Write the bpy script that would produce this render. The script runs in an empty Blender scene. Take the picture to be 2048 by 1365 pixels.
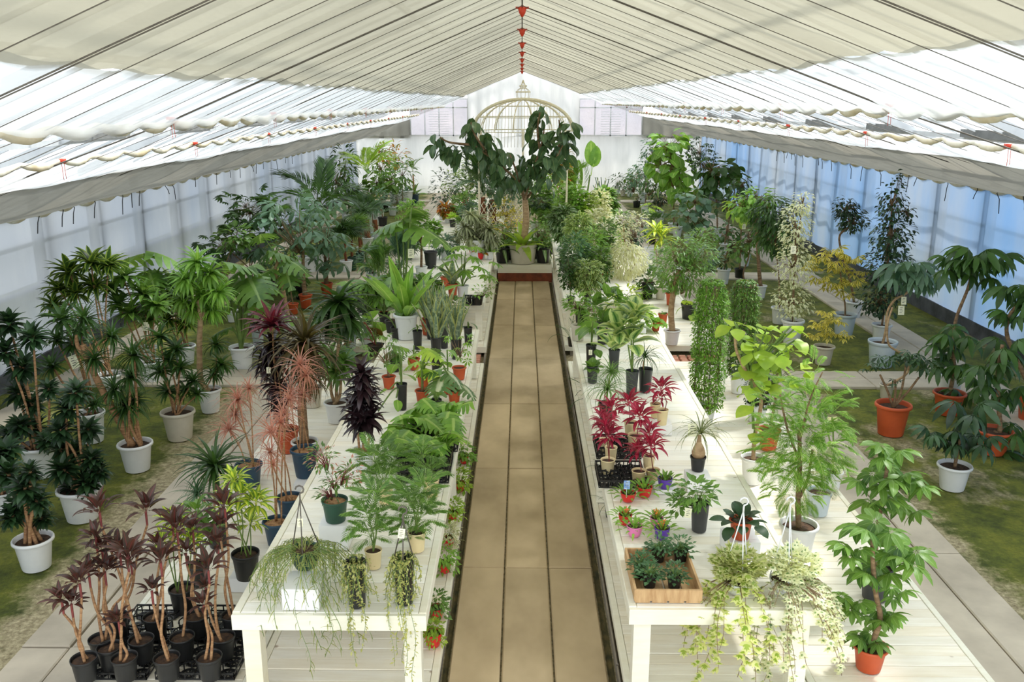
import bpy, math, random
import numpy as np
from mathutils import Vector, Matrix

# ------------------------------------------------------------------ camera, sky, sun, exposure
S = bpy.context.scene
COL = S.collection
CAMH, FPX, CX, CY = 3.25, 1800.0, 1024.0, 682.5
PITCH = math.atan(480.5 / FPX)
YAW = math.atan(20.0 * math.cos(PITCH) / FPX)
cd = bpy.data.cameras.new('camera'); cam = bpy.data.objects.new('camera', cd); COL.objects.link(cam)
cam.location = (0, 0, CAMH); cam.rotation_euler = (math.pi / 2 - PITCH, 0, YAW)
cd.sensor_width = 36.0; cd.lens = FPX / 2048 * 36.0; cd.clip_start = .05; cd.clip_end = 300
S.camera = cam

w = bpy.data.worlds.new('sky'); S.world = w; w.use_nodes = True
bg = w.node_tree.nodes['Background']; bg.inputs[0].default_value = (.90, .95, 1.0, 1); bg.inputs[1].default_value = 2.0
sd = bpy.data.lights.new('sun', 'SUN'); sun = bpy.data.objects.new('sun', sd); COL.objects.link(sun)
sd.energy = 4.6; sd.angle = math.radians(5); sd.color = (1.0, .95, .86)
sun.rotation_euler = Vector((-.62, -.30, -1.0)).to_track_quat('-Z', 'Y').to_euler()
S.view_settings.view_transform = 'Standard'; S.view_settings.look = 'None'
S.view_settings.gamma = 1; S.view_settings.use_curve_mapping = False; S.view_settings.exposure = 0.32
S.cycles.max_bounces = 7; S.cycles.diffuse_bounces = 4; S.cycles.glossy_bounces = 2
S.cycles.transmission_bounces = 4; S.cycles.transparent_max_bounces = 12
S.cycles.use_denoising = True; S.cycles.sample_clamp_indirect = 6.0
S.cycles.caustics_reflective = False; S.cycles.caustics_refractive = False

R = random.Random(11)
PI = math.pi

# ------------------------------------------------------------------ picture measurements -> places in the room
_fw = Vector((-math.sin(YAW) * math.cos(PITCH), math.cos(YAW) * math.cos(PITCH), -math.sin(PITCH)))
_rt = Vector((math.cos(YAW), math.sin(YAW), 0)); _up = _rt.cross(_fw)
_c = Vector((0, 0, CAMH))
def ray(px, py): return _fw * FPX + _rt * (px - CX) + _up * (CY - py)
def at(px, py, z=0.0):
    d = ray(px, py); return _c + d * ((z - CAMH) / d.z)
def atY(px, py, Y):
    d = ray(px, py); return _c + d * (Y / d.y)
def mpp(p): return (p - _c).dot(_fw) / FPX      # metres per picture element at a place

# ------------------------------------------------------------------ mesh builder
class B:
    def __init__(s): s.v = []; s.l = []; s.n = []; s.m = []; s.u = []; s.nv = 0
    def add(s, V, F, m=0, UV=None):
        V = np.asarray(V, float).reshape(-1, 3)
        if isinstance(F, np.ndarray):
            k = F.shape[1]; L = F.ravel(); N = np.full(len(F), k)
        else:
            L = np.array([i for f in F for i in f], int); N = np.array([len(f) for f in F], int)
        s.v.append(V); s.l.append(L + s.nv); s.n.append(N); s.m.append(np.full(len(N), m))
        s.u.append(UV[L] if UV is not None else np.zeros((len(L), 2)) + .5); s.nv += len(V); return s
    def box(s, a, b, m=0, M=None):
        x0, y0, z0 = a; x1, y1, z1 = b
        V = np.array([(x0,y0,z0),(x1,y0,z0),(x1,y1,z0),(x0,y1,z0),(x0,y0,z1),(x1,y0,z1),(x1,y1,z1),(x0,y1,z1)], float)
        if M is not None: V = xf(V, M)
        return s.add(V, np.array([(0,3,2,1),(4,5,6,7),(0,1,5,4),(1,2,6,5),(2,3,7,6),(3,0,4,7)]), m)
    def tube(s, P, r, n=6, m=0, cap=True):
        P = [Vector(p) for p in P]; K = len(P)
        if not hasattr(r, '__len__'): r = [r] * K
        V = []; prev = None
        for i, p in enumerate(P):
            t = (P[min(i + 1, K - 1)] - P[max(i - 1, 0)]).normalized()
            if prev is None: a = t.orthogonal().normalized()
            else:
                a = prev - t * prev.dot(t)
                a = a.normalized() if a.length > 1e-6 else t.orthogonal().normalized()
            prev = a; b = t.cross(a)
            for j in range(n):
                q = 2 * PI * j / n; V.append(p + (a * math.cos(q) + b * math.sin(q)) * r[i])
        F = [(i * n + j, i * n + (j + 1) % n, (i + 1) * n + (j + 1) % n, (i + 1) * n + j) for i in range(K - 1) for j in range(n)]
        if cap: F += [tuple(range(n))[::-1], tuple((K - 1) * n + j for j in range(n))]
        return s.add(V, F, m)
    def lathe(s, prof, n=24, m=0, cap0=False, cap1=False, M=None, flute=0):
        V = []
        for k, (r, z) in enumerate(prof):
            for j in range(n):
                q = 2 * PI * j / n; rr = r * (1 + (flute * (1 if j % 2 else -1) if (0 < k < 3) else 0)); V.append((rr * math.cos(q), rr * math.sin(q), z))
        V = np.array(V); V = xf(V, M) if M is not None else V
        K = len(prof)
        F = [(i * n + j, i * n + (j + 1) % n, (i + 1) * n + (j + 1) % n, (i + 1) * n + j) for i in range(K - 1) for j in range(n)]
        if cap0: F.append(tuple(range(n))[::-1])
        if cap1: F.append(tuple((K - 1) * n + j for j in range(n)))
        return s.add(V, F, m)
    def grid(s, P, m=0):      # P: array (a,b,3)
        P = np.asarray(P, float); a, b = P.shape[:2]
        i, j = np.meshgrid(np.arange(a - 1), np.arange(b - 1), indexing='ij'); q = (i * b + j).ravel()
        F = np.stack([q, q + 1, q + b + 1, q + b], 1)
        uu, vv = np.meshgrid(np.linspace(0, 1, a), np.linspace(0, 1, b), indexing='ij')
        return s.add(P.reshape(-1, 3), F, m, np.stack([uu.ravel(), vv.ravel()], 1))
    def tpl(s, T, M=None, m=0):
        V = T[0] if M is None else xf(T[0], M); return s.add(V, T[1], m, T[2])
    def many(s, T, Ms, m=0):   # one template at many places
        if not Ms: return s
        A = np.array([[list(r) for r in M] for M in Ms], float)
        V = np.einsum('kij,nj->kni', A[:, :3, :3], T[0]) + A[:, None, :3, 3]
        k, n = V.shape[:2]; F = (T[1][None] + (np.arange(k) * n)[:, None, None]).reshape(-1, T[1].shape[1])
        return s.add(V.reshape(-1, 3), F, m, np.tile(T[2], (k, 1)))
    def mesh(s, name, mats, smooth=True):
        V = np.concatenate(s.v); L = np.concatenate(s.l); N = np.concatenate(s.n); M = np.concatenate(s.m); U = np.concatenate(s.u)
        me = bpy.data.meshes.new(name)
        me.vertices.add(len(V)); me.vertices.foreach_set('co', V.astype(np.float32).ravel())
        me.loops.add(len(L)); me.loops.foreach_set('vertex_index', L.astype(np.int32))
        me.polygons.add(len(N)); me.polygons.foreach_set('loop_start', (np.cumsum(N) - N).astype(np.int32))
        for x in (mats if isinstance(mats, (list, tuple)) else [mats]): me.materials.append(x)
        me.polygons.foreach_set('material_index', M.astype(np.int32))
        me.update(calc_edges=True)
        ul = me.uv_layers.new(name='UVMap'); ul.data.foreach_set('uv', U.astype(np.float32).ravel())
        me.polygons.foreach_set('use_smooth', np.full(len(N), bool(smooth)))
        return me
def xf(V, M):
    A = np.array([list(r) for r in M], float); return V @ A[:3, :3].T + A[:3, 3]

def obj(name, me, parent=None, M=None, **props):
    o = bpy.data.objects.new(name, me); COL.objects.link(o)
    if parent is not None: o.parent = parent
    if M is not None: o.matrix_local = M
    for k, v in props.items(): o[k] = v
    return o
def empty(name, loc, label=None, cat=None, group=None, kind=None):
    o = bpy.data.objects.new(name, None); COL.objects.link(o); o.location = loc; o.empty_display_size = .1
    if label: o['label'] = label
    if cat: o['category'] = cat
    if group: o['group'] = group
    if kind: o['kind'] = kind
    return o
def TR(x, y=None, z=None): return Matrix.Translation(Vector((x, y, z)) if y is not None else Vector(x))
def RZ(a): return Matrix.Rotation(a, 4, 'Z')
def RY(a): return Matrix.Rotation(a, 4, 'Y')
def RX(a): return Matrix.Rotation(a, 4, 'X')
def SC(x, y=None, z=None):
    y = x if y is None else y; z = x if z is None else z
    return Matrix.Diagonal((x, y, z, 1))

# ------------------------------------------------------------------ materials
def hx(c):      # display colour 0-255 to linear
    return tuple(((v / 255) / 12.92 if v / 255 <= .04045 else ((v / 255 + .055) / 1.055) ** 2.4) for v in c) + (1,)
def nd(nt, t, **k):
    n = nt.nodes.new(t)
    for a, b in k.items():
        if a.startswith('i_'): n.inputs[a[2:].replace('_', ' ')].default_value = b
        else: setattr(n, a, b)
    return n
def ramp(nt, fac, stops):
    r = nt.nodes.new('ShaderNodeValToRGB'); e = r.color_ramp.elements
    while len(e) < len(stops): e.new(.5)
    for x, (p, c) in zip(e, stops): x.position = p; x.color = c
    nt.links.new(fac, r.inputs[0]); return r.outputs[0]
def mixc(nt, f, a, b, blend='MIX'):
    m = nt.nodes.new('ShaderNodeMix'); m.data_type = 'RGBA'; m.blend_type = blend
    for i, x in ((0, f), (6, a), (7, b)):
        if hasattr(x, 'links'): nt.links.new(x, m.inputs[i])
        else: m.inputs[i].default_value = x
    return m.outputs[2]
def noise(nt, scale, detail=3, rough=.6, vec=None, sc=None):
    n = nd(nt, 'ShaderNodeTexNoise'); n.inputs['Scale'].default_value = scale; n.inputs['Detail'].default_value = detail; n.inputs['Roughness'].default_value = rough
    if vec is None: vec = nd(nt, 'ShaderNodeNewGeometry').outputs['Position']
    if sc:
        mp = nd(nt, 'ShaderNodeMapping'); mp.inputs['Scale'].default_value = sc; nt.links.new(vec, mp.inputs[0]); vec = mp.outputs[0]
    nt.links.new(vec, n.inputs['Vector']); return n.outputs['Fac']
def newmat(name):
    m = bpy.data.materials.new(name); m.use_nodes = True; nt = m.node_tree; nt.nodes.clear()
    o = nt.nodes.new('ShaderNodeOutputMaterial'); return m, nt, o
def bump(nt, h, strength, dist, bs):
    b = nd(nt, 'ShaderNodeBump'); b.inputs['Strength'].default_value = strength; b.inputs['Distance'].default_value = dist
    nt.links.new(h, b.inputs['Height']); nt.links.new(b.outputs[0], bs.inputs['Normal'])
def plain(name, c, c2=None, rough=.5, scale=8, sc=None, spec=.5, bmp=0, metal=0, var=0, amt=(.35, .65)):
    m, nt, o = newmat(name); p = nd(nt, 'ShaderNodeBsdfPrincipled')
    p.inputs['Roughness'].default_value = rough; p.inputs['Specular IOR Level'].default_value = spec; p.inputs['Metallic'].default_value = metal
    n = noise(nt, scale, 4, .6, sc=sc); c2 = c2 or tuple(int(v * .9) for v in c)
    col = ramp(nt, n, [(amt[0], hx(c)), (amt[1], hx(c2))])
    if var:
        oi = nd(nt, 'ShaderNodeObjectInfo'); mr = nd(nt, 'ShaderNodeMapRange'); mr.inputs[3].default_value = 1 - var; mr.inputs[4].default_value = 1 + var * .4
        nt.links.new(oi.outputs['Random'], mr.inputs[0]); hs = nd(nt, 'ShaderNodeHueSaturation')
        nt.links.new(mr.outputs[0], hs.inputs['Value']); nt.links.new(col, hs.inputs['Color']); col = hs.outputs[0]
    nt.links.new(col, p.inputs['Base Color'])
    if bmp: bump(nt, n, bmp, .01, p)
    nt.links.new(p.outputs[0], o.inputs[0]); return m
def cloth(name, c, trans, transp, c2=None, scale=.6, sc=(1, .25, 1), amt=(.3, .7), lo=.75, spec=0):
    """thin sheet: part of the light goes straight through the open weave, part is scattered through, part is reflected"""
    m, nt, o = newmat(name); c2 = c2 or tuple(int(v * .92) for v in c)
    n = noise(nt, scale, 5, .6, sc=sc); col = ramp(nt, n, [(amt[0], hx(c)), (amt[1], hx(c2))])
    d = nd(nt, 'ShaderNodeBsdfDiffuse'); t = nd(nt, 'ShaderNodeBsdfTranslucent'); x = nd(nt, 'ShaderNodeBsdfTransparent')
    for q in (d, t, x): nt.links.new(col, q.inputs['Color'])
    bm = nd(nt, 'ShaderNodeBump'); bm.inputs['Strength'].default_value = .5; bm.inputs['Distance'].default_value = .05
    nt.links.new(noise(nt, scale * 5, 4, .65, sc=sc), bm.inputs['Height']); nt.links.new(bm.outputs[0], d.inputs['Normal']); nt.links.new(bm.outputs[0], t.inputs['Normal'])
    a = nd(nt, 'ShaderNodeMixShader'); a.inputs[0].default_value = trans; nt.links.new(d.outputs[0], a.inputs[1]); nt.links.new(t.outputs[0], a.inputs[2])
    b = nd(nt, 'ShaderNodeMixShader'); nt.links.new(a.outputs[0], b.inputs[1]); nt.links.new(x.outputs[0], b.inputs[2])
    mr = nd(nt, 'ShaderNodeMapRange'); mr.inputs[3].default_value = transp * lo; mr.inputs[4].default_value = transp * (2 - lo)
    nt.links.new(noise(nt, scale * 2.3, 4, .6, sc=sc), mr.inputs[0]); nt.links.new(mr.outputs[0], b.inputs[0])
    out = b.outputs[0]
    if spec:
        g = nd(nt, 'ShaderNodeBsdfGlossy'); g.inputs['Roughness'].default_value = .25; nt.links.new(bm.outputs[0], g.inputs['Normal'])
        e = nd(nt, 'ShaderNodeMixShader'); e.inputs[0].default_value = spec; nt.links.new(out, e.inputs[1]); nt.links.new(g.outputs[0], e.inputs[2]); out = e.outputs[0]
    nt.links.new(out, o.inputs[0]); return m
def wood(name, c, c2, knots=True, rough=.55):
    m, nt, o = newmat(name); p = nd(nt, 'ShaderNodeBsdfPrincipled'); p.inputs['Roughness'].default_value = rough
    oi = nd(nt, 'ShaderNodeObjectInfo'); g = nd(nt, 'ShaderNodeNewGeometry')
    ad = nd(nt, 'ShaderNodeVectorMath', operation='ADD'); mu = nd(nt, 'ShaderNodeVectorMath', operation='SCALE'); cb = nd(nt, 'ShaderNodeCombineXYZ')
    nt.links.new(oi.outputs['Random'], cb.inputs[0]); nt.links.new(oi.outputs['Random'], cb.inputs[1]); nt.links.new(cb.outputs[0], mu.inputs[0]); mu.inputs[3].default_value = 37
    nt.links.new(g.outputs['Position'], ad.inputs[0]); nt.links.new(mu.outputs[0], ad.inputs[1])
    n = noise(nt, 4, 5, .65, vec=ad.outputs[0], sc=(.7, 6, 6)); n2 = noise(nt, 1.1, 3, .5, vec=ad.outputs[0], sc=(1, 1, 1))
    col = ramp(nt, n, [(.3, hx(c)), (.75, hx(c2))])
    warm = ramp(nt, n2, [(.5, (1, 1, 1, 1)), (.78, (.95, .88, .76, 1))]); col = mixc(nt, 1.0, col, warm, 'MULTIPLY')
    if knots:
        v = nd(nt, 'ShaderNodeTexVoronoi'); v.inputs['Scale'].default_value = 3.0; nt.links.new(ad.outputs[0], v.inputs['Vector'])
        k = ramp(nt, v.outputs['Distance'], [(.02, (.30, .2, .12, 1)), (.055, (1, 1, 1, 1))]); col = mixc(nt, .75, col, k, 'MULTIPLY')
    hs = nd(nt, 'ShaderNodeHueSaturation'); mr = nd(nt, 'ShaderNodeMapRange'); mr.inputs[3].default_value = .93; mr.inputs[4].default_value = 1.03
    nt.links.new(oi.outputs['Random'], mr.inputs[0]); nt.links.new(mr.outputs[0], hs.inputs['Value']); nt.links.new(col, hs.inputs['Color'])
    nt.links.new(hs.outputs[0], p.inputs['Base Color']); bump(nt, n, .25, .004, p); nt.links.new(p.outputs[0], o.inputs[0]); return m
# ------------------------------------------------------------------ the setting
XL, XR, YB = -5.95, 6.45, 33.0
def zroof(x):   # inner curtain profile
    x0 = abs(x)
    if x < 0: return float(np.interp(x0, [0, 2.72, 3.67, 5.95], [4.27, 3.14, 2.80, 1.94]))
    return float(np.interp(x0, [0, 2.81, 3.82, 6.45], [4.27, 3.24, 2.92, 2.10]))
M_beige = cloth('double_shade_cloth', (184, 178, 158), .60, .14, (164, 158, 140), .5, (1, .35, 1))
M_white = cloth('white_shade_cloth', (226, 227, 226), .60, .30, (210, 212, 213), .5, (1, .35, 1))
M_grey = cloth('lapped_side_cloth', (138, 136, 127), .5, .05, (116, 114, 105), .5, (1, .35, 1))
M_roll = plain('bunched_cloth', (238, 234, 220), (206, 188, 150), .8, 3)
M_wire = plain('dark_wire', (110, 104, 94), (84, 78, 70), .5, 20)
M_blue = cloth('blue_film', (106, 140, 180), .60, .08, (146, 156, 168), .45, (1, .7, .25), (.38, .62), .6, .03)
M_pale = cloth('pale_film', (176, 179, 183), .60, .09, (136, 148, 164), .4, (1, .7, .3), (.40, .68), .6, .03)
M_back = cloth('white_film', (208, 208, 206), .60, .10, (176, 177, 175), .8, (1, 1, .2), (.35, .7), .7)
M_frame = plain('white_roof_frame', (214, 216, 216), (196, 198, 200), .6, 4)
M_post = plain('grey_post', (120, 122, 120), (96, 98, 98), .6, 6)
M_plinth = plain('plinth_concrete', (92, 96, 104), (60, 62, 66), .85, 3)
M_clip = plain('orange_plastic', (226, 72, 40), (206, 60, 34), .45)

def floor_mat():
    m, nt, o = newmat('mossy_ground'); p = nd(nt, 'ShaderNodeBsdfPrincipled'); p.inputs['Roughness'].default_value = .9
    big = noise(nt, .55, 6, .68, sc=(1.6, 1, 1)); mid = noise(nt, 3.1, 6, .7); fine = noise(nt, 26, 4, .7)
    moss = ramp(nt, mid, [(.28, hx((44, 54, 18))), (.45, hx((84, 94, 26))), (.6, hx((118, 122, 38))), (.78, hx((70, 72, 32)))])
    soil = ramp(nt, fine, [(.3, hx((136, 124, 92))), (.7, hx((196, 184, 150)))])
    f = ramp(nt, big, [(.56, (0, 0, 0, 1)), (.66, (1, 1, 1, 1))])
    # bare strip beside the slabs
    sx = nd(nt, 'ShaderNodeSeparateXYZ'); nt.links.new(nd(nt, 'ShaderNodeNewGeometry').outputs['Position'], sx.inputs[0])
    ab = nd(nt, 'ShaderNodeMath', operation='ABSOLUTE'); nt.links.new(sx.outputs[0], ab.inputs[0])
    mr = nd(nt, 'ShaderNodeMapRange'); mr.inputs[1].default_value = 3.1; mr.inputs[2].default_value = 3.7; mr.inputs[3].default_value = .5; mr.inputs[4].default_value = 0
    nt.links.new(ab.outputs[0], mr.inputs[0]); ad = nd(nt, 'ShaderNodeMath', operation='ADD'); nt.links.new(mr.outputs[0], ad.inputs[0])
    n3 = nd(nt, 'ShaderNodeMath', operation='MULTIPLY'); n3.inputs[1].default_value = .9; nt.links.new(mid, n3.inputs[0]); nt.links.new(n3.outputs[0], ad.inputs[1])
    f2 = ramp(nt, ad.outputs[0], [(.66, (0, 0, 0, 1)), (.84, (1, 1, 1, 1))])
    ff = mixc(nt, 1.0, f, f2, 'LIGHTEN')
    col = mixc(nt, ff, moss, soil); fm = ramp(nt, fine, [(.3, (.7, .7, .7, 1)), (.7, (1.15, 1.15, 1.15, 1))]); col = mixc(nt, 1.0, col, fm, 'MULTIPLY')
    nt.links.new(col, p.inputs['Base Color']); bump(nt, fine, .8, .02, p); nt.links.new(p.outputs[0], o.inputs[0]); return m
M_floor = floor_mat()
M_aisle = plain('aisle_concrete', (212, 190, 154), (160, 140, 108), .85, 1.6, (1, .6, 1), bmp=.4, var=.10, amt=(.3, .75))
M_slab = plain('grey_concrete', (208, 197, 178), (174, 164, 148), .9, 2.2, bmp=.4, var=.10, amt=(.3, .7))
M_ditch = plain('wet_moss', (44, 44, 18), (96, 84, 48), .9, 9, (3, 1, 1), bmp=1)
M_kerb = plain('kerb_stone', (152, 142, 126), (104, 96, 86), .9, 3, bmp=.5)

b = B(); b.add([(-9, -1, 0), (9, -1, 0), (9, YB + 3, 0), (-9, YB + 3, 0)], [(0, 1, 2, 3)]); obj('floor', b.mesh('floor', M_floor, False), kind='structure')

slab_me = {}
def slab(parent, x0, x1, y0, y1, mat, z=.0, t=.035, name='paving_slab'):
    w, l = x1 - x0, y1 - y0; key = (round(w, 3), round(l, 3), mat.name)
    if key not in slab_me:
        c = .008; g = .006; b = B(); a = w / 2 - g; d = l / 2 - g
        V = [(-a, -d, 0), (a, -d, 0), (a, d, 0), (-a, d, 0), (-a, -d, t - c), (a, -d, t - c), (a, d, t - c), (-a, d, t - c),
             (-a + c, -d + c, t), (a - c, -d + c, t), (a - c, d - c, t), (-a + c, d - c, t)]
        b.add(V, [(0, 1, 5, 4), (1, 2, 6, 5), (2, 3, 7, 6), (3, 0, 4, 7), (4, 5, 9, 8), (5, 6, 10, 9), (6, 7, 11, 10), (7, 4, 8, 11), (8, 9, 10, 11)])
        slab_me[key] = b.mesh(name, mat, False)
    return obj(name, slab_me[key], parent, TR((x0 + x1) / 2, (y0 + y1) / 2, z + R.uniform(-.003, .003)) @ RX(R.uniform(-.002, .002)))
def path(name, label, xs, ys, mat):
    e = empty(name, (0, 0, 0), kind='structure')
    for i in range(len(xs) - 1):
        for j in range(len(ys) - 1): slab(e, xs[i], xs[i + 1], ys[j], ys[j + 1], mat)
    return e
L0 = 1.795; yj = at(1080, 1144.6)[1]
path('floor_aisle', '', [-.421, -.115, .196, .510], [yj + L0 * k for k in range(-2, 6)] + [16.32], M_aisle)
path('floor_side_path_left', '', [-3.05, -2.745, -2.44], [1.2 + L0 * k for k in range(0, 18)] + [YB], M_slab)
path('floor_side_path_right', '', [2.63, 2.935, 3.24], [yj + .25 + L0 * k for k in range(-2, 16)] + [YB], M_slab)
path('floor_wall_path_right', '', [5.03, 5.34, 5.65], [2 + L0 * k for k in range(0, 17)] + [YB], M_slab)
path('floor_wall_path_left', '', [-5.62, -5.31], [2 + L0 * k for k in range(0, 17)] + [YB], M_slab)
for yc in (10.34, 16.95, 23.6, 30.2):
    for s, a, c in ((-1, -5.3, -3.06), (1, 3.25, 5.02)):
        path('floor_cross_path', '', [a, (a + c) / 2, c], [yc - .32, yc, yc + .32], M_slab)
b = B()
for x0, x1 in ((-.455, -.425), (.514, .552)): b.box((x0, 1, .0), (x1, 16.3, .006))
obj('trim_ditch', b.mesh('ditch', M_ditch, False), kind='structure')
for nm, x0, x1 in (('left', -.487, -.457), ('right', .554, .582)):
    e = empty('trim_kerb_' + nm, (0, 0, 0), kind='structure'); y = 1.3
    while y < 16.3:
        l = R.uniform(1.5, 1.9); slab(e, x0, x1, y, min(y + l, 16.3), M_kerb, 0, .07, 'kerb_stone'); y += l

# ---- walls: hanging film with folds, posts behind, plinth
def sheet(x0, y0, x1, y1, z0, z1, n, k, amp, seed, mat, name, ripple=9.):
    rr = random.Random(seed); ph = [(rr.uniform(.4, 1), rr.uniform(.5, ripple), rr.uniform(0, 6.3)) for _ in range(7)]
    P = np.zeros((n, k, 3)); L = math.hypot(x1 - x0, y1 - y0); nx, ny = -(y1 - y0) / L, (x1 - x0) / L
    for i in range(n):
        t = i / (n - 1); s = t * L
        o = sum(a * math.sin(f * s + p) for a, f, p in ph) / 4
        for j in range(k):
            v = j / (k - 1); d = amp * o * (.35 + .65 * math.sin(PI * min(1, .15 + v * .8))) ; dz = .03 * math.sin(3.1 * s + .6) * v
            P[i, j] = (x0 + (x1 - x0) * t + nx * d, y0 + (y1 - y0) * t + ny * d, z0 + (z1 - z0) * v + dz * (1 if j == k - 1 else 0))
    b = B(); b.grid(P); return b.mesh(name, mat, True)
wl = obj('wall_left', sheet(XL, 1, XL, YB, .2, 1.97, 420, 14, .06, 3, M_pale, 'wall_left'), kind='structure')
wr = obj('wall_right', sheet(XR, 1, XR, YB, .2, 2.13, 420, 14, .07, 4, M_blue, 'wall_right'), kind='structure')
for nm, X, Z, s in (('left', XL, 1.95, -1), ('right', XR, 2.1, 1)):
    e = empty('baseboard_' + nm, (0, 0, 0), kind='structure'); b = B(); b.box((-.06, 0, 0), (.06, 2.96, .21)); me = b.mesh('plinth', M_plinth, False)
    for k in range(11): obj('plinth_block', me, e, TR(X + s * .04, 1 + k * 2.97, 0))
    e = empty('trim_posts_' + nm, (0, 0, 0), kind='structure'); b = B(); b.box((-.05, -.05, 0), (.05, .05, Z + .2)); me = b.mesh('post', M_post, False)
    for k in range(22): obj('post', me, e, TR(X + s * .13, 2.2 + k * 1.5, 0))
    b = B()
    for z in (.95, 1.5): b.box((-.02, 0, z), (.02, YB, z + .045))
    obj('side_rail', b.mesh('side_rail', M_post, False), e, TR(X + s * .16, 0, 0))

# ---- back wall
wb = empty('wall_back', (0, 0, 0), kind='structure')
obj('lower_film', sheet(XL - .1, YB, XR + .1, YB, 0, 2.05, 300, 8, .05, 6, M_back, 'film', 12), wb)
def backpiece(name, x0, x1, zlo, seed, mat, n=80):
    rr = random.Random(seed); P = np.zeros((n, 8, 3))
    for i in range(n):
        x = x0 + (x1 - x0) * i / (n - 1); d = .05 * math.sin(9 * x) + .04 * math.sin(17 * x + seed)
        zt = zroof(x) + .02
        for j in range(8): P[i, j] = (x, YB + .05 + d * (1 - j / 9), zlo + (zt - zlo) * j / 7)
    b = B(); b.grid(P); obj(name, b.mesh('film', mat), wb)
backpiece('upper_film', -1.95, 2.05, 2.02, 1, M_back)
backpiece('upper_film', XL, -4.0, 1.95, 2, M_grey); backpiece('upper_film', 4.3, XR, 1.95, 3, M_grey)
M_frost = cloth('frosted_glass', (222, 218, 220), .6, .35, (212, 210, 214), 1, (1, 1, 1))
for nm, x0, x1 in (('1', -4.0, -1.95), ('2', 2.05, 4.3)):
    e = empty('window_' + nm, (0, 0, 0), kind='structure'); b = B()
    b.box((x0, YB + .30, 2.0), (x1, YB + .305, 3.3)); obj('window_pane', b.mesh('pane', M_frost, False), e)
    b = B(); zs = (2.03, 3.0, 3.3)
    for z in zs: b.box((x0, YB + .2, z), (x1, YB + .25, z + .04))
    for k in range(5):
        x = x0 + (x1 - x0) * k / 4; b.box((x - .02, YB + .2, 2.0), (x + .02, YB + .25, 3.3))
    obj('window_frame', b.mesh('frame', M_frame, False), e)
    b = B(); xm = (x0 + x1) / 2; 
    for k in range(10): b.box((xm - .35, YB + .18, 2.1 + k * .085), (xm + .35, YB + .19, 2.115 + k * .085))
    obj('louvre', b.mesh('louvre', M_frame, False), e, kind='stuff')

# ---- ceiling curtains on their wires
cl = empty('ceiling', (0, 0, 0), kind='structure')
def ceil_piece(name, xs, mat, sag=.05, dz=0., edge=0., nY=260, seed=1, below=0.):
    rr = random.Random(seed); nx = len(xs); P = np.zeros((nY, nx, 3))
    for i in range(nY):
        y = .3 + (YB - .3) * i / (nY - 1); ph = (y % .6) / .6
        for j, x in enumerate(xs):
            t = j / (nx - 1); wv = .018 * math.sin(2.3 * x + y * 1.7) + .014 * math.sin(5 * x - y * 2.9 + seed)
            s = sag * abs(math.sin(PI * ph)) * (1 if j < nx - 1 else 1.8)
            e = edge * t ** 6
            P[i, j] = (x, y, zroof(x) + dz - s * .55 - e + wv * .6 - below * math.sin(PI * t))
    b = B(); b.grid(P); return obj(name, b.mesh(name, mat), cl)
lin = lambda a, b_, n: [a + (b_ - a) * i / (n - 1) for i in range(n)]
ceil_piece('double_cloth', lin(0, -2.07, 14), M_beige, .02, 0, 0, 200, 1); ceil_piece('double_cloth', lin(0, 2.06, 14), M_beige, .02, 0, 0, 200, 2)
ceil_piece('white_cloth', lin(-2.0, -2.75, 8), M_white, .05, -.015, .05, 400, 3); ceil_piece('white_cloth', lin(2.0, 2.84, 8), M_white, .05, -.015, .05, 400, 4)
ceil_piece('white_side_cloth', lin(-3.67, -4.45, 8), M_white, .03, 0, 0, 200, 5, .06); ceil_piece('white_side_cloth', lin(3.82, 4.55, 8), M_white, .03, 0, 0, 200, 6, .06)
ceil_piece('lapped_side_cloth', lin(-4.33, -5.97, 12), M_grey, .02, -.02, 0, 200, 7, .10); ceil_piece('lapped_side_cloth', lin(4.44, 6.47, 12), M_grey, .02, -.02, 0, 200, 8, .10)
def roll(name, x, r, dz, seed, nseg=260):
    rr = random.Random(seed); P = []; rad = []
    for i in range(nseg):
        y = .3 + (YB - .3) * i / (nseg - 1); ph = abs(math.sin(PI * (y % .6) / .6)); P.append((x + .01 * math.sin(y * 3), y, zroof(x) + dz - .045 * ph)); rad.append(r * (.6 + .6 * ph))
    b = B(); b.tube(P, rad, 7); obj(name, b.mesh(name, M_roll), cl)
roll('bunched_edge', -2.76, .035, -.03, 1); roll('bunched_edge', 2.85, .035, -.03, 2)
roll('bunched_edge', -3.66, .026, 0, 3); roll('bunched_edge', 3.81, .026, 0, 4)
roll('bunched_edge', -5.93, .04, 0, 5); roll('bunched_edge', 6.43, .04, 0, 6)
# wires from the ridge down to the eaves
for s, pts in ((-1, (0, -2.72, -3.67, -5.93)), (1, (0, 2.81, 3.82, 6.43))):
    b = B(); b.tube([(x, 0, zroof(x) - .03 - (.02 if 0 < abs(x) < 5 else 0)) for x in pts], .0026, 5); me = b.mesh('support_wire', M_wire)
    b = B(); b.tube([(x, 0, zroof(x) - .05) for x in pts], .0042, 5); b.tube([(x, .05, zroof(x) - .05) for x in pts], .0036, 5); me2 = b.mesh('support_wire', M_wire)
    y = 1.06
    while y < YB - .2:
        k = round((y - 1.06) / .6)
        obj('support_wire', me2 if k % 5 == 0 else me, cl, TR(0, y, 0)); y += .6
b = B(); b.tube([(0, .3, 4.21), (0, YB, 4.21)], .008, 5); obj('ridge_wire', b.mesh('ridge_wire', M_wire), cl)
b = B(); b.lathe([(.010, -.08), (.034, -.04), (.045, 0), (.022, .02), (.01, .04)], 8, 0, True, True); b.box((-.07, -.01, .0), (.07, .01, .022)); mclip = b.mesh('ridge_clip', M_clip)
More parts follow.
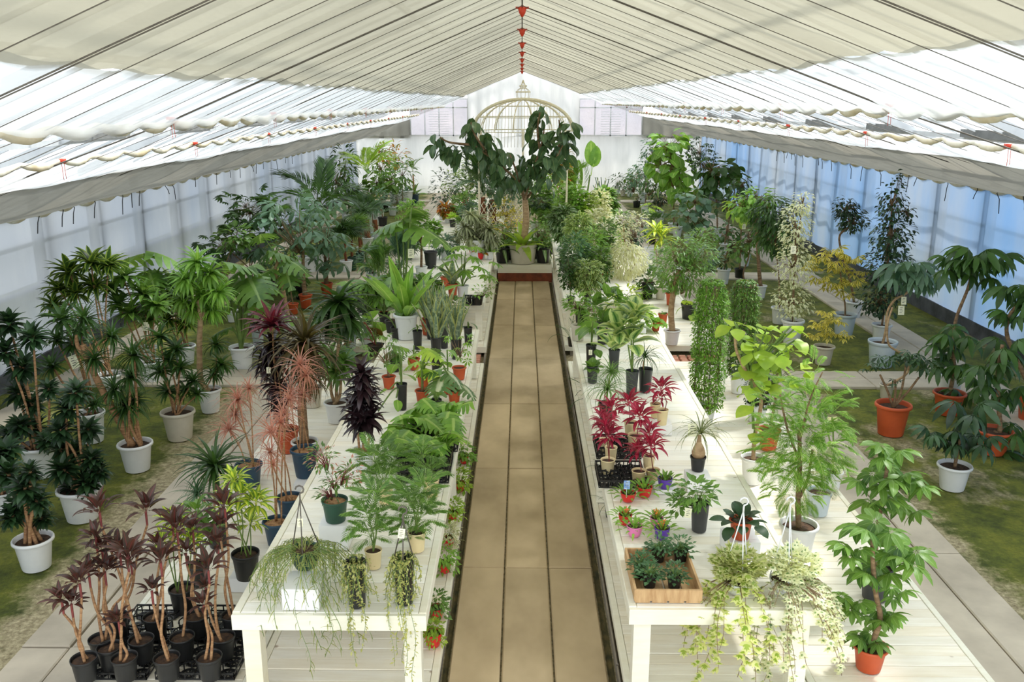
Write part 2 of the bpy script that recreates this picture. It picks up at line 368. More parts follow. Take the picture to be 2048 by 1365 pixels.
yc0 = 7.2 - 3.0 * 1
for k in range(-1, 9):
    y = 7.1 + 3.0 * (k) + 3.0
    if y < YB: obj('ridge_clip', mclip, cl, TR(0, y, 4.19))
b = B(); b.box((-.03, -.02, -.018), (.03, .02, .018)); b.tube([(0, 0, -.02), (.004, 0, -.15)], .002, 4); b.tube([(.02, 0, -.02), (.024, 0, -.14)], .002, 4); mcl2 = b.mesh('edge_clip', M_clip)
for k in range(9):
    for x in (-3.64, 3.79, -2.74, 2.83):
        obj('edge_clip', mcl2, cl, TR(x, 7.2 - 3 + 3.0 * k, zroof(x) - .02))
# loose black ties hanging off the eaves
M_tie = plain('black_cord', (34, 34, 36), (24, 24, 26), .6)
tie = []
for q in range(6):
    b = B(); a, c = R.uniform(-.06, .06), R.uniform(-.05, .05)
    b.tube([(0, 0, 0), (0, a, -.06), (.01, a * .3 + c, -.13), (.01, c * 1.6, -.2 - .06 * (q % 3))], .006, 5); tie.append(b.mesh('tie_cord', M_tie))
for x, z in ((XL + .06, 1.95), (XR - .08, 2.11)):
    y = 4.8
    while y < 24:
        obj('tie_cord', R.choice(tie), cl, TR(x, y, z)); y += R.choice([.3, .6, .9, 1.1])

# ---- glass roof of the house above the curtains
ro = empty('roof', (0, 0, 0), kind='structure')
M_glass = cloth('limewashed_glass', (240, 244, 246), .6, .62, (226, 232, 238), .8, (1, 1, 1))
def zr(x): return 5.0 - .42 * abs(x - .25) if abs(x - .25) < 6.4 else 2.3
b = B(); b.box((-.02, 0, -.03), (.02, .0, .03))
for s in (-1, 1):
    xa, xb = .25, .25 + s * 6.3
    bars = B(); q = 0
    th = math.atan(.42) * (1)
    for k in range(56):
        y = .4 + k * .6
        big = k % 5 == 0
        wdt = .035 if big else .014; dp = .10 if big else .03
        V = [(xa, y - wdt, zr(xa) - dp), (xb, y - wdt, zr(xb) - dp), (xb, y + wdt, zr(xb) - dp), (xa, y + wdt, zr(xa) - dp), (xa, y - wdt, zr(xa)), (xb, y - wdt, zr(xb)), (xb, y + wdt, zr(xb)), (xa, y + wdt, zr(xa))]
        bb = B(); bb.add(V, np.array([(0, 3, 2, 1), (4, 5, 6, 7), (0, 1, 5, 4), (1, 2, 6, 5), (2, 3, 7, 6), (3, 0, 4, 7)]))
        bars.add(bb.v[0], np.array([(0, 3, 2, 1), (4, 5, 6, 7), (0, 1, 5, 4), (1, 2, 6, 5), (2, 3, 7, 6), (3, 0, 4, 7)]))
    for xx in (1.6, 3.3, 5.0): bars.box((.25 + s * xx - .03, .2, zr(.25 + s * xx) - .09), (.25 + s * xx + .03, YB, zr(.25 + s * xx) - .03))
    obj('glazing_bars', bars.mesh('glazing_bars', M_frame, False), ro, kind='stuff')
    for (u0, u1) in ((0, 3.4), (5.0, 6.3)):
        g = B(); x0, x1 = .25 + s * u0, .25 + s * u1
        g.add([(x0, .2, zr(x0) + .01), (x1, .2, zr(x1) + .01), (x1, YB, zr(x1) + .01), (x0, YB, zr(x0) + .01)], [(0, 1, 2, 3)]); obj('roof_pane', g.mesh('roof_pane', M_glass, False), ro)
    # the row of vents: every other bay stands open to the sky with a grey lower rail
    for k in range(11):
        x0, x1 = .25 + s * 3.4, .25 + s * 5.0; y0 = .4 + 3 * k
        g = B(); g.add([(x0, y0 + 1.6, zr(x0) + .01), (x1, y0 + 1.6, zr(x1) + .01), (x1, y0 + 3.0, zr(x1) + .01), (x0, y0 + 3.0, zr(x0) + .01)], [(0, 1, 2, 3)])
        obj('roof_pane', g.mesh('roof_pane', M_glass, False), ro)
        g = B(); g.box((min(x1, x1 - s * .08), y0 + .05, zr(x1) - .06), (max(x1, x1 - s * .08), y0 + 1.55, zr(x1) + .03)); obj('vent_rail', g.mesh('vent_rail', M_post, False), ro)

# ------------------------------------------------------------------ decks and display tables
M_wd = wood('painted_boards', (250, 246, 234), (234, 226, 206)); M_wt = wood('painted_table_boards', (252, 250, 242), (240, 236, 222))
M_wp = wood('white_rail', (246, 244, 230), (236, 232, 212), knots=False); M_red = plain('red_brown_board', (150, 74, 42), (104, 50, 28), .7, 6)
ZD, ZT = .15, .70
pl_me = {}
def plank(parent, x0, x1, y0, y1, z, t, mat, name='board', along='x'):
    k = (round(x1 - x0, 3), round(y1 - y0, 3), round(t, 3), mat.name)
    if k not in pl_me:
        w, l = (x1 - x0) / 2, (y1 - y0) / 2; c = .003
        b = B(); V = [(-w, -l, -t), (w, -l, -t), (w, l, -t), (-w, l, -t), (-w, -l, -c), (w, -l, -c), (w, l, -c), (-w, l, -c), (-w + c, -l + c, 0), (w - c, -l + c, 0), (w - c, l - c, 0), (-w + c, l - c, 0)]
        b.add(V, [(0, 3, 2, 1), (0, 1, 5, 4), (1, 2, 6, 5), (2, 3, 7, 6), (3, 0, 4, 7), (4, 5, 9, 8), (5, 6, 10, 9), (6, 7, 11, 10), (7, 4, 8, 11), (8, 9, 10, 11)])
        pl_me[k] = b.mesh(name, mat, False)
    base = parent.location
    return obj(name, pl_me[k], parent, TR((x0 + x1) / 2 - base.x, (y0 + y1) / 2 - base.y, z - base.z + R.uniform(-.0015, .0015)))
def deck(name, label, cat, x0, x1, y0, y1, z, fascia, leg=None, group=None, mat=None, legs_y=None, legw=.09):
    e = empty(name, ((x0 + x1) / 2, (y0 + y1) / 2, 0), label, cat, group); mat = mat or M_wd; rw = .04
    n = int(round((y1 - y0) / .1)); st = (y1 - y0) / n
    for i in range(n): plank(e, x0 + rw + .002, x1 - rw - .002, y0 + i * st + .002, y0 + (i + 1) * st - .002, z, .02, mat)
    for xx in (x0, x1 - rw):
        plank(e, xx, xx + rw, y0 - .0, y1, z + .002, fascia, M_wp, 'side_rail')
    for yy in (y0 - .025, y1): plank(e, x0 + .0, x1 - .0, yy, yy + .025, z - .004, fascia, M_wp, 'end_rail')
    if leg:
        for yy in legs_y:
            for xx in (x0 + .035, x1 - .035 - legw):
                b = B(); b.box((-legw / 2, -legw / 2, 0), (legw / 2, legw / 2, 1)); 
                if 'leg' not in pl_me: pl_me['leg'] = b.mesh('leg', M_wp, False)
                obj('leg', pl_me['leg'], e, TR(xx + legw / 2 - e.location.x, yy + legw / 2 - e.location.y, leg + .006) @ SC(1, 1, z - .028 - leg))
    else:
        b = B(); l = y1 - y0
        for xx in (x0 + .1, (x0 + x1) / 2, x1 - .1): b.box((xx - .03 - e.location.x, -l / 2, 0), (xx + .03 - e.location.x, l / 2, z - .02))
        obj('joist', b.mesh('joist', M_kerb, False), e, kind='stuff')
    return e
deck('low_deck', 'low white slatted deck under the near left display table, beside the aisle', 'deck', -1.487, -.458, 1.9, 10.55, ZD, .05)
deck('low_deck', 'low white slatted deck left of the near left table, holding navy pots', 'deck', -2.43, -1.495, 1.9, 10.55, ZD, .05)
deck('low_deck', 'low white slatted deck under the near right display table, beside the aisle', 'deck', .575, 1.578, 1.9, 10.65, ZD, .05)
deck('low_deck', 'low white slatted deck right of the near right table, under the front orange pot', 'deck', 1.586, 2.62, 1.9, 10.65, ZD, .05)
deck('low_deck', 'low white slatted deck under the far left table', 'deck', -2.43, -.458, 11.35, 30.0, ZD, .08)
deck('low_deck', 'low white slatted deck under the far right table', 'deck', .575, 2.62, 11.45, 30.0, ZD, .08)
deck('display_table', 'white slatted display table left of the aisle, trailing plants at its front', 'table', -1.487, -.485, 4.11, 10.05, ZT, .085, ZD, 'white display tables', M_wt, [4.13, 6.6, 9.9])
deck('display_table', 'white slatted display table right of the aisle, wooden herb box at its front', 'table', .565, 1.563, 4.18, 10.15, ZT, .085, ZD, 'white display tables', M_wt, [4.22, 6.6, 9.95])
deck('display_table', 'white slatted display table left of the aisle, beyond the first one', 'table', -1.487, -.485, 11.5, 17.0, ZT, .085, ZD, 'white display tables', M_wt, [11.6, 14, 16.8])
deck('display_table', 'white slatted display table right of the aisle, beyond the first one', 'table', .565, 1.563, 11.6, 17.2, ZT, .085, ZD, 'white display tables', M_wt, [11.7, 14, 17.0])
e = deck('centre_platform', 'white boarded platform with red brown riser at the far end of the aisle', 'platform', -.44, .56, 16.42, 21.5, .33, .15)
b = B(); b.box((-.5, -2.54 - .02, 0), (.5, -2.54 + .01, .18)); obj('riser_board', b.mesh('riser', M_red, False), e, TR(.0, 0, 0))
M_brick = plain('pink_brick', (206, 150, 126), (178, 120, 98), .9, 12)
for s, x0 in ((-1, -2.3), (1, 1.6)):
    e = empty('floor_brick_strip', (0, 0, 0), kind='structure')
    for i in range(9):
        for j in range(6):
            slab(e, x0 + i * .11 if s > 0 else -1.5 + i * .11, (x0 + i * .11 if s > 0 else -1.5 + i * .11) + .1, 10.72 + j * .1, 10.81 + j * .1, M_brick, .0, .05, 'brick')
# ------------------------------------------------------------------ leaves
def prof(kind, t):
    if kind == 'lance': return math.sin(PI * min(1, t ** .75)) ** .8 * (1 - .15 * t)
    if kind == 'strap': return min(1, .55 + t * 2.2) * (1 - t ** 3.2)
    if kind == 'oval': return math.sin(PI * t ** .85) ** .62
    if kind == 'heart': return (math.sin(PI * (t * .93 + .07) ** .62)) ** .75 if t < .999 else 0
    if kind == 'obov': return math.sin(PI * t ** 1.25) ** .7
    if kind == 'needle': return 1 - t ** 2
def leafT(kind, L=1., W=.2, n=5, droop=.6, a0=0., fold=.25, pet=0., wave=0., tw=0.):
    """a blade along +X with its top side up: vertices, quads, uv (u across, v along)"""
    rows = []; x = z = 0.; a = a0; V = []; UV = []
    if pet:
        for k in range(2):
            V += [(x, -.008 * L, z), (x, 0, z + .004), (x, .008 * L, z)]; UV += [(.5, 0)] * 3
            if k == 0: x += pet * L * math.cos(a); z += pet * L * math.sin(a)
        V = V[:3]; UV = UV[:3]
    for i in range(n + 1):
        t = i / n; w = max(prof(kind, t) if 0 < t < 1 or kind in ('strap', 'needle', 'heart') else 0, .03) * W * L / 2
        f = fold * w; wz = wave * w * math.sin(i * 2.2)
        ca, sa = math.cos(a), math.sin(a)
        V += [(x - sa * (f + wz), -w, z + ca * (f + wz)), (x, 0, z), (x - sa * (f - wz), w, z + ca * (f - wz))]; UV += [(0, t), (.5, t), (1, t)]
        if i < n:
            a = a0 - droop * ((i + 1) / n) ** 1.2; s = (1 - pet) * L / n; x += s * math.cos(a); z += s * math.sin(a)
    V = np.array(V); K = len(V) // 3; F = []
    for i in range(K - 1):
        q = i * 3; F += [(q, q + 3, q + 4, q + 1), (q + 1, q + 4, q + 5, q + 2)]
    return (V, np.array(F), np.array(UV))
def joinT(parts):
    V = []; F = []; U = []; n = 0
    for T, M in parts:
        V.append(xf(T[0], M) if M is not None else T[0]); F.append(T[1] + n); U.append(T[2]); n += len(T[0])
    return (np.concatenate(V), np.concatenate(F), np.concatenate(U))
def stalkT(L, r=.006, a0=.3, droop=.3, n=3):
    V = []; x = z = 0.; a = a0; F = []
    for i in range(n + 1):
        V += [(x, -r, z), (x, 0, z + r), (x, r, z)]
        a = a0 - droop * i / n; x += L / n * math.cos(a); z += L / n * math.sin(a)
    for i in range(n): q = i * 3; F += [(q, q + 3, q + 4, q + 1), (q + 1, q + 4, q + 5, q + 2)]
    e = Vector((V[-2][0], 0, V[-2][2])); return (np.array(V), np.array(F), np.full((len(V), 2), (.5))), e, a
def palmT(n=8, leafL=.12, W=.34, kind='oval', pet=.15, droop=.5, span=2 * PI, tilt=-.15, pa=.5, seg=4, var=.15, seed=1, ldroop=.7):
    rr = random.Random(seed); st, e, a = stalkT(pet, .0035, pa, .3); parts = [(st, None)]
    for i in range(n):
        q = span * (i + .5) / n - span / 2; s = (1 - var * rr.random()) * (1 if span > 6 else .65 + .35 * math.cos(q * .55))
        l = leafT(kind, leafL * s, W, seg, ldroop, -tilt * 0, .2, .08)
        parts.append((l, TR(e) @ RZ(q) @ RY(-tilt + droop * .5) @ RX(rr.uniform(-.15, .15))))
    return joinT(parts)
def pinT(L=.6, n=14, ll=.16, W=.12, a0=1.0, droop=1.1, sweep=1.0, lw='lance', seg=2, ld=.5, pet=.25, up=.15, seed=1, taper=True):
    """feather leaf: stalk with leaflet pairs"""
    rr = random.Random(seed); K = 10; x = z = 0.; a = a0; pts = []
    for i in range(K + 1):
        pts.append((x, z, a)); a = a0 - droop * ((i + 1) / K) ** 1.3; x += L / K * math.cos(a); z += L / K * math.sin(a)
    V = []; F = []
    for (x, z, a) in pts: r = .006 * L / .6; V += [(x, -r, z), (x, 0, z + r), (x, r, z)]
    for i in range(K): q = i * 3; F += [(q, q + 3, q + 4, q + 1), (q + 1, q + 4, q + 5, q + 2)]
    parts = [((np.array(V), np.array(F), np.full((len(V), 2), .5)), None)]
    for i in range(n):
        t = pet + (1 - pet) * (i + .5) / n; k = min(K - 1, int(t * K)); f = t * K - k
        x = pts[k][0] * (1 - f) + pts[k + 1][0] * f; z = pts[k][1] * (1 - f) + pts[k + 1][1] * f; a = pts[k][2]
        s = (math.sin(PI * (.18 + .8 * (i + .5) / n)) ** .7 if taper else 1.)
        for sd in (-1, 1):
            l = leafT(lw, ll * s * rr.uniform(.9, 1.1), W, seg, ld, 0, .1)
            parts.append((l, TR(x, 0, z) @ RY(-a) @ RZ(sd * (sweep - .45 * t)) @ RY(-up) @ RX(-sd * .3)))
    return joinT(parts)
def monsT(L=.4, splits=5, seed=1, pet=.0, droop=.5):
    """broad leaf cut into fingers"""
    rr = random.Random(seed); parts = []
    V = []; F = []; U = []
    nr = splits * 2 + 3; W = .52 * L; x = z = 0.; a = .1; cl_ = []
    for i in range(nr + 1):
        t = i / nr; cl_.append((x, z, a)); a = .1 - droop * t; x += L / nr * math.cos(a); z += L / nr * math.sin(a)
    def pt(t, s):
        k = min(nr - 1, int(t * nr)); f = t * nr - k
        x = cl_[k][0] * (1 - f) + cl_[k + 1][0] * f; z = cl_[k][1] * (1 - f) + cl_[k + 1][1] * f
        return (x, s, z - abs(s) * abs(s) / L * .9)
    def wd(t): return W * (math.sin(PI * (t * .9 + .1) ** .6) ** .7 if t < 1 else .02)
    for sd in (-1, 1):
        for i in range(splits + 1):
            t0 = i / (splits + 1); t1 = (i + 1) / (splits + 1); g = .012
            tm = (t0 + t1) / 2; w_ = wd(tm)
            back = -.10 if i == 0 else .09
            r = [pt(t0, 0), pt(t1, 0), pt(t0 + (.0 if i == 0 else .004), sd * w_ * .45), pt(t1 - .004, sd * w_ * .48),
                 pt(min(1, max(0, t0 + g * 1.2 + back * .4)), sd * w_ * .78), pt(min(1, t1 - g * 1.0 + back * .4), sd * w_ * .78), pt(min(1, max(0, t0 + .05 + back)), sd * w_), pt(min(1, t1 - .05 + back), sd * w_ * .95)]
            q = len(V); V += r; U += [(.5, tm), (.5, tm), (.3, tm), (.3, tm), (.12, tm), (.12, tm), (0.02, tm), (0.02, tm)]
            F += [(q, q + 1, q + 3, q + 2), (q + 2, q + 3, q + 5, q + 4), (q + 4, q + 5, q + 7, q + 6)]
    T = (np.array(V, float), np.array(F), np.array(U))
    if pet:
        st, e, aa = stalkT(pet, .006, 1.1, .7, 4); T = joinT([(st, None), (T, TR(e) @ RY(.35))])
    return T
def ivyT(L=.05):
    o = [(0, 0), (.12, -.35), (.38, -.5), (.42, -.22), (.75, -.34), (.7, -.12), (1, 0), (.7, .12), (.75, .34), (.42, .22), (.38, .5), (.12, .35)]
    V = np.array([(x * L, y * L, -abs(y) * L * .3) for x, y in o]); V = np.concatenate([V, [(.45 * L, 0, .04 * L)]])
    F = np.array([(12, (2 * k) % 12, (2 * k + 1) % 12, (2 * k + 2) % 12) for k in range(6)])
    U = np.array([(0.02, .5)] * 12 + [(.5, .5)]); return (V, F, U)
def spinM(T, m): return (xf(T[0], m), T[1], T[2])

# ------------------------------------------------------------------ leaf materials: centre line and margin by the blade's own coordinates
def leafmat(name, c, c2=None, mid=None, edge=None, ew=.3, rough=.38, tl=.38, var=.22, midw=.06, tcol=None, mottle=None, spec=.5):
    m, nt, o = newmat(name); p = nd(nt, 'ShaderNodeBsdfPrincipled'); p.inputs['Roughness'].default_value = rough; p.inputs['Specular IOR Level'].default_value = spec
    c2 = c2 or tuple(int(v * .72) for v in c)
    geo = nd(nt, 'ShaderNodeNewGeometry'); n = noise(nt, 9, 3, .6)
    rn = nd(nt, 'ShaderNodeMath', operation='ADD'); nt.links.new(n, rn.inputs[0]); rr = nd(nt, 'ShaderNodeMath', operation='MULTIPLY'); rr.inputs[1].default_value = .5
    nt.links.new(geo.outputs['Random Per Island'], rr.inputs[0]); nt.links.new(rr.outputs[0], rn.inputs[1])
    col = ramp(nt, rn.outputs[0], [(.4, hx(c2)), (1.05, hx(c))])
    uv = nd(nt, 'ShaderNodeUVMap'); uv.uv_map = 'UVMap'; sx = nd(nt, 'ShaderNodeSeparateXYZ'); nt.links.new(uv.outputs[0], sx.inputs[0])
    d = nd(nt, 'ShaderNodeMath', operation='SUBTRACT'); nt.links.new(sx.outputs[0], d.inputs[0]); d.inputs[1].default_value = .5
    ab = nd(nt, 'ShaderNodeMath', operation='ABSOLUTE'); nt.links.new(d.outputs[0], ab.inputs[0])
    if mottle:
        f = ramp(nt, noise(nt, mottle[1], 3, .7), [(.5, (0, 0, 0, 1)), (.56, (1, 1, 1, 1))]); col = mixc(nt, f, col, hx(mottle[0]))
    if edge:
        ae = nd(nt, 'ShaderNodeMath', operation='MULTIPLY_ADD'); nt.links.new(n, ae.inputs[0]); ae.inputs[1].default_value = .35; nt.links.new(ab.outputs[0], ae.inputs[2])
        f = ramp(nt, ae.outputs[0], [(.66 - ew, (0, 0, 0, 1)), (.70 - ew, (1, 1, 1, 1))]); col = mixc(nt, f, col, hx(edge))
    if mid:
        f = ramp(nt, ab.outputs[0], [(midw * .5, (1, 1, 1, 1)), (midw, (0, 0, 0, 1))]); col = mixc(nt, f, col, hx(mid))
    if var:
        oi = nd(nt, 'ShaderNodeObjectInfo'); mr = nd(nt, 'ShaderNodeMapRange'); mr.inputs[3].default_value = 1 - var; mr.inputs[4].default_value = 1 + var
        nt.links.new(oi.outputs['Random'], mr.inputs[0]); hs = nd(nt, 'ShaderNodeHueSaturation')
        nt.links.new(mr.outputs[0], hs.inputs['Value']); nt.links.new(col, hs.inputs['Color']); col = hs.outputs[0]
    nt.links.new(col, p.inputs['Base Color'])
    t = nd(nt, 'ShaderNodeBsdfTranslucent'); g = nd(nt, 'ShaderNodeGamma'); g.inputs[1].default_value = .8; nt.links.new(col, g.inputs[0])
    tc = mixc(nt, 1.0, g.outputs[0], (1.0, 1.0, .55, 1) if tcol is None else tcol, 'MULTIPLY'); nt.links.new(tc, t.inputs['Color'])
    mx = nd(nt, 'ShaderNodeMixShader'); mx.inputs[0].default_value = tl; nt.links.new(p.outputs[0], mx.inputs[1]); nt.links.new(t.outputs[0], mx.inputs[2])
    nt.links.new(mx.outputs[0], o.inputs[0]); return m
LM = dict(
    dark=leafmat('dark_green_leaf', (74, 112, 50), (34, 62, 30)),
    deep=leafmat('deep_green_leaf', (56, 88, 52), (24, 44, 28), tl=.2),
    crim=leafmat('dark_crimson_leaf', (128, 42, 58), (66, 24, 36), mid=(170, 60, 76), tl=.3, tcol=(1, .6, .5, 1)),
    rubber=leafmat('rubber_leaf', (88, 120, 76), (44, 74, 50), mid=(120, 140, 90), rough=.3, tl=.22, midw=.05),
    mid=leafmat('green_leaf', (116, 156, 68), (64, 104, 44), mid=(150, 180, 110), midw=.04),
    blue=leafmat('bluish_leaf', (112, 146, 118), (64, 100, 78)),
    fresh=leafmat('fresh_green_leaf', (140, 186, 74), (88, 138, 50), mid=(176, 206, 110), tl=.42),
    lime=leafmat('lime_leaf', (186, 214, 84), (134, 176, 58), tl=.45),
    stripe=leafmat('striped_leaf', (66, 104, 40), (40, 72, 28), edge=(152, 178, 72), ew=.22),
    limestripe=leafmat('lime_striped_leaf', (140, 178, 60), (96, 140, 44), mid=(226, 232, 90), midw=.30),
    wine=leafmat('wine_leaf', (92, 66, 54), (44, 40, 36), mid=(150, 52, 60), midw=.04, tl=.3, tcol=(1, .5, .4, 1)),
    red=leafmat('crimson_leaf', (178, 38, 70), (104, 20, 44), mid=(230, 90, 120), tl=.35, tcol=(1, .6, .5, 1)),
    pink=leafmat('pink_edged_leaf', (158, 132, 92), (122, 108, 78), edge=(226, 156, 136), ew=.36, tcol=(1, .8, .7, 1)),
    black=leafmat('blackish_leaf', (58, 38, 42), (24, 18, 22), tl=.12, rough=.3, tcol=(1, .5, .4, 1)),
    bronze=leafmat('bronze_leaf', (104, 88, 48), (54, 52, 30)),
    copper=leafmat('copper_leaf', (128, 92, 44), (84, 58, 34), mid=(60, 40, 30), tl=.45),
    cream=leafmat('cream_edged_leaf', (128, 152, 96), (96, 122, 72), edge=(236, 236, 206), ew=.40),
    creamlt=leafmat('cream_leaf', (196, 204, 140), (150, 168, 96), edge=(244, 244, 214), ew=.46, tl=.4),
    yellow=leafmat('yellow_variegated_leaf', (246, 226, 112), (206, 190, 76), mid=(90, 120, 44), midw=.16, tl=.4),
    speck=leafmat('speckled_leaf', (140, 172, 96), (100, 138, 70), edge=(196, 212, 140), ew=.28, mid=(60, 110, 50), midw=.10, tl=.4),
    silver=leafmat('silver_leaf', (168, 176, 140), (128, 138, 104), mid=(214, 214, 178), tl=.25),
    vein=leafmat('white_veined_leaf', (120, 156, 96), (80, 122, 66), mid=(220, 230, 200), midw=.10),
    croton=leafmat('croton_leaf', (110, 134, 54), (60, 90, 40), mid=(222, 170, 60), midw=.2, mottle=((206, 96, 44), 5)),
    ivy=leafmat('ivy_leaf', (148, 174, 116), (98, 132, 84), edge=(234, 236, 206), ew=.34, tl=.35),
    ivylime=leafmat('lime_ivy_leaf', (178, 200, 90), (132, 166, 62), edge=(228, 232, 170), ew=.26, tl=.45),
    olive=leafmat('olive_strand', (172, 178, 104), (132, 142, 78), rough=.6),
    button=leafmat('button_leaf', (214, 212, 140), (162, 166, 90)),
    herb=leafmat('herb_leaf', (96, 138, 92), (60, 98, 62)),
    sansev=leafmat('sansevieria_leaf', (120, 142, 124), (74, 100, 84), mottle=((160, 176, 150), 22), edge=(170, 176, 110), ew=.16),
    grass=leafmat('grass_leaf', (150, 158, 104), (106, 122, 74)),
)
M_bark = plain('grey_brown_bark', (152, 124, 92), (104, 80, 56), .8, 14, (1, 1, 3), bmp=.8)
M_pale_bark = plain('pale_bark', (190, 162, 124), (150, 120, 86), .8, 12, (1, 1, 3), bmp=.8)
M_cane = plain('tan_cane', (186, 146, 104), (140, 98, 66), .7, 20, (1, 1, 4), bmp=.5)
M_redstem = plain('red_stem', (140, 62, 58), (112, 48, 48), .5, 12)
M_green_stem = plain('green_stem', (120, 148, 70), (90, 112, 52), .5, 12)
M_soil = plain('potting_soil', (88, 64, 46), (44, 32, 24), .95, 40, bmp=1)
M_gravel = plain('bark_chip_mulch', (190, 150, 106), (128, 90, 56), .95, 40, bmp=1)
M_tag = plain('price_card', (246, 244, 214), (238, 236, 200), .7)
M_tagink = plain('card_ink', (110, 110, 96), (90, 90, 80), .7)
M_wht = plain('white_plastic', (238, 240, 240), (226, 228, 230), .38, 3, var=.05)
M_ofw = plain('offwhite_plastic', (214, 208, 192), (196, 188, 170), .45, 3)
M_pblue = plain('pale_blue_plastic', (206, 218, 226), (190, 204, 214), .4, 3)
M_terra = plain('terracotta_plastic', (206, 92, 48), (184, 78, 40), .5, 3, var=.08)
M_blk = plain('black_plastic', (40, 41, 42), (28, 29, 30), .35, 6, var=.1)
M_dgry = plain('dark_grey_plastic', (66, 68, 70), (52, 54, 56), .5, 6)
M_dgreen = plain('dark_green_plastic', (44, 84, 66), (34, 68, 54), .45, 6)
M_navy = plain('navy_plastic', (36, 72, 96), (28, 56, 80), .4, 4)
M_cream = plain('cream_plastic', (244, 226, 178), (230, 208, 158), .5, 3)
M_glaze = plain('white_glaze', (232, 236, 234), (180, 190, 188), .15, 8)
M_rd = plain('red_plastic', (222, 44, 40), (204, 36, 34), .35, 3); M_pk = plain('pink_plastic', (240, 140, 196), (232, 126, 186), .35, 3)
M_pu = plain('purple_plastic', (98, 60, 176), (86, 50, 160), .35, 3); M_box = plain('white_display_box', (246, 246, 244), (234, 236, 238), .5, 2)
M_crate = plain('light_crate_wood', (206, 172, 126), (174, 136, 92), .7, 5, (6, 1, 1), bmp=.3)
M_rustbr = plain('fibre_trunk', (150, 92, 56), (96, 54, 32), .95, 30, (1, 1, .4), bmp=1)

# ------------------------------------------------------------------ pots (unit rim diameter, unit height; scaled at placing)
def potmesh(name, mat, prof_, n=24, flute=0, notch=False):
    b = B(); b.lathe(prof_, n, 0, False, False, None, flute)
    r0 = prof_[0][0]; b.lathe([(r0, prof_[0][1]), (r0 * .1, prof_[0][1] + .005)], n); 
    return b.mesh(name, mat)
P_round = [(.335, .0), (.345, .05), (.435, .86), (.44, .875), (.475, .885), (.50, .905), (.50, .965), (.485, 1.0), (.455, 1.0), (.44, .97), (.42, .86), (.41, .80)]
P_nurse = [(.36, 0), (.37, .03), (.455, .84), (.46, .86), (.488, .87), (.50, .98), (.495, 1.0), (.47, 1.0), (.465, .92), (.44, .82)]
P_tall = [(.37, 0), (.38, .02), (.475, .93), (.50, .94), (.50, 1.0), (.475, 1.0), (.46, .9), (.45, .84)]
P_cup = [(.30, 0), (.33, .03), (.42, .35), (.475, .75), (.50, .96), (.49, 1.0), (.47, 1.0), (.45, .9), (.43, .8)]
P_square = [(.42, 0), (.42, .02), (.50, .95), (.50, 1.0), (.47, 1.0), (.46, .85)]
POT = {}
for k, mt, pr, kw in (('white', M_wht, P_round, dict(flute=.010)), ('whitesmooth', M_wht, P_round, {}), ('offwhite', M_ofw, P_round, dict(flute=.01)), ('paleblue', M_pblue, P_nurse, {}), ('orange', M_terra, P_round, {}), ('black', M_blk, P_nurse, {}),
                      ('blacktall', M_blk, P_tall, {}), ('greytall', M_dgry, P_tall, {}), ('green', M_dgreen, P_nurse, {}), ('navy', M_navy, P_round, {}), ('cream', M_cream, P_tall, {}), ('glazed', M_glaze, P_cup, {}),
                      ('red', M_rd, P_cup, {}), ('pink', M_pk, P_cup, {}), ('purple', M_pu, P_cup, {}), ('greensquare', M_dgreen, P_square, {}), ('bowl', M_wht, P_cup, {}), ('bowlgreen', M_dgreen, P_cup, {}), ('stone', M_ofw, P_square, {})):
    n = 4 if pr is P_square and k == 'greensquare' else (28 if k in ('white', 'offwhite') else 24)
    POT[k] = potmesh('pot', mt, pr, n, kw.get('flute', 0))
HR = dict(white=.98, whitesmooth=.98, offwhite=.98, paleblue=1.0, orange=.98, black=.98, blacktall=1.9, greytall=1.9, green=.92, navy=.95, cream=1.1, glazed=.95, red=.85, pink=.9, purple=.9, greensquare=1.25, bowl=.62, bowlgreen=.75, stone=1.2)
def soilmesh(mat):
    b = B(); rr = random.Random(5); V = [(0, 0, .02)]; n = 16
    for k, r in enumerate((.2, .36, .47)):
        for j in range(n): q = 2 * PI * j / n; V.append((r * math.cos(q), r * math.sin(q), (.02 if k < 2 else -.01) * rr.uniform(.3, 1)))
    F = [(0, 1 + j, 1 + (j + 1) % n) for j in range(n)] + [(1 + k * n + j, 1 + (k + 1) * n + j, 1 + (k + 1) * n + (j + 1) % n, 1 + k * n + (j + 1) % n) for k in range(2) for j in range(n)]
    b.add(V, F); return b.mesh('soil', mat)
SOIL = soilmesh(M_soil); MULCH = soilmesh(M_gravel)
def card():
    b = B(); b.box((-.5, -.012, -1.5), (.5, .012, 0), 0)
    for k, (a, c) in enumerate(((-.2, .2), (-.3, .15), (-.25, .3), (-.3, .1))): b.box((a, -.02, -.35 - k * .27), (c, -.013, -.27 - k * .27), 1)
    return b.mesh('price_card', [M_tag, M_tagink], False)
CARD = card()
def tie_mesh():
    b = B(); b.tube([(0, 0, 0), (.1, 0, .25), (0, 0, .5)], .02, 4); return b.mesh('string', M_tag)
STR = tie_mesh()

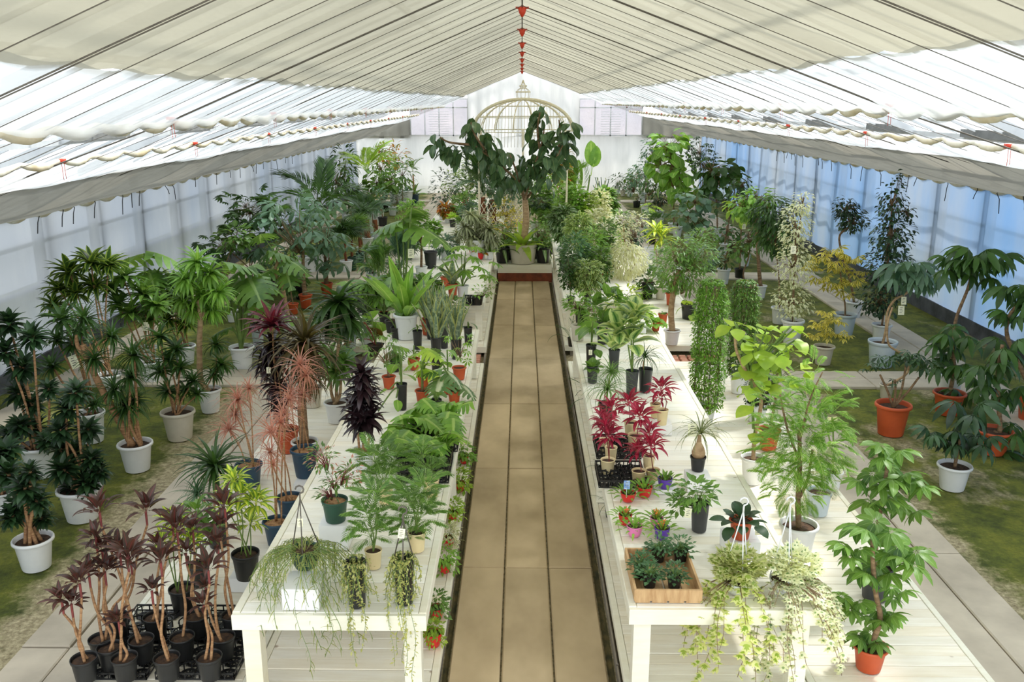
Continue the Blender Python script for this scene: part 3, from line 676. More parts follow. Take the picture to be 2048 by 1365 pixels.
# ------------------------------------------------------------------ a potted plant
class Plant:
    """x, y: the foot of the pot as measured; z: height of what it stands on; w: rim width as measured"""
    def __init__(s, x, y, z, pot, w, label, name='potted_plant', group=None, hr=None, mulch=False, dia=None, cat='plant', hide=False, soil=True, top=None):
        p = at(x, y, z); k = mpp(p); s.d = dia or w * mpp(p + Vector((0, 0, .2))); s.h = s.d * (hr or HR[pot])
        if top is not None:    # rim height measured: centre of the rim
            q = atY(x, top, p.y + s.d * .35); s.h = max(.04, q.z - z)
        p = p + Vector((0, s.d * .34, 0)); p.z = z + .004; s.p = p; s.Y = p.y; s.z = z; s.k = mpp(p)
        s.e = empty(name, p, label, cat, group); s.pot = pot
        rot = PI / 4 if pot == 'greensquare' else R.uniform(0, 6)
        obj('pot', POT[pot], s.e, RZ(rot) @ SC(s.d, s.d, s.h))
        s.sz = s.h * .86
        if soil: obj('soil', MULCH if mulch else SOIL, s.e, TR(0, 0, s.sz) @ RZ(R.uniform(0, 6)) @ SC(s.d * .92))
    def at(s, px, py, dy=0.):      # local place seen at (px, py), dy metres behind the stem
        return atY(px, py, s.Y + dy) - s.p
    def stem(s, pts, r0, r1=None, mat=None, name='stem', bow=.0, n=7, steps=8, knots=0.):
        pts = [Vector(q) for q in pts]; r1 = r1 if r1 is not None else r0 * .6
        if len(pts) == 2 and bow:
            m = (pts[0] + pts[1]) / 2 + Vector((R.uniform(-bow, bow), R.uniform(-bow, bow), 0)); pts = [pts[0], m, pts[1]]
        P = spline(pts, steps); K = len(P); rad = [(r0 + (r1 - r0) * i / (K - 1)) * (1 + knots * R.uniform(-1, 1)) for i in range(K)]
        b = B(); b.tube(P, rad, n); return obj(name, b.mesh(name, mat or M_bark), s.e)
    def leaf(s, me, M, name='leaf', parent=None): return obj(name, me, parent or s.e, M)
    def stuff(s, T_M, mat, name='foliage', parent=None):
        b = B()
        for T, Ms in T_M: b.many(T, Ms)
        return obj(name, b.mesh(name, mat), parent or s.e, kind='stuff')
    def tag(s, px, py, w=10, dy=-.12, tilt=0.):
        q = s.at(px, py, dy); k = w * s.k
        o = obj('price_card', CARD, s.e, TR(q) @ RY(tilt) @ RX(-.15) @ SC(k)); obj('string', STR, o); return s
def spline(P, m):
    out = []
    if len(P) < 3: return [P[0].lerp(P[-1], i / m) for i in range(m + 1)]
    for i in range(len(P) - 1):
        a = P[max(i - 1, 0)]; b_ = P[i]; c = P[i + 1]; d = P[min(i + 2, len(P) - 1)]
        for j in range(m):
            t = j / m; out.append(.5 * ((2 * b_) + (c - a) * t + (2 * a - 5 * b_ + 4 * c - d) * t * t + (3 * b_ - a - 3 * c + d) * t ** 3))
    out.append(P[-1]); return out
def ros(c, n, L, el0=1.25, el1=-.35, tilt=None, jit=.15, smin=.55, az0=None, stack=0.):
    """places of the blades of one leaf head"""
    Ms = []; az0 = R.uniform(0, 6.28) if az0 is None else az0
    for i in range(n):
        t = (i + .5) / n; az = az0 + i * 2.39996 + R.uniform(-jit, jit); el = el0 + (el1 - el0) * t ** .9 + R.uniform(-jit, jit)
        l = L * (smin + (1 - smin) * math.sin(PI * min(1, .25 + t * .62))) * R.uniform(.9, 1.08)
        M = TR(c + Vector((0, 0, -stack * t))) @ (tilt or Matrix()) @ RZ(az) @ RY(-el) @ SC(l); Ms.append(M)
    return Ms
def leanM(a=.3): return RX(R.uniform(-a, a)) @ RY(R.uniform(-a, a))
# shared blade shapes, one metre long, scaled at placing
T_strap = [leafT('strap', 1, .17, 5, d, 0, .35) for d in (.7, 1.1)]
T_strapw = [leafT('strap', 1, .26, 5, d, 0, .35) for d in (.6, 1.0)]
T_lance = [leafT('lance', 1, .24, 5, d, 0, .3, .12) for d in (.6, 1.0)]
T_cord = [leafT('lance', 1, .24, 6, d, .1, .35, .25) for d in (.7, 1.2)]
T_thin2 = [leafT('needle', 1, .05, 5, d, 0, .3) for d in (.8, 1.4)]
T_sans = [leafT('strap', 1, .15, 5, d, 0, .5, 0, .15) for d in (.1, .3)]
T_comp2 = [leafT('lance', 1, .36, 4, d, 0, .3) for d in (.5, .9)]
T_thin = [leafT('needle', 1, .075, 5, d, 0, .3) for d in (.9, 1.5)]
T_arch = [leafT('needle', 1, .032, 6, d, 0, .3) for d in (1.6, 2.3)]
T_oval = [leafT('oval', 1, .46, 5, d, 0, .2, .15) for d in (.5, .9)]
T_ovalb = [leafT('oval', 1, .55, 6, d, 0, .15, .2) for d in (.6, 1.0)]
T_heart = [leafT('heart', 1, .88, 5, d, -.2, .12, .25) for d in (.4, .8)]
T_tri = [leafT('oval', 1, .5, 2, .4, 0, .2)]
T_tri2 = [leafT('lance', 1, .34, 2, .4, 0, .2)]
T_comp = [leafT('strap', 1, .30, 4, d, 0, .45) for d in (.4, .8)]
T_mons = [monsT(1, 5, q, 0, d) for q, d in ((1, .5), (2, .8))]
T_schefn = [palmT(9, .66, .24, 'oval', .34, .5, 2 * PI, -.1, .4, 4, .2, q, 1.0) for q in (11, 12)]
T_schef = [palmT(n, .62, .36, 'oval', .38, .3, 2 * PI, -.05, .4, 4, .2, q, .65) for n, q in ((8, 1), (9, 2))]
T_pach = [palmT(6, .62, .32, 'obov', .38, .3, 2 * PI, -.1, .5, 4, .2, q, .6) for q in (3, 4)]
T_schefs = [palmT(7, .5, .34, 'oval', .5, .3, 2 * PI, -.1, .5, 2, .2, q, .5) for q in (5, 6)]
T_fan = [palmT(22, .62, .07, 'needle', .38, .1, 4.4, .1, .7, 3, .1, q, .7) for q in (7, 8)]
T_lobe = [palmT(9, .5, .30, 'obov', .5, .2, 4.6, .0, .6, 3, .2, q, .4) for q in (9, 10)]
T_areca = [pinT(1, 22, .34, .09, 1.15, d, .95, 'lance', 3, .7, .25, .35, 3) for d in (1.2, 1.8)]
T_fern = [pinT(1, 14, .24, .42, 1.0, d, 1.3, 'lance', 1, .2, .12, .1, 4) for d in (1.2, 2.0)]
T_mimosa = [pinT(1, 13, .30, .20, .4, d, 1.15, 'lance', 2, .3, .2, .05, 5) for d in (.7, 1.2)]
T_xan = [pinT(1, 9, .34, .22, .9, d, .9, 'obov', 2, .3, .42, .1, 6) for d in (.8, 1.3)]
T_ivy = ivyT(1)
T_banp = [leafT('strap', 1, .21, 7, d, 0, .3, .15, .1) for d in (.25, .6)]
T_xan2 = [pinT(1, 11, .34, .22, .5, d, 1.1, 'lance', 2, .4, .25, .05, 8) for d in (.8, 1.2)]
T_ban = [leafT('oval', 1, .40, 8, d, 0, .25, .28, .08) for d in (.3, .7)]
def lm(Ts, mat, name='leaf', _c={}):
    k = (id(Ts), mat)
    if k not in _c:
        _c[k] = []
        for T in Ts: b = B(); b.tpl(T); _c[k].append(b.mesh(name, LM[mat]))
    return _c[k]

HS = 1.42
# ---- plant habits
def heads(P, hs, Ts, mat, n=34, stems=True, r=.012, smat=None, el=(1.25, -.4), fork=None, ind=False, dz=.1, stack=.0, name='leaf_head', bow=.03, base=None):
    """leaf heads on canes; hs = (px, py, radius in picture elements)"""
    n = int(n * 1.25)
    for i, (px, py, rp) in enumerate(hs):
        dy = R.uniform(-dz, dz); c = P.at(px, py, dy); L = rp * P.k * HS
        if stems:
            a = R.uniform(0, 6.28); b0 = base or Vector((math.cos(a), math.sin(a), 0)) * P.d * .18; b0 = Vector((b0.x, b0.y, P.sz))
            P.stem([b0, c], r * .72, r * .6, smat or M_cane, 'cane', bow, 6, 6)
        if ind:
            mes = lm(Ts, mat)
            for j, M in enumerate(ros(c, n, L, el[0], el[1], leanM(.25), stack=stack)): P.leaf(mes[j % len(mes)], M)
        else:
            Ms = ros(c, n, L, el[0], el[1], leanM(.25), stack=stack)
            P.stuff([(Ts[q], Ms[q::len(Ts)]) for q in range(len(Ts))], LM[mat], name)
def blob(c, rad, n, fill=.5):
    out = []
    for i in range(n):
        v = Vector((R.gauss(0, 1), R.gauss(0, 1), R.gauss(0, 1))).normalized(); f = fill + (1 - fill) * R.random() ** .6
        out.append((Vector((c[0] + v.x * rad[0] * f, c[1] + v.y * rad[1] * f, c[2] + v.z * rad[2] * f)), v))
    return out
def outM(p, v, L, droop=.2, up=.3):
    az = math.atan2(v.y, v.x) + R.uniform(-.7, .7); el = math.asin(max(-1, min(1, v.z))) * .5 + up + R.uniform(-.5, .4) - droop
    return TR(p) @ RZ(az) @ RY(-el) @ RX(R.uniform(-.4, .4)) @ SC(L * R.uniform(.7, 1.15))
def bush(P, bl, Ts, mat, Lp, ind=False, twigs=True, trunk=None, r=.012, tmat=None, droop=.2, up=.3, fill=.4, asp=1., maxt=26):
    """crowns; bl = (px, py, rx px, rz px, n); Lp leaf length in picture elements"""
    L = Lp * P.k
    for (px, py, rx, rz, n) in bl:
        c = P.at(px, py); rx *= P.k; rz *= P.k; pts = blob(c, (rx, rx * asp, rz), n, fill); Ms = [outM(p, v, L, droop, up) for p, v in pts]
        lo = Vector((c.x * .4, c.y * .4, max(P.sz, c.z - rz * 1.0)))
        if trunk:
            st = [Vector((0, 0, P.sz))] + [P.at(*q) for q in trunk] + [c]
            P.stem(st, r, r * .6, tmat, 'trunk', 0, 7, 6, .06); lo = c - Vector((0, 0, rz * .3)); trunk = None if len(bl) == 1 else trunk
        if twigs:
            b = B()
            for p, v in pts[::max(1, n // maxt)]: b.tube([lo, lo.lerp(p, .5) + Vector((0, 0, .02)), p], [r * .35, r * .25, r * .12], 4)
            obj('twigs', b.mesh('twigs', tmat or M_bark), P.e, kind='stuff')
        if ind:
            mes = lm(Ts, mat)
            for j, M in enumerate(Ms): P.leaf(mes[j % len(mes)], M)
        else: P.stuff([(Ts[q], Ms[q::len(Ts)]) for q in range(len(Ts))], LM[mat])
def clump(P, n, Lp, Ts, mat, el=(1.35, .2), ind=True, spread=.12, stalk=0., name='leaf', smat=None, z=None, c=None, fz=1.):
    """leaves from the soil; stalk: length of a separate leaf stalk, picture elements"""
    L = Lp * P.k; sk = stalk * P.k; mes = lm(Ts, mat) if ind else None; acc = [[] for _ in Ts]; bs = B(); az0 = R.uniform(0, 6)
    c = c or Vector((0, 0, P.sz if z is None else z))
    for i in range(n):
        t = (i + .5) / n; az = az0 + i * 2.39996; e = el[0] + (el[1] - el[0]) * t + R.uniform(-.1, .1); s = R.uniform(.75, 1.1)
        o = c + Vector((math.cos(az), math.sin(az), 0)) * P.d * spread * t
        if sk:
            q = o + Vector((math.cos(az) * math.cos(e), math.sin(az) * math.cos(e), math.sin(e))) * sk * s
            bs.tube([o, o.lerp(q, .5) + Vector((0, 0, sk * .06)), q], [.008 * L / .25, .006 * L / .25, .005 * L / .25], 5); M = TR(q) @ RZ(az + R.uniform(-.3, .3)) @ RY(-(e - 1.1) * fz) @ RX(R.uniform(-.25, .25)) @ SC(L * s)
        else: M = TR(o) @ RZ(az) @ RY(-e) @ RX(R.uniform(-.2, .2)) @ SC(L * s)
        if ind: P.leaf(mes[i % len(mes)], M, name)
        else: acc[i % len(Ts)].append(M)
    if sk: obj('leaf_stalks', bs.mesh('leaf_stalks', smat or M_green_stem), P.e, kind='stuff')
    if not ind: P.stuff(list(zip(Ts, acc)), LM[mat])
def leafat(P, lst, Ts, mat, Lp=None, origin=None, name='leaf', smat=None, r=.007, face=.3):
    """single big leaves seen at given places on long stalks: (px, py, length px, azimuth, dy)"""
    mes = lm(Ts, mat); bs = B()
    for i, (px, py, l, az, dy) in enumerate(lst):
        q = P.at(px, py, dy); o = origin or Vector((0, 0, P.sz)); a = math.radians(az); L = l * P.k * (1.22 if Ts is T_mons else 1)
        q0 = q - Vector((math.cos(a), math.sin(a), 0)) * L * .35
        m = o.lerp(q0, .5) + Vector((0, 0, .05)) - (q0 - o) * .12
        bs.tube(spline([o, m, q0], 5), r, 5)
        P.leaf(mes[i % len(mes)], TR(q0) @ RZ(a) @ RY(face) @ RX(R.uniform(-.3, .3)) @ SC(L), name)
    obj('leaf_stalks', bs.mesh('leaf_stalks', smat or M_green_stem), P.e, kind='stuff')
def strands(P, n, lenp, mat, Ts, Lp, rim=.5, smat=None, r=.0016, step=2.0, out=.25, zmin=None, wob=.02, dirs=None, jl=(.5, 1.1), name='trailing_strands', leafs=True, lat=.0):
    """trailing shoots over the rim"""
    b = B(); acc = [[] for _ in Ts]; L = Lp * P.k
    for i in range(n):
        az = (dirs[i % len(dirs)] + R.uniform(-.25, .25)) if dirs else R.uniform(0, 6.28); ln = (lenp[i % len(lenp)] if isinstance(lenp, (list, tuple)) else lenp) * P.k * R.uniform(*jl)
        d = Vector((math.cos(az), math.sin(az), 0)); p = d * P.d * rim * .6 + Vector((0, 0, P.sz)); pts = [p, d * P.d * rim * 1.02 + Vector((0, 0, P.h * 1.02 + .01))]
        q = pts[-1] + d * P.d * out * .4; s = 0; dl = .03; q = q - Vector((0, 0, .0)); ph = R.uniform(0, 6)
        while s < ln:
            q = q + Vector((math.cos(ph + s * 12) * wob * .3 + d.x * out * .02 * math.exp(-s * 5) + lat * d.x * .02, math.sin(ph + s * 9) * wob * .3 + d.y * out * .02 * math.exp(-s * 5), -dl)); s += dl; pts.append(q.copy())
        b.tube(pts, r, 4)
        if leafs:
            k = 0; f = step * L * .5
            for a_, c_ in zip(pts, pts[1:]):
                seg = (c_ - a_).length; m = max(1, int(seg / max(f, .004)))
                for j in range(m):
                    pp = a_.lerp(c_, (j + .5) / m); acc[k % len(Ts)].append(TR(pp) @ RZ(R.uniform(0, 6.28)) @ RY(R.uniform(-.3, .9)) @ SC(L * R.uniform(.6, 1.2))); k += 1
    obj('trailing_stems', b.mesh('trailing_stems', smat or M_green_stem), P.e, kind='stuff')
    if leafs: P.stuff(list(zip(Ts, acc)), LM[mat], name)
def hanger(P, px, py, mat):
    top = P.at(px, py); b = B()
    for k in range(3):
        a = .6 + k * 2.1; b.tube([Vector((math.cos(a) * P.d * .48, math.sin(a) * P.d * .48, P.h)), top], .0035, 5)
    o = obj('hanger', b.mesh('hanger', mat), P.e); b = B(); r = .022
    b.tube([top + Vector((0, 0, -.01)), top + Vector((0, 0, .02))] + [top + Vector((r * math.cos(q) - 0, 0, .03 + r + r * math.sin(q))) for q in (-1.5, -.7, 0, .8, 1.6, 2.4, 3.1)], .005, 6); obj('hook', b.mesh('hook', mat), o)
def box_stand(x, y, z, w, h, label, mat=None, name='display_box', group=None, d=None, clear=False):
    """open-fronted white display cube; x,y foot centre front; w,h metres"""
    p = at(x, y, z); d = d or w; e = empty(name, (p.x, p.y + d / 2, z + .002), label, 'box', group); t = .012; a = w / 2
    for nm, lo, hi in (('top_panel', (-a, -d / 2, h - t), (a, d / 2, h)), ('side_panel', (-a, -d / 2, 0), (-a + t, d / 2, h - t)), ('side_panel', (a - t, -d / 2, 0), (a, d / 2, h - t)), ('front_panel', (-a + t, -d / 2, 0), (a - t, -d / 2 + t, h - t)), ('back_panel', (-a + t, d / 2 - t, 0), (a - t, d / 2, h - t))):
        b = B(); b.box(lo, hi); obj(nm, b.mesh(nm, mat or M_box, False), e)
    return e, z + h + .002
def tray(x, y, z, w, l, nx, ny, label, h=.045, name='pot_tray', mat=None, rot=0.):
    """black mesh carrying tray with round cells"""
    p = at(x, y, z); e = empty(name, (p.x, p.y + l / 2, z + .003), label, 'tray', 'black carrying trays'); mat = mat or M_blk; e.rotation_euler = (0, 0, rot)
    b = B(); a, c = w / 2, l / 2; t = .004
    for q in ((-a, -c, -a + t, c), (a - t, -c, a, c), (-a, -c, a, -c + t), (-a, c - t, a, c)):
        b.box((q[0], q[1], h - .012), (q[2], q[3], h)); b.box((q[0], q[1], 0), (q[2], q[3], .008))
        n = 8
        for k in range(n + 1):
            xx = q[0] + (q[2] - q[0]) * k / n; yy = q[1] + (q[3] - q[1]) * k / n
            if q[2] - q[0] < .01: b.box((q[0], min(yy, c - t), 0), (q[2], min(yy, c - t) + t, h))
            else: b.box((min(xx, a - t), q[1], 0), (min(xx, a - t) + t, q[3], h))
    obj('tray_rim', b.mesh('tray_rim', mat, False), e); b = B(); r = min(w / nx, l / ny) / 2
    for i in range(nx):
        for j in range(ny):
            cx_, cy_ = -a + w * (i + .5) / nx, -c + l * (j + .5) / ny
            b.lathe([(r * .96, h - .008), (r * .99, h - .008), (r * .99, h), (r * .96, h), (r * .96, h - .008)], 14, 0, M=TR(cx_, cy_, 0))
            for k in range(8): q = k * PI / 4; b.box((-.003, r * .9, 0), (.003, r * .93 + .004, h - .004), M=TR(cx_, cy_, 0) @ RZ(q))
            b.lathe([(r * .6, 0), (r * .9, 0), (r * .9, .004), (r * .6, .004), (r * .6, 0)], 12, 0, M=TR(cx_, cy_, 0))
            for k in range(4): b.box((-.003, -r * .6, 0), (.003, r * .6, .004), M=TR(cx_, cy_, 0) @ RZ(k * PI / 4))
    obj('tray_cells', b.mesh('tray_cells', mat, False), e, kind='stuff'); return e
# ------------------------------------------------------------------ plants on the mossy ground, left
G, D, T = .006, ZD + .003, ZT + .003
gd = 'compact dracaenas in white pots on the left moss'
P = Plant(60, 1149, G, 'white', 80, 'compact dark dracaena in white pot, nearest the camera on the left moss', 'dracaena', gd, top=1077)
heads(P, [(50, 975, 30), (75, 998, 26), (15, 945, 32), (40, 1010, 26), (85, 1032, 22), (22, 1030, 26), (60, 940, 22)], T_comp2, 'deep', 40, r=.02, el=(1.3, -.5), stack=.05, smat=M_cane)
P = Plant(152, 1051, G, 'white', 88, 'many-tiered compact dracaena in wide white pot behind the red cordylines', 'dracaena', gd, top=975)
heads(P, [(134, 815, 28), (120, 858, 26), (122, 895, 26), (176, 858, 24), (126, 938, 30), (182, 915, 24), (152, 782, 26), (150, 900, 22), (196, 940, 24), (172, 965, 26), (140, 975, 22)], T_comp2, 'deep', 40, r=.016, el=(1.3, -.5), stack=.05)
P = Plant(72, 961, G, 'white', 76, 'compact dracaena with eight leaf tufts in white pot, near the left wall', 'dracaena', gd, top=890)
heads(P, [(18, 645, 30), (66, 672, 27), (46, 733, 30), (10, 700, 26), (36, 785, 28), (66, 806, 22), (74, 852, 26), (97, 776, 20), (40, 850, 24), (92, 880, 20), (18, 870, 24)], T_comp2, 'deep', 40, r=.016, el=(1.3, -.45), stack=.05)
P = Plant(4, 1034, G, 'white', 40, 'white pot cut by the left edge with a compact dracaena', 'dracaena', gd, top=985)
heads(P, [(12, 905, 30), (2, 935, 26), (22, 960, 26), (-12, 920, 28)], T_comp2, 'deep', 40, r=.015, el=(1.3, -.4))
P = Plant(178, 890, G, 'white', 58, 'tall dracaena with cream price card on its cane, white pot behind the compact ones', 'dracaena', top=824)
heads(P, [(128, 640, 40), (114, 682, 30), (106, 735, 30), (150, 690, 30), (160, 665, 26), (175, 790, 22), (190, 810, 20)], T_strap, 'dark', 30, r=.016, el=(1.35, -.3)); P.tag(143, 712, 17, tilt=-.35)
P = Plant(266, 949, G, 'whitesmooth', 70, 'yucca-like dracaena with thick forked trunk and long thin leaves, smooth white pot', 'dragon_tree', top=886)
P.stem([Vector((-.02, 0, P.sz)), P.at(215, 800), P.at(180, 730), P.at(166, 690)], .035, .026, M_cane, 'trunk', knots=.05); P.stem([P.at(172, 715), P.at(156, 695), P.at(152, 670)], .02, .016, M_cane, 'trunk')
heads(P, [(170, 640, 46), (222, 676, 44), (188, 720, 36)], T_thin, 'dark', 60, stems=False, el=(1.4, -.5))
heads(P, [(268, 712, 50), (228, 780, 42), (262, 755, 40), (252, 815, 44), (272, 800, 36)], T_thin, 'dark', 60, r=.02, el=(1.4, -.6))
P = Plant(352, 886, G, 'offwhite', 69, 'bushy dark dracaena in greyish white pot on the left moss', 'dracaena', top=822)
heads(P, [(337, 722, 32), (360, 738, 28), (320, 676, 32), (386, 764, 28), (322, 745, 28), (336, 785, 24), (372, 782, 26), (352, 700, 26), (395, 790, 22)], T_strap, 'dark', 28, r=.013, el=(1.35, -.35))
P = Plant(416, 829, G, 'whitesmooth', 50, 'tall tree-like dracaena with bare pale trunk and drooping lime green mops of leaves', 'dracaena', top=778)
P.stem([Vector((0, 0, P.sz)), P.at(402, 760), P.at(399, 690), P.at(401, 640), P.at(398, 600)], .034, .026, M_pale_bark, 'trunk', knots=.05); P.stem([P.at(401, 650), P.at(410, 622)], .016, .014, M_pale_bark, 'trunk')
heads(P, [(395, 525, 36), (372, 560, 32), (420, 548, 34), (404, 590, 36), (438, 585, 30), (365, 600, 30), (425, 620, 30), (385, 620, 26)], T_strap, 'fresh', 44, stems=False, el=(1.3, -1.0))
heads(P, [(432, 690, 26), (442, 730, 30), (428, 750, 24)], T_strap, 'dark', 30, r=.008, el=(1.3, -.7))
P = Plant(366, 732, G, 'white', 46, 'leafy striped dracaena in white pot behind the greyish white one', 'dracaena', top=691)
heads(P, [(352, 600, 32), (335, 640, 30), (372, 650, 30), (345, 570, 32), (312, 560, 28), (375, 578, 28), (330, 610, 28)], T_strapw, 'stripe', 28, r=.012, el=(1.3, -.3))
P = Plant(215, 800, G, 'white', 50, 'tall striped dracaena standing against the left wall film', 'dracaena')
heads(P, [(140, 548, 40), (182, 528, 36), (216, 532, 34), (150, 590, 34), (118, 580, 28), (190, 575, 30), (108, 612, 26)], T_strapw, 'stripe', 28, r=.014, el=(1.3, -.3))
P = Plant(300, 770, G, 'white', 46, 'dracaena with bright green tufts and a cream price card, in the left crowd', 'dracaena')
heads(P, [(285, 590, 34), (262, 628, 32), (312, 612, 30), (246, 556, 38), (300, 640, 26), (236, 610, 30), (225, 580, 32)], T_strapw, 'mid', 28, r=.013, el=(1.3, -.35)); P.tag(290, 645, 11)
P = Plant(290, 740, G, 'white', 44, 'monstera with two broad split leaves above the left crowd', 'monstera')
leafat(P, [(262, 505, 74, 160, 0), (328, 500, 76, 20, 0), (300, 545, 60, -60, -.1), (330, 550, 56, -110, 0)], T_mons, 'mid')
P = Plant(481, 743, G, 'white', 51, 'potted monstera in white pot beside the bare-trunked dracaena', 'monstera', top=693)
leafat(P, [(474, 520, 70, 40, 0), (505, 560, 74, -60, -.1), (545, 608, 76, -20, -.1), (452, 600, 60, 190, 0), (470, 560, 62, -100, .1), (430, 560, 56, 160, .1), (490, 530, 60, -140, .1), (530, 560, 60, 30, .2), (446, 655, 40, 200, 0), (520, 590, 56, 10, .2)], T_mons, 'mid', r=.012)
P.stem([Vector((0, 0, P.sz)), P.at(478, 655), P.at(476, 625)], .03, .024, M_green_stem, 'trunk')
P = Plant(463, 646, G, 'white', 25, 'small white pot partly hidden by the monstera stem', 'potted_plant'); clump(P, 9, 28, T_lance, 'dark', ind=False)
P = Plant(497, 632, G, 'white', 27, 'white pot with a single leaning monstera leaf, far side of the left moss', 'monstera')
leafat(P, [(470, 575, 40, 150, 0), (505, 585, 44, -40, 0)], T_mons, 'mid')
P = Plant(577, 668, G, 'glazed', 33, 'tree philodendron with scarred leaning trunk in glazed white pot', 'philodendron', top=636)
P.stem([Vector((0, 0, P.sz)), P.at(570, 600), P.at(563, 565), P.at(550, 548), P.at(556, 520)], .03, .024, M_pale_bark, 'trunk', knots=.12)
leafat(P, [(520, 465, 54, 110, 0), (535, 500, 48, 170, 0), (560, 500, 52, 20, 0), (590, 520, 50, -20, -.1), (530, 540, 46, -140, -.1), (575, 545, 50, -70, -.1)], T_mons, 'mid', origin=P.at(556, 525))
def pachira(x, y, w, tr, bl, label, n=1):
    P = Plant(x, y, G, 'orange', w, label, 'pachira', 'money trees in orange pots'); P.stem([Vector((0, 0, P.sz))] + [P.at(*q) for q in tr], .045, .022, M_bark, 'trunk', knots=.05)
    bush(P, bl, T_pach, 'blue', 54, ind=True, droop=.1, up=.2, fill=.45, r=.02)
pachira(610, 618, 28, [(607, 560), (606, 500)], [(590, 455, 60, 52, 30), (560, 500, 42, 40, 14)], 'money tree in orange pot, the nearer of two on the left moss')
pachira(652, 594, 27, [(652, 545), (650, 505)], [(645, 455, 40, 50, 24), (660, 500, 34, 40, 14)], 'money tree in orange pot, the farther of two on the left moss')
P = Plant(586, 630, G, 'orange', 22, 'small orange pot behind the glazed one with thin dark stem', 'potted_tree'); P.stem([Vector((0, 0, P.sz)), P.at(580, 575), P.at(572, 530)], .01, .007, M_bark); bush(P, [(572, 520, 26, 22, 16)], T_pach, 'mid', 28)
P = Plant(606, 548, G, 'white', 34, 'white pot seen between the two money tree trunks', 'potted_plant'); bush(P, [(600, 470, 44, 40, 60)], T_lance, 'mid', 26, trunk=[(604, 510)])
P = Plant(620, 548, G, 'white', 26, 'second white pot close behind the money trees', 'potted_plant'); bush(P, [(625, 440, 34, 34, 60)], T_lance, 'blue', 24, trunk=[(622, 500)])
P = Plant(505, 610, G, 'white', 34, 'aralia with lobed dark leaves near the left wall', 'aralia')
bush(P, [(500, 420, 40, 26, 34), (540, 440, 34, 30, 28), (500, 480, 44, 34, 34), (450, 495, 40, 18, 22)], T_lobe, 'dark', 42, ind=True, r=.012, fill=.3, trunk=[(500, 540)])
P = Plant(455, 600, G, 'white', 30, 'fine-leaved dark shrub beside the left wall', 'shrub'); bush(P, [(448, 492, 44, 18, 110), (490, 410, 24, 18, 60)], T_tri2, 'deep', 12, trunk=[(455, 540)], r=.008)
P = Plant(640, 545, G, 'white', 40, 'large kentia palm with arching dark fronds near the left wall', 'palm')
def fronds(P, lst, Ts, mat, ind=True):
    mes = lm(Ts, mat, 'frond')
    for i, (az, el, l) in enumerate(lst): P.leaf(mes[i % len(mes)], TR(Vector((0, 0, P.sz)) if not hasattr(P, 'fo') else P.fo) @ RZ(math.radians(az)) @ RY(-math.radians(el)) @ RX(R.uniform(-.3, .3)) @ SC(l * P.k), 'frond')
P.stem([Vector((0, 0, P.sz)), P.at(640, 470), P.at(636, 420)], .03, .02, M_green_stem, 'trunk'); P.fo = P.at(638, 425)
fronds(P, [(175, 5, 130), (150, 20, 120), (60, 22, 130), (20, 0, 120), (200, -10, 110), (-20, -10, 110), (100, 30, 120), (-60, 0, 100), (-120, 0, 90)], T_areca, 'dark')
def fanpalm(x, y, z, pot, w, c, n, L, label, tr=None, mat='dark', grp=None, top=None, name='fan_palm'):
    P = Plant(x, y, z, pot, w, label, name, grp, top=top); o = P.at(*c)
    P.stem([Vector((0, 0, P.sz)), o], .03, .02, tr or M_rustbr, 'trunk', .02, knots=.1)
    mes = lm(T_fan, mat); L = L * P.k
    for i in range(n):
        t = (i + .5) / n; P.leaf(mes[i % 2], TR(o) @ RZ(i * 2.4 + .4) @ RY(-(1.35 - 1.5 * t)) @ SC(L * R.uniform(.85, 1.1)))
    return P
fanpalm(692, 548, G, 'white', 27, (690, 478), 14, 58, 'fan palm with slender trunk in white pot, centre of left moss', top=521).tag(692, 478, 6)
fanpalm(704, 542, G, 'greensquare', 22, (704, 480), 12, 54, 'fan palm in dark green square pot, the nearer one', mat='dark')
fanpalm(720, 530, G, 'greensquare', 20, (716, 465), 12, 54, 'fan palm in dark green square pot, the farther one', mat='mid')
P = fanpalm(723, 517, G, 'white', 22, (722, 440), 10, 50, 'fan palm in slim white pot beside the side path', mat='dark'); P.tag(718, 452, 5)
P = Plant(735, 500, G, 'white', 24, 'stout palm with brown fibre trunk in white pot beside the left path', 'palm'); P.stem([Vector((0, 0, P.sz)), P.at(733, 440)], .07, .06, M_rustbr, 'trunk', knots=.1); P.fo = P.at(733, 438)
fronds(P, [(a, 35 - (i % 3) * 22, 62) for i, a in enumerate(range(0, 360, 36))], T_areca, 'dark')
P = Plant(752, 488, G, 'paleblue', 22, 'palm with dense crown in pale blue pot', 'palm'); P.stem([Vector((0, 0, P.sz)), P.at(750, 440)], .06, .05, M_rustbr, 'trunk', knots=.1); P.fo = P.at(750, 438)
fronds(P, [(a + 10, 30 - (i % 3) * 22, 58) for i, a in enumerate(range(0, 360, 40))], T_areca, 'blue')
P = Plant(745, 452, G, 'white', 30, 'tall lime green areca palm at the far left', 'palm'); P.stem([Vector((0, 0, P.sz)), P.at(735, 380)], .05, .04, M_pale_bark, 'trunk'); P.fo = P.at(733, 345)
fronds(P, [(170, 0, 70), (140, 5, 66), (40, 15, 84), (20, 5, 80), (-30, -10, 70), (210, -10, 66), (90, 20, 60), (-80, -5, 62), (-120, -5, 60), (60, 10, 70), (0, 15, 76), (190, 12, 66)], T_areca, 'lime')
P = Plant(790, 408, G, 'white', 30, 'tree with yellowing drooping leaves in white pot near the back wall', 'potted_tree'); bush(P, [(790, 312, 24, 26, 70), (765, 305, 20, 18, 50)], T_lance, 'croton', 18, trunk=[(790, 360)], r=.02)
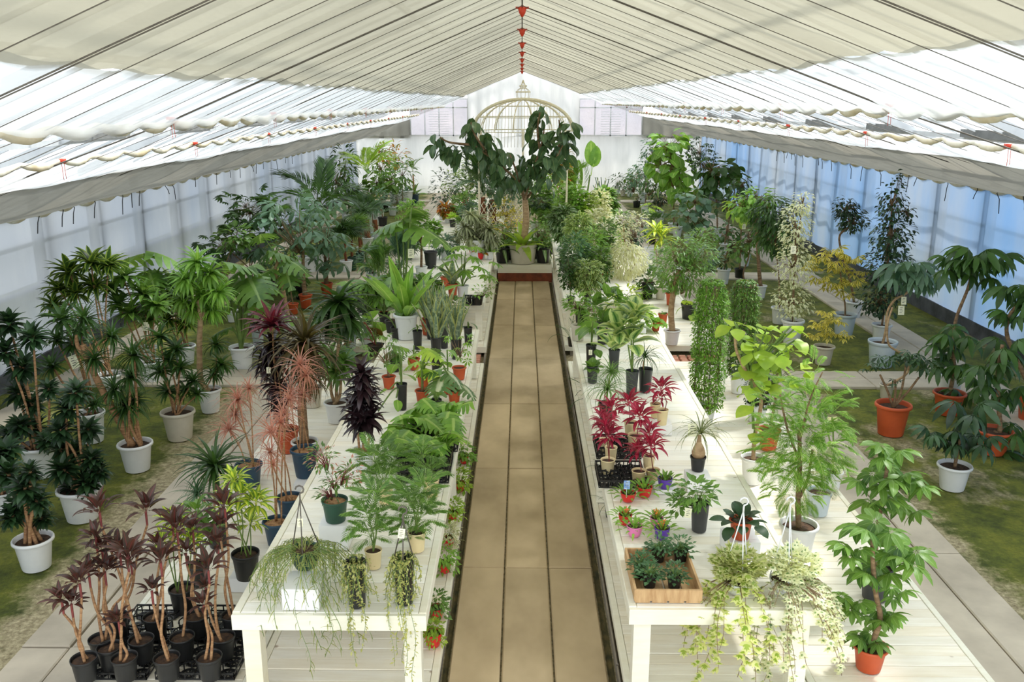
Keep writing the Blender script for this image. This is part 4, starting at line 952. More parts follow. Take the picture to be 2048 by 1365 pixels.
P = Plant(828, 410, G, 'navy', 22, 'small palm in blue pot before the back wall', 'palm'); P.stem([Vector((0, 0, P.sz)), P.at(826, 350)], .035, .025, M_cane, 'trunk', knots=.1); P.fo = P.at(826, 345)
fronds(P, [(0, 20, 38), (30, 50, 30), (180, 40, 34), (150, 10, 34), (-90, 20, 30)], T_areca, 'mid')
clump(P, 10, 34, T_lance, 'mid', ind=False)
P = Plant(812, 412, G, 'white', 30, 'white pot with sword-shaped leaves before the back wall', 'potted_plant'); clump(P, 10, 30, T_strap, 'blue', ind=False)
P = Plant(770, 425, G, 'black', 18, 'dark shrub in black pot in the far left group', 'shrub'); bush(P, [(772, 385, 22, 26, 130)], T_tri, 'deep', 9, trunk=[(770, 410)])
P = Plant(785, 432, G, 'white', 18, 'pink-stemmed bushy plant in white pot, far left group', 'shrub'); bush(P, [(795, 400, 20, 24, 130)], T_tri, 'dark', 8, trunk=[(786, 420)])
P = Plant(700, 455, G, 'white', 24, 'shaggy dark dracaena behind the fan palms', 'dracaena'); heads(P, [(690, 370, 26), (705, 395, 26), (716, 380, 24)], T_thin, 'dark', 40, el=(1.3, -1.0)); 
P = Plant(765, 455, G, 'black', 20, 'round-crowned small tree in black pot at the far left', 'potted_tree'); bush(P, [(752, 362, 22, 24, 60), (780, 360, 20, 20, 50)], T_heart, 'mid', 15, trunk=[(762, 400)], r=.015); P.tag(757, 372, 5); P.tag(777, 366, 5)

# ------------------------------------------------------------------ front left: red cordylines in black pots
for i, (x, y, w, l, nx, ny) in enumerate(((250, 1365, .42, .5, 3, 3), (405, 1365, .42, .5, 3, 3), (255, 1318, .42, .42, 3, 3), (400, 1310, .42, .42, 3, 3))):
    pass
gc = 'black carrying trays'
tray(232, 1362, D, .34, .44, 3, 4, 'black mesh tray under the foremost cordyline pots, left half')
tray(390, 1362, D, .44, .44, 4, 4, 'black mesh tray under the foremost cordyline pots, right half')
tray(330, 1290, D, .62, .36, 4, 3, 'black mesh tray under the rear rows of cordyline pots')
cps = [(165, 1386, [(124, 1205, 26), (143, 1212, 24), (160, 1172, 30)], 'foremost left cordyline of the red group, three heads'),
       (246, 1384, [(255, 1120, 36), (238, 1248, 26)], 'cordyline with a low green shoot and a tall wine red head'),
       (331, 1384, [(322, 1130, 34), (304, 1186, 24)], 'tall wine red cordyline leaning left, front row of black pots'),
       (416, 1382, [(417, 1145, 32), (408, 1215, 24)], 'cordyline with crooked twin canes at the right of the front row'),
       (217, 1362, [(210, 1148, 28), (178, 1152, 28)], 'dark-headed cordyline with two short tufts, second row'),
       (200, 1336, [(205, 1108, 32), (192, 1080, 26)], 'cordyline half hidden behind the front left pots'),
       (280, 1338, [(240, 1110, 32), (200, 1030, 36)], 'cordyline with tall bare cane and spreading wine leaves'),
       (362, 1332, [(355, 1070, 36)], 'single-caned cordyline in the middle of the group'),
       (443, 1332, [(436, 1095, 32), (412, 1180, 20)], 'cordyline at the right end of the second row'),
       (230, 1290, [(292, 1028, 34), (262, 1128, 26)], 'cordyline of the rear row, left, with long leaning cane'),
       (308, 1290, [(345, 1050, 26), (318, 1100, 26)], 'cordyline of the rear row with arching stem'),
       (390, 1288, [(386, 1065, 26), (372, 1110, 22)], 'cordyline of the rear row, third from the left'),
       (465, 1286, [(450, 1022, 34), (440, 1060, 30)], 'tallest cordyline next to the table corner')]
for x, y, hs, lab in cps:
    P = Plant(x, y - (14 if y > 1340 else 6), D + .03, 'black', 49 if y > 1370 else 45, lab, 'cordyline', 'red cordylines in black nursery pots', hr=.95, dia=.143)
    for px, py, rp in hs:
        c = P.at(px, py, R.uniform(-.05, .05)); a = R.uniform(0, 6.28); b0 = Vector((math.cos(a) * .02, math.sin(a) * .02, P.sz)); u = c - Vector((0, 0, .07))
        P.stem([b0, b0.lerp(u, .3) + Vector((R.uniform(-.03, .03), R.uniform(-.02, .02), 0)), b0.lerp(u, .62) + Vector((R.uniform(-.025, .025), 0, 0)), u], .0085, .0065, M_cane, 'cane', knots=.08)
        P.stem([u, u.lerp(c, .5), c + Vector((0, 0, .01))], .006, .007, M_redstem, 'leaf_base')
        mes = lm(T_cord, 'wine')
        for j, M in enumerate(ros(c, 15, rp * P.k * 1.8, 1.45, .25, leanM(.2), smin=.6)): P.leaf(mes[j % 2], M)

# ------------------------------------------------------------------ left low deck (outer)
def limes(x, y, z, w, hs, label, n=22, top=None):
    P = Plant(x, y, z, 'black', w, label, 'dracaena', 'lime dracaenas in black pots', top=top)
    heads(P, hs, T_cord, 'limestripe', n, r=.006, smat=M_green_stem, el=(1.35, -.3), ind=True, bow=.02); return P
e, zb = box_stand(486, 1186, D, .17, .10, 'low white box under the lime dracaena beside the table corner')
limes(489, 1166, zb, 57, [(480, 1000, 40), (455, 1020, 34), (512, 1010, 36), (470, 965, 30), (500, 1050, 30)], 'lime striped dracaena in black pot on a low white box')
limes(362, 1233, D, 54, [(368, 1065, 36), (345, 1045, 32), (385, 1085, 28), (330, 1085, 26)], 'lime striped dracaena in black pot behind the red cordylines')
P = Plant(395, 1178, D, 'black', 46, 'broad-leaved green plant in black pot by the left deck edge', 'dracaena'); heads(P, [(395, 1030, 40), (420, 1070, 30), (400, 1060, 34)], T_cord, 'mid', 16, r=.006, smat=M_green_stem, ind=True)
P = Plant(432, 1100, D, 'black', 46, 'spiky dark green dragon tree at the outer edge of the left deck', 'dragon_tree'); heads(P, [(430, 935, 68)], T_thin, 'dark', 70, r=.014, el=(1.45, -.35)); heads(P, [(395, 990, 44)], T_thin, 'blue', 40, r=.01, el=(1.4, -.3))
gn = 'pink-edged dragon trees in navy pots'
def tri(x, y, z, w, hs, label, top=None, pot='navy', n=34):
    P = Plant(x, y, z, pot, w, label, 'dragon_tree', gn, top=top, mulch=True)
    heads(P, hs, T_thin2, 'pink', n, r=.009, smat=M_cane, el=(1.4, -.55), bow=.03); return P
tri(495, 978, D, 56, [(476, 800, 48), (458, 860, 38), (498, 778, 36), (470, 830, 36)], 'pink-edged dragon tree in navy pot at the outer deck edge', 928)
tri(577, 1048, D, 54, [(543, 865, 44), (566, 830, 40), (545, 930, 30)], 'pink-edged dragon tree in the middle navy pot by the table edge', 994)
tri(551, 1098, D, 58, [(540, 905, 36), (560, 845, 38), (578, 800, 34)], 'pink-edged dragon tree in the foremost navy pot by the table edge', 1042)
e, zb = box_stand(612, 998, D, .19, .12, 'white box raising a navy pot beside the table')
tri(607, 960, zb, 57, [(600, 730, 46), (612, 752, 40), (582, 790, 38), (605, 790, 30)], 'pink-edged dragon tree in blue-green pot raised on a white box', 898)
P = Plant(572, 910, D, 'orange', 52, 'tall dark cordyline with crimson top in orange pot', 'cordyline', top=858)
heads(P, [(545, 655, 46)], T_strap, 'crim', 30, r=.012, el=(1.45, .3)); heads(P, [(545, 690, 44), (548, 730, 42), (555, 770, 38), (560, 810, 34), (535, 720, 36)], T_strap, 'black', 30, r=.01, el=(1.2, -.8)); P.tag(537, 735, 8)
P = Plant(607, 925, D, 'whitesmooth', 56, 'bronze dragon tree with thick trunk in white pot behind the blue-green one', 'dragon_tree', top=882)
P.stem([Vector((0, 0, P.sz)), P.at(604, 810), P.at(606, 730)], .045, .035, M_bark, 'trunk', knots=.05); heads(P, [(608, 690, 80)], T_thin, 'bronze', 110, stems=False, el=(1.4, -.9)); heads(P, [(615, 750, 50)], T_thin, 'bronze', 50, stems=False, el=(.6, -1.1))
P = Plant(671, 850, D, 'whitesmooth', 51, 'multi-stemmed mop-headed dracaena in white pot beside the table', 'dracaena', top=804)
for a_ in ((676, 690), (664, 720), (682, 730)): P.stem([Vector((R.uniform(-.04, .04), R.uniform(-.04, .04), P.sz)), P.at(a_[0] - 2, a_[1] + 60), P.at(*a_)], .018, .013, M_pale_bark, 'cane')
heads(P, [(678, 605, 56), (665, 640, 44), (692, 640, 44)], T_strap, 'dark', 56, stems=False, el=(1.3, -1.1)); heads(P, [(662, 715, 36), (690, 725, 36), (672, 745, 32)], T_strap, 'mid', 34, stems=False, el=(1.3, -.7))
P.stem([P.at(678, 700), P.at(678, 610)], .014, .01, M_pale_bark, 'cane')
P = Plant(622, 818, D, 'offwhite', 46, 'dark-leaved plant in off-white pot between the dragon trees', 'dracaena', top=775); heads(P, [(622, 700, 40), (640, 730, 36), (610, 740, 30)], T_thin, 'bronze', 46, r=.012, el=(1.3, -.8))
P = Plant(515, 700, G, 'paleblue', 26, 'pale blue-grey pot half hidden behind the crimson cordyline', 'cordyline', top=650); heads(P, [(525, 635, 32), (512, 650, 26)], T_strap, 'wine', 20, el=(1.4, -.2))
P = Plant(660, 745, D, 'white', 30, 'green plant in white pot farther along the left deck', 'potted_plant'); clump(P, 12, 44, T_lance, 'mid', ind=False)
P = Plant(640, 700, D, 'white', 34, 'small dracaena at the far end of the near left deck', 'dracaena'); heads(P, [(640, 640, 34)], T_strap, 'dark', 30)
P = Plant(695, 745, D, 'greytall', 24, 'dark green elephant ear in grey tall pot at the far end of near deck', 'elephant_ear', cat='plant'); leafat(P, [(690, 690, 34, 200, 0), (715, 662, 36, 20, 0), (700, 700, 30, -80, -.1)], T_heart, 'blue')

# ------------------------------------------------------------------ near left table
P = Plant(712, 1220, T, 'blacktall', 45, 'tall black pot with button vine trailing down, left of two at the table front', 'button_vine', 'tall black pots with trailing button vines', top=1125)
strands(P, 34, [60, 95, 110, 80], 'button', T_tri, 9, step=1.0, out=.12, r=.0012); strands(P, 6, [200, 150], 'button', T_tri, 9, step=1.2, dirs=[-1.6, -1.3, -1.8], out=.5, r=.0012); clump(P, 26, 7, T_tri, 'button', ind=False, spread=.9, el=(1.2, .2))
P = Plant(808, 1214, T, 'blacktall', 44, 'tall black pot with longest trailing button vine, right of two at the table front', 'button_vine', 'tall black pots with trailing button vines', top=1118)
strands(P, 36, [70, 100, 120, 90], 'button', T_tri, 9, step=1.0, out=.12, r=.0012); strands(P, 10, [230, 260, 180], 'button', T_tri, 9, step=1.1, dirs=[-1.6, -1.4, -1.75], out=.5, r=.0012); hanger(P, 806, 1040, M_wire); P.tag(804, 1058, 13, dy=-.05, tilt=.12); clump(P, 14, 7, T_tri, 'button', ind=False, spread=.9, el=(1.2, .2))
e, zb = box_stand(602, 1222, T, .19, .12, 'clear-white open display box under the hanging basket at table front')
P = Plant(607, 1146, zb, 'bowlgreen', 62, 'mistletoe cactus basket with thread-like drooping stems at the table front', 'mistletoe_cactus', top=1098)
strands(P, 60, [60, 90, 120, 50], 'olive', T_thin, 26, step=.55, out=1.0, r=.0016, wob=.05, smat=M_green_stem); strands(P, 16, [170, 230, 200], 'olive', T_thin, 26, step=.6, dirs=[-.5, -.9, -1.2, -.2], out=1.1, wob=.05, smat=M_green_stem)
strands(P, 10, [130, 160], 'olive', T_thin, 22, step=.7, dirs=[3.3, 3.8, 4.2], out=1.0, wob=.05, smat=M_green_stem); clump(P, 40, 32, T_thin, 'olive', el=(1.3, .1), ind=False, spread=.8); hanger(P, 600, 998, M_wire); P.tag(600, 1038, 11, dy=-.03)
e, zb = box_stand(668, 1102, T, .165, .155, 'white display cube under the dark green pot on the left table')
P = Plant(668, 1050, zb, 'green', 54, 'pink-flecked shrubby plant in dark green pot on white cube', 'shrub', mulch=True, top=1000)
bush(P, [(640, 915, 28, 26, 80), (668, 960, 22, 22, 60), (700, 950, 22, 24, 60), (655, 985, 22, 18, 40)], T_tri2, 'mid', 15, r=.006, tmat=M_redstem, trunk=None); bush(P, [(648, 920, 34, 30, 60), (700, 945, 28, 28, 50)], T_tri2, 'pink', 11, twigs=False)
P = Plant(726, 942, T, 'whitesmooth', 45, 'blackish purple ruffled dracaena in white pot on the left table', 'dracaena', top=898, mulch=True)
for k, (x1, x2) in enumerate(((715, 718), (724, 727), (741, 740))): P.stem([Vector(((k - 1) * .03, 0, P.sz)), P.at(x1, 850)], .009, .008, M_cane, 'cane')
heads(P, [(722, 840, 34), (742, 830, 30), (712, 820, 28), (722, 800, 36), (724, 770, 36), (722, 742, 32), (728, 760, 30), (738, 795, 28)], T_strapw, 'black', 26, stems=False, el=(1.3, -.7), stack=.05)
P.tag(711, 860, 9, tilt=.1)
gx = 'feathery philodendrons in cream pots'
def xan(x, y, w, lst, label, top=None, n=12, L=70):
    P = Plant(x, y, T, 'cream', w, label, 'philodendron', gx, top=top); mes = lm(T_xan2, 'mid'); n = int(n * 1.5)
    for (px, py, l) in lst:
        c = P.at(px, py); P.stem([Vector((0, 0, P.sz)), c], .005, .003, M_green_stem, 'stem', .02)
        for j in range(n): P.leaf(mes[j % 2], TR(c) @ RZ(j * 2.4 + px) @ RY(-(.8 - 1.1 * j / n)) @ SC(l * P.k * R.uniform(1.0, 1.4)))
    return P
xan(746, 1142, 36, [(742, 1075, 52), (738, 1040, 56), (750, 1000, 50)], 'feathery philodendron in cream pot behind the trailing vines, left one', n=9)
xan(833, 1108, 38, [(838, 1040, 56), (826, 1010, 58), (848, 985, 50), (822, 1075, 40)], 'feathery philodendron in cream pot behind the trailing vines, right one', n=9)
xan(770, 1012, 34, [(765, 960, 52), (750, 925, 56), (785, 930, 48)], 'feathery philodendron in cream pot left of the black crates', n=9)
xan(862, 998, 33, [(860, 950, 44), (845, 915, 48)], 'feathery philodendron in cream pot in front of the black crates', n=8)
tray(845, 968, T, .36, .46, 3, 4, 'black mesh crate of young monsteras on the left table, nearer', h=.09); tray(862, 905, T, .40, .46, 3, 4, 'black mesh crate of young monsteras on the left table, farther', h=.09)
k = 0
for (x, y, w) in ((800, 925, 26), (828, 940, 28), (860, 935, 26), (890, 925, 26), (815, 895, 26), (850, 895, 26), (885, 890, 26), (832, 868, 24), (868, 862, 24), (903, 868, 24)):
    k += 1; P = Plant(x, y, T + .02, 'black', w, 'young split-leaf philodendron in a black pot ' + ['at the front left of the nearer crate', 'front middle of the nearer crate', 'at the front right of the nearer crate', 'at the aisle corner of the nearer crate', 'left in the second row of crates', 'middle of the second row of crates', 'right in the second row of crates', 'at the back left of the crates', 'at the back middle of the crates', 'at the back right corner of the crates'][k - 1], 'young_philodendron', 'young split-leaf plants in the black crates')
    leafat(P, [(x + R.uniform(-26, 26), y - 30 - R.uniform(8, 36), R.uniform(36, 50), R.uniform(0, 360), R.uniform(-.1, .1)) for _ in range(6)], T_mons, 'fresh', r=.004)
go = 'small orange pots on the left table'
P = Plant(844, 809, T, 'orange', 31, 'orange pot with knobbly bare stem near the middle of the left table', 'philodendron', go, top=781); P.stem([Vector((0, 0, P.sz)), P.at(845, 758)], .014, .012, M_bark, 'trunk', knots=.2); leafat(P, [(855, 735, 44, 60, 0), (828, 720, 40, 150, 0), (862, 700, 40, -30, 0)], T_mons, 'lime')
P = Plant(908, 808, T, 'orange', 29, 'white-marbled monstera in orange pot at the right edge of the left table', 'monstera', go, top=781); leafat(P, [(880, 760, 58, -100, -.1), (905, 745, 46, -40, 0), (868, 735, 44, 170, 0), (932, 770, 44, -40, 0)], T_mons, 'vein')
P = Plant(846, 776, T, 'orange', 28, 'lime split-leaf plant in orange pot behind the knobbly one', 'monstera', go, top=752); leafat(P, [(850, 722, 46, 110, 0), (866, 738, 50, -20, 0), (840, 700, 36, 160, 0)], T_mons, 'lime')
P = Plant(777, 780, T, 'orange', 29, 'schefflera-like seedling in orange pot, left side of the table', 'schefflera', go, top=753); P.stem([Vector((0, 0, P.sz)), P.at(774, 720)], .012, .01, M_bark, 'trunk'); bush(P, [(768, 705, 34, 26, 16)], T_schefs, 'mid', 32, ind=True)
P = Plant(896, 790, T, 'orange', 26, 'orange pot pressed against the marbled monstera pot', 'philodendron', go); leafat(P, [(890, 720, 32, 50, 0), (905, 700, 30, 0, 0), (880, 735, 30, 140, 0)], T_heart, 'fresh')
P = Plant(918, 762, T, 'orange', 30, 'orange pot with small umbrella leaves at the aisle edge', 'schefflera', go, top=735); bush(P, [(918, 695, 28, 24, 14)], T_schefs, 'fresh', 28, ind=True); P.tag(914, 712, 7, tilt=-.2)
P = Plant(804, 822, T, 'blacktall', 22, 'tall black pot with big glossy philodendron leaves in mid table', 'philodendron', top=768)
leafat(P, [(770, 778, 30, 170, 0), (795, 800, 34, -70, -.1), (812, 745, 44, 40, 0), (790, 725, 46, 120, 0), (820, 710, 46, 10, 0), (762, 828, 44, -60, -.15), (805, 690, 40, 70, .1)], T_ovalb, 'fresh')
P = Plant(872, 838, T, 'black', 24, 'black pot behind the crates with glossy heart leaves', 'philodendron', top=800); leafat(P, [(850, 790, 30, 150, 0), (886, 800, 30, 0, 0), (872, 780, 30, 80, 0)], T_heart, 'mid')
gs = 'snake plants in tall black pots'
def sans(x, y, w, n, L, label, top=None, pot='blacktall'):
    P = Plant(x, y, T, pot, w, label, 'snake_plant', gs, top=top); clump(P, n + 3, L, T_sans, 'sansev', el=(1.52, 1.2), spread=.4)
sans(872, 728, 22, 9, 92, 'snake plant in tall black pot, nearest of the row along the aisle', 675); sans(888, 698, 19, 8, 90, 'snake plant in tall black pot at mid table', 655); sans(912, 720, 24, 9, 96, 'wide snake plant in tall black pot by the table edge', 678); sans(862, 680, 22, 8, 86, 'snake plant behind the row in tall black pot')
P = Plant(855, 672, T, 'orange', 31, 'orange pot with mottled upright leaves near the far table end', 'potted_plant', go, top=638); clump(P, 9, 60, T_comp, 'speck', el=(1.5, 1.0), ind=True)
P = Plant(811, 682, T, 'whitesmooth', 52, 'bird-of-paradise-like plant with big upright paddle leaves in large white pot', 'birds_nest_anthurium', top=628); clump(P, 15, 118, T_banp, 'fresh', el=(1.5, .6), spread=.2)
P = Plant(768, 645, D, 'orange', 20, 'narrow orange pot at the left side of the white one', 'potted_plant'); clump(P, 7, 30, T_oval, 'mid', ind=False)
P = Plant(782, 668, T, 'black', 26, 'small umbrella-leaved plant in black pot leaning by the big white pot', 'schefflera'); bush(P, [(790, 640, 24, 20, 14)], T_schefs, 'fresh', 24, ind=True)
P = Plant(750, 706, D, 'black', 38, 'copper-leaved alocasia in wide black pot on the left deck', 'alocasia', top=690); leafat(P, [(722, 640, 54, 120, 0), (745, 650, 56, 60, 0), (700, 680, 44, 190, 0)], T_ovalb, 'copper', smat=M_redstem); leafat(P, [(758, 640, 50, 80, .1), (770, 670, 44, -10, 0), (740, 620, 40, 100, .1)], T_heart, 'fresh')
P = Plant(700, 700, D, 'paleblue', 26, 'silvery-backed leaf plant in small pot left of the alocasia', 'alocasia'); leafat(P, [(703, 658, 34, 30, 0), (690, 670, 30, 180, 0)], T_heart, 'blue')
for (x, y, w, L, lab) in ((792, 640, 24, 40, 'glossy philodendron in the crowd at far end of near left table'), (768, 612, 24, 40, 'dark green philodendron left of the big white pot'), (735, 610, 26, 44, 'split-leaf philodendron cluster on the left deck beyond the mop-headed dracaena')):
    P = Plant(x, y + 40, T if x > 780 else D, 'black', w, lab, 'philodendron'); leafat(P, [(x + R.uniform(-26, 26), y - 30 + R.uniform(-28, 20), L, R.uniform(0, 360), R.uniform(-.1, .1)) for _ in range(7)], T_mons if x < 780 else T_ovalb, 'mid')
P = Plant(724, 585 + 40, D, 'black', 30, 'monstera seedlings with crinkled leaves at the deck edge', 'monstera'); leafat(P, [(724 + R.uniform(-30, 30), 575 + R.uniform(-25, 25), 40, R.uniform(0, 360), 0) for _ in range(8)], T_mons, 'fresh')

# aisle-side plants on the left deck strip
gf = 'flowering plants in red pots along the aisle'
for i, (x, y, w, L, lab, mt) in enumerate(((866, 1300, 28, 22, 'lime maidenhair fern in red pot under the table front, beside the aisle', 'lime'), (872, 1245, 24, 26, 'small fern in red pot, second from the front along the aisle', 'mid'), (889, 1150, 20, 28, 'drooping fern in red pot, third along the aisle', 'fresh'), (897, 1098, 18, 22, 'white-flecked fern in red pot, fourth along the aisle', 'cream'),
        (905, 1045, 16, 22, 'fern in red pot, fifth along the aisle', 'lime'), (920, 985, 16, 22, 'fern in red pot beside the crates, sixth along the aisle', 'lime'), (928, 930, 15, 20, 'fern in red pot, seventh along the aisle', 'fresh'))):
    P = Plant(x, y, D, 'red', w * 1.3, lab, 'fern', gf); bush(P, [(x, y - w - L * .7, L * .95, L * .75, 150), (x + 4, y - w * .6 - L * .2, L * .9, L * .5, 60)], T_tri, mt, 12, r=.003, tmat=M_green_stem, droop=.3)
# ------------------------------------------------------------------ near right table
q0 = at(1336, 1207, T); xl = at(1268, 1207, T).x; xr = at(1404, 1207, T).x; yb_ = at(1320, 1098, T + .07).y
e = empty('wooden_herb_box', ((xl + xr) / 2, q0.y, T), 'pale wooden box of little herb pots at the front corner of the right table', 'box')
wx, ly, hh = (xr - xl) / 2, yb_ - q0.y, .075
for nm, lo, hi in (('front_board', (-wx, 0, .012), (wx, .014, hh)), ('back_board', (-wx, ly - .014, .012), (wx, ly, hh)), ('side_board', (-wx, .0145, .012), (-wx + .013, ly - .0145, hh)), ('side_board', (wx - .013, .0145, .012), (wx, ly - .0145, hh))):
    b = B(); b.box(lo, hi); obj(nm, b.mesh(nm, M_crate, False), e)
for k in range(4):
    b = B(); x0 = -wx + 2 * wx * k / 4 + .006; b.box((x0, .001, .0), (x0 + 2 * wx / 4 - .012, ly - .001, .0115)); obj('base_slat', b.mesh('base_slat', M_crate, False), e)
gh = 'herbs in the wooden box'
for x, y, w, lab in ((1283, 1160, 34, 'herb seedling at the left of the wooden box'), (1318, 1128, 32, 'herb seedling at the back of the wooden box'), (1362, 1128, 32, 'herb seedling in the back right corner of the wooden box'), (1300, 1180, 34, 'herb seedling in the front left of the wooden box'), (1350, 1182, 36, 'herb seedling in the front right of the wooden box')):
    P = Plant(x, y, T + .014, 'black', w, lab, 'herb', gh, dia=.085, hr=.8); bush(P, [(x, y - 38, 24, 16, 110)], T_tri, 'herb', 11, r=.004, tmat=M_green_stem, up=.5); clump(P, 30, 17, T_tri, 'herb', ind=False, spread=.8)
P = Plant(1478, 1195, T, 'bowl', 63, 'lime and cream ivy in white hanging pot, left of two at the table front', 'ivy', top=1160)
bush(P, [(1480, 1130, 48, 24, 260)], [T_ivy], 'ivylime', 24, r=.003, tmat=M_redstem, up=.3, fill=.2); strands(P, 12, [60, 110, 160], 'ivylime', [T_ivy], 24, step=1.1, out=.9, smat=M_bark, r=.0016, dirs=[-1.57, 3.4, -2.4, -1.0, 3.9]); hanger(P, 1487, 1022, M_wht)
strands(P, 5, [190, 150], 'ivylime', [T_ivy], 22, step=1.6, out=1.2, smat=M_bark, r=.0016, dirs=[-2.2, 3.6])
P = Plant(1570, 1193, T, 'bowl', 56, 'cream variegated ivy in white hanging pot, right of two, trailing over the table edge', 'ivy', top=1158)
bush(P, [(1588, 1125, 48, 26, 340)], [T_ivy], 'ivy', 19, r=.003, tmat=M_redstem, up=.3, fill=.2); hanger(P, 1580, 1020, M_wht)
strands(P, 30, [70, 150, 200, 110, 50], 'ivy', [T_ivy], 18, step=1.15, out=1.5, smat=M_bark, r=.0016, dirs=[-.6, -1.2, -.3, -.9, .1, -.1, -1.6], jl=(.4, 1.15)); strands(P, 9, [180, 240], 'ivy', [T_ivy], 17, step=1.5, out=1.0, smat=M_bark, r=.0016, dirs=[-2.4, -2.0, -1.6])
e, zb = box_stand(1486, 1118, T, .19, .10, 'white display box under the small orange pot at the table front')
P = Plant(1484, 1084, zb, 'orange', 50, 'dark-leaved peperomia in small orange pot on a white box', 'peperomia', top=1040); clump(P, 20, 42, T_ovalb, 'deep', el=(1.4, -.1), spread=.5); P.tag(1517, 1052, 13, dy=.0)
P = Plant(1400, 1068, T, 'greytall', 38, 'bushy china doll plant in tall dark grey pot', 'china_doll', top=1006); bush(P, [(1392, 985, 42, 24, 150), (1360, 1005, 20, 20, 50)], T_tri, 'mid', 19, r=.006, tmat=M_green_stem); P.tag(1378, 1017, 13, tilt=.15)
gk = 'little plants in bright pots'
e, zb = box_stand(1333, 990, T, .15, .03, 'low white box under the uppermost purple pot')
for x, y, z, p, w, tp, lab, fl in ((1257, 1008, T, 'red', 32, 986, 'succulent in red pot with a blue card, right under the black crate', 0), (1290, 999, T, 'red', 32, 974, 'succulent in red pot at the corner of the black crate', 0), (1331, 981, zb, 'purple', 31, 957, 'succulent in purple pot on the low white box', 0),
        (1251, 1054, T, 'red', 28, 1030, 'succulent in red pot behind the pink pot', 1), (1270, 1078, T, 'pink', 33, 1052, 'succulent in pink pot at the aisle side of the table', 0), (1314, 1058, T, 'pink', 28, 1036, 'succulent in pink pot hidden behind the purple pot', 1), (1325, 1084, T, 'purple', 32, 1056, 'succulent in purple pot, the lower one, behind the wooden box', 1)):
    P = Plant(x, y, z, p, w, lab, 'succulent', gk, top=tp); clump(P, 34, 20, T_comp, 'fresh', el=(1.4, .1), ind=False, spread=1.0)
    if fl:
        b = B(); 
        for _ in range(7): c = Vector((R.uniform(-.03, .03), R.uniform(-.03, .03), P.sz + .045)); b.lathe([(.001, 0), (.004, .001), (.006, .003)], 7, 0, M=TR(c)); b.tube([Vector((0, 0, P.sz)), c], .0015, 4)
        obj('flower', b.mesh('flower', plain('orange_petal', (240, 150, 50), (224, 96, 60), .6)), P.e, kind='stuff')
P = None
o = obj('plant_label', CARD, None, TR(at(1254, 962, T + .17)) @ SC(.04)); o['label'] = 'small blue and white plant label stuck in the red pot under the crate'; o['category'] = 'label'
o.data = CARD.copy(); o.data.materials[0] = plain('blue_card', (70, 130, 210), (200, 220, 240), .5, 40)
zz = T + .17; b = B(); b.tube([(0, 0, -1.5), (0, 0, -(zz - T - .05) / .04)], .05, 5); obj('stake', b.mesh('stake', M_wht), o)
tray(1246, 978, T, .33, .36, 4, 4, 'black mesh crate of crimson cordylines on the right table, nearer', h=.055, rot=.0); tray(1238, 920, T, .33, .38, 4, 4, 'black mesh crate of crimson cordylines on the right table, farther', h=.055)
gr = 'young crimson cordylines in cream pots'
for x, y, w, tp, hs, lab in ((1216, 952, 30, 920, [(1218, 878, 30), (1212, 858, 24)], 'crimson cordyline in cream pot, lower left of the crate'), (1278, 972, 30, 942, [(1275, 908, 32)], 'crimson cordyline in cream pot at the front middle of the crate'), (1306, 968, 30, 940, [(1302, 898, 34)], 'crimson cordyline in cream pot at the front right of the crate'),
        (1222, 930, 26, 895, [(1222, 822, 30)], 'crimson cordyline in cream pot, upper left of the crate'), (1270, 905, 30, 870, [(1280, 838, 32)], 'crimson cordyline in cream pot, middle of the crate'), (1262, 878, 28, 845, [(1258, 812, 32)], 'crimson cordyline in cream pot at the back of the crate'), (1298, 940, 26, 912, [(1300, 872, 26)], 'crimson cordyline in cream pot, right rear of the front crate'), (1210, 905, 24, 880, [(1208, 845, 26)], 'crimson cordyline in cream pot, far left by the table edge')):
    P = Plant(x, y, T + .008, 'cream', w, lab, 'cordyline', gr, top=tp); heads(P, hs, T_cord, 'red', 20, r=.005, smat=M_redstem, ind=True, el=(1.35, -.25), bow=.01)
e, zb = box_stand(1322, 872, T, .17, .085, 'white display cube under the small cream pots beside the ponytail palm')
P = Plant(1325, 853, zb, 'cream', 24, 'small crimson cordyline in cream pot raised on a white cube', 'cordyline', gr, top=820); heads(P, [(1322, 782, 30)], T_cord, 'red', 20, r=.005, smat=M_redstem, ind=True, el=(1.3, -.3))
P = Plant(1311, 838, zb, 'cream', 22, 'cream pot behind the raised small cordyline', 'cordyline', gr, top=808); heads(P, [(1318, 800, 22)], T_cord, 'red', 14, r=.004, smat=M_redstem, ind=True, el=(1.2, -.4))
e, zb = box_stand(1398, 985, T, .155, .10, 'white display cube under the bulbous ponytail palm')
P = Plant(1397, 946, zb, 'black', 33, 'ponytail palm with swollen beige base in dark pot on white cube', 'ponytail_palm', top=914)
b = B(); r0 = P.d * .42; b.lathe([(r0 * .6, P.sz), (r0 * .95, P.sz + .02), (r0, P.sz + .04), (r0 * .8, P.sz + .075), (r0 * .4, P.sz + .11), (r0 * .26, P.sz + .15), (r0 * .3, P.sz + .165), (.002, P.sz + .17)], 18); obj('caudex', b.mesh('caudex', M_pale_bark), P.e)
heads(P, [(1402, 868, 58)], T_arch, 'grass', 30, stems=False, el=(1.45, .3)); P.tag(1385, 848, 17, dy=-.02)
P = Plant(1264, 792, T, 'greytall', 27, 'tall speckled dumb cane in dark grey pot on the right table', 'dumb_cane', top=742)
for (x_, y_) in ((1256, 690), (1262, 660), (1268, 640)): P.stem([Vector((0, 0, P.sz)), P.at(x_, y_)], .008, .006, M_green_stem, 'stem')
heads(P, [(1262, 690, 42), (1264, 655, 44), (1268, 630, 40), (1240, 665, 38)], T_ovalb, 'speck', 8, stems=False, ind=True, el=(1.4, .0))
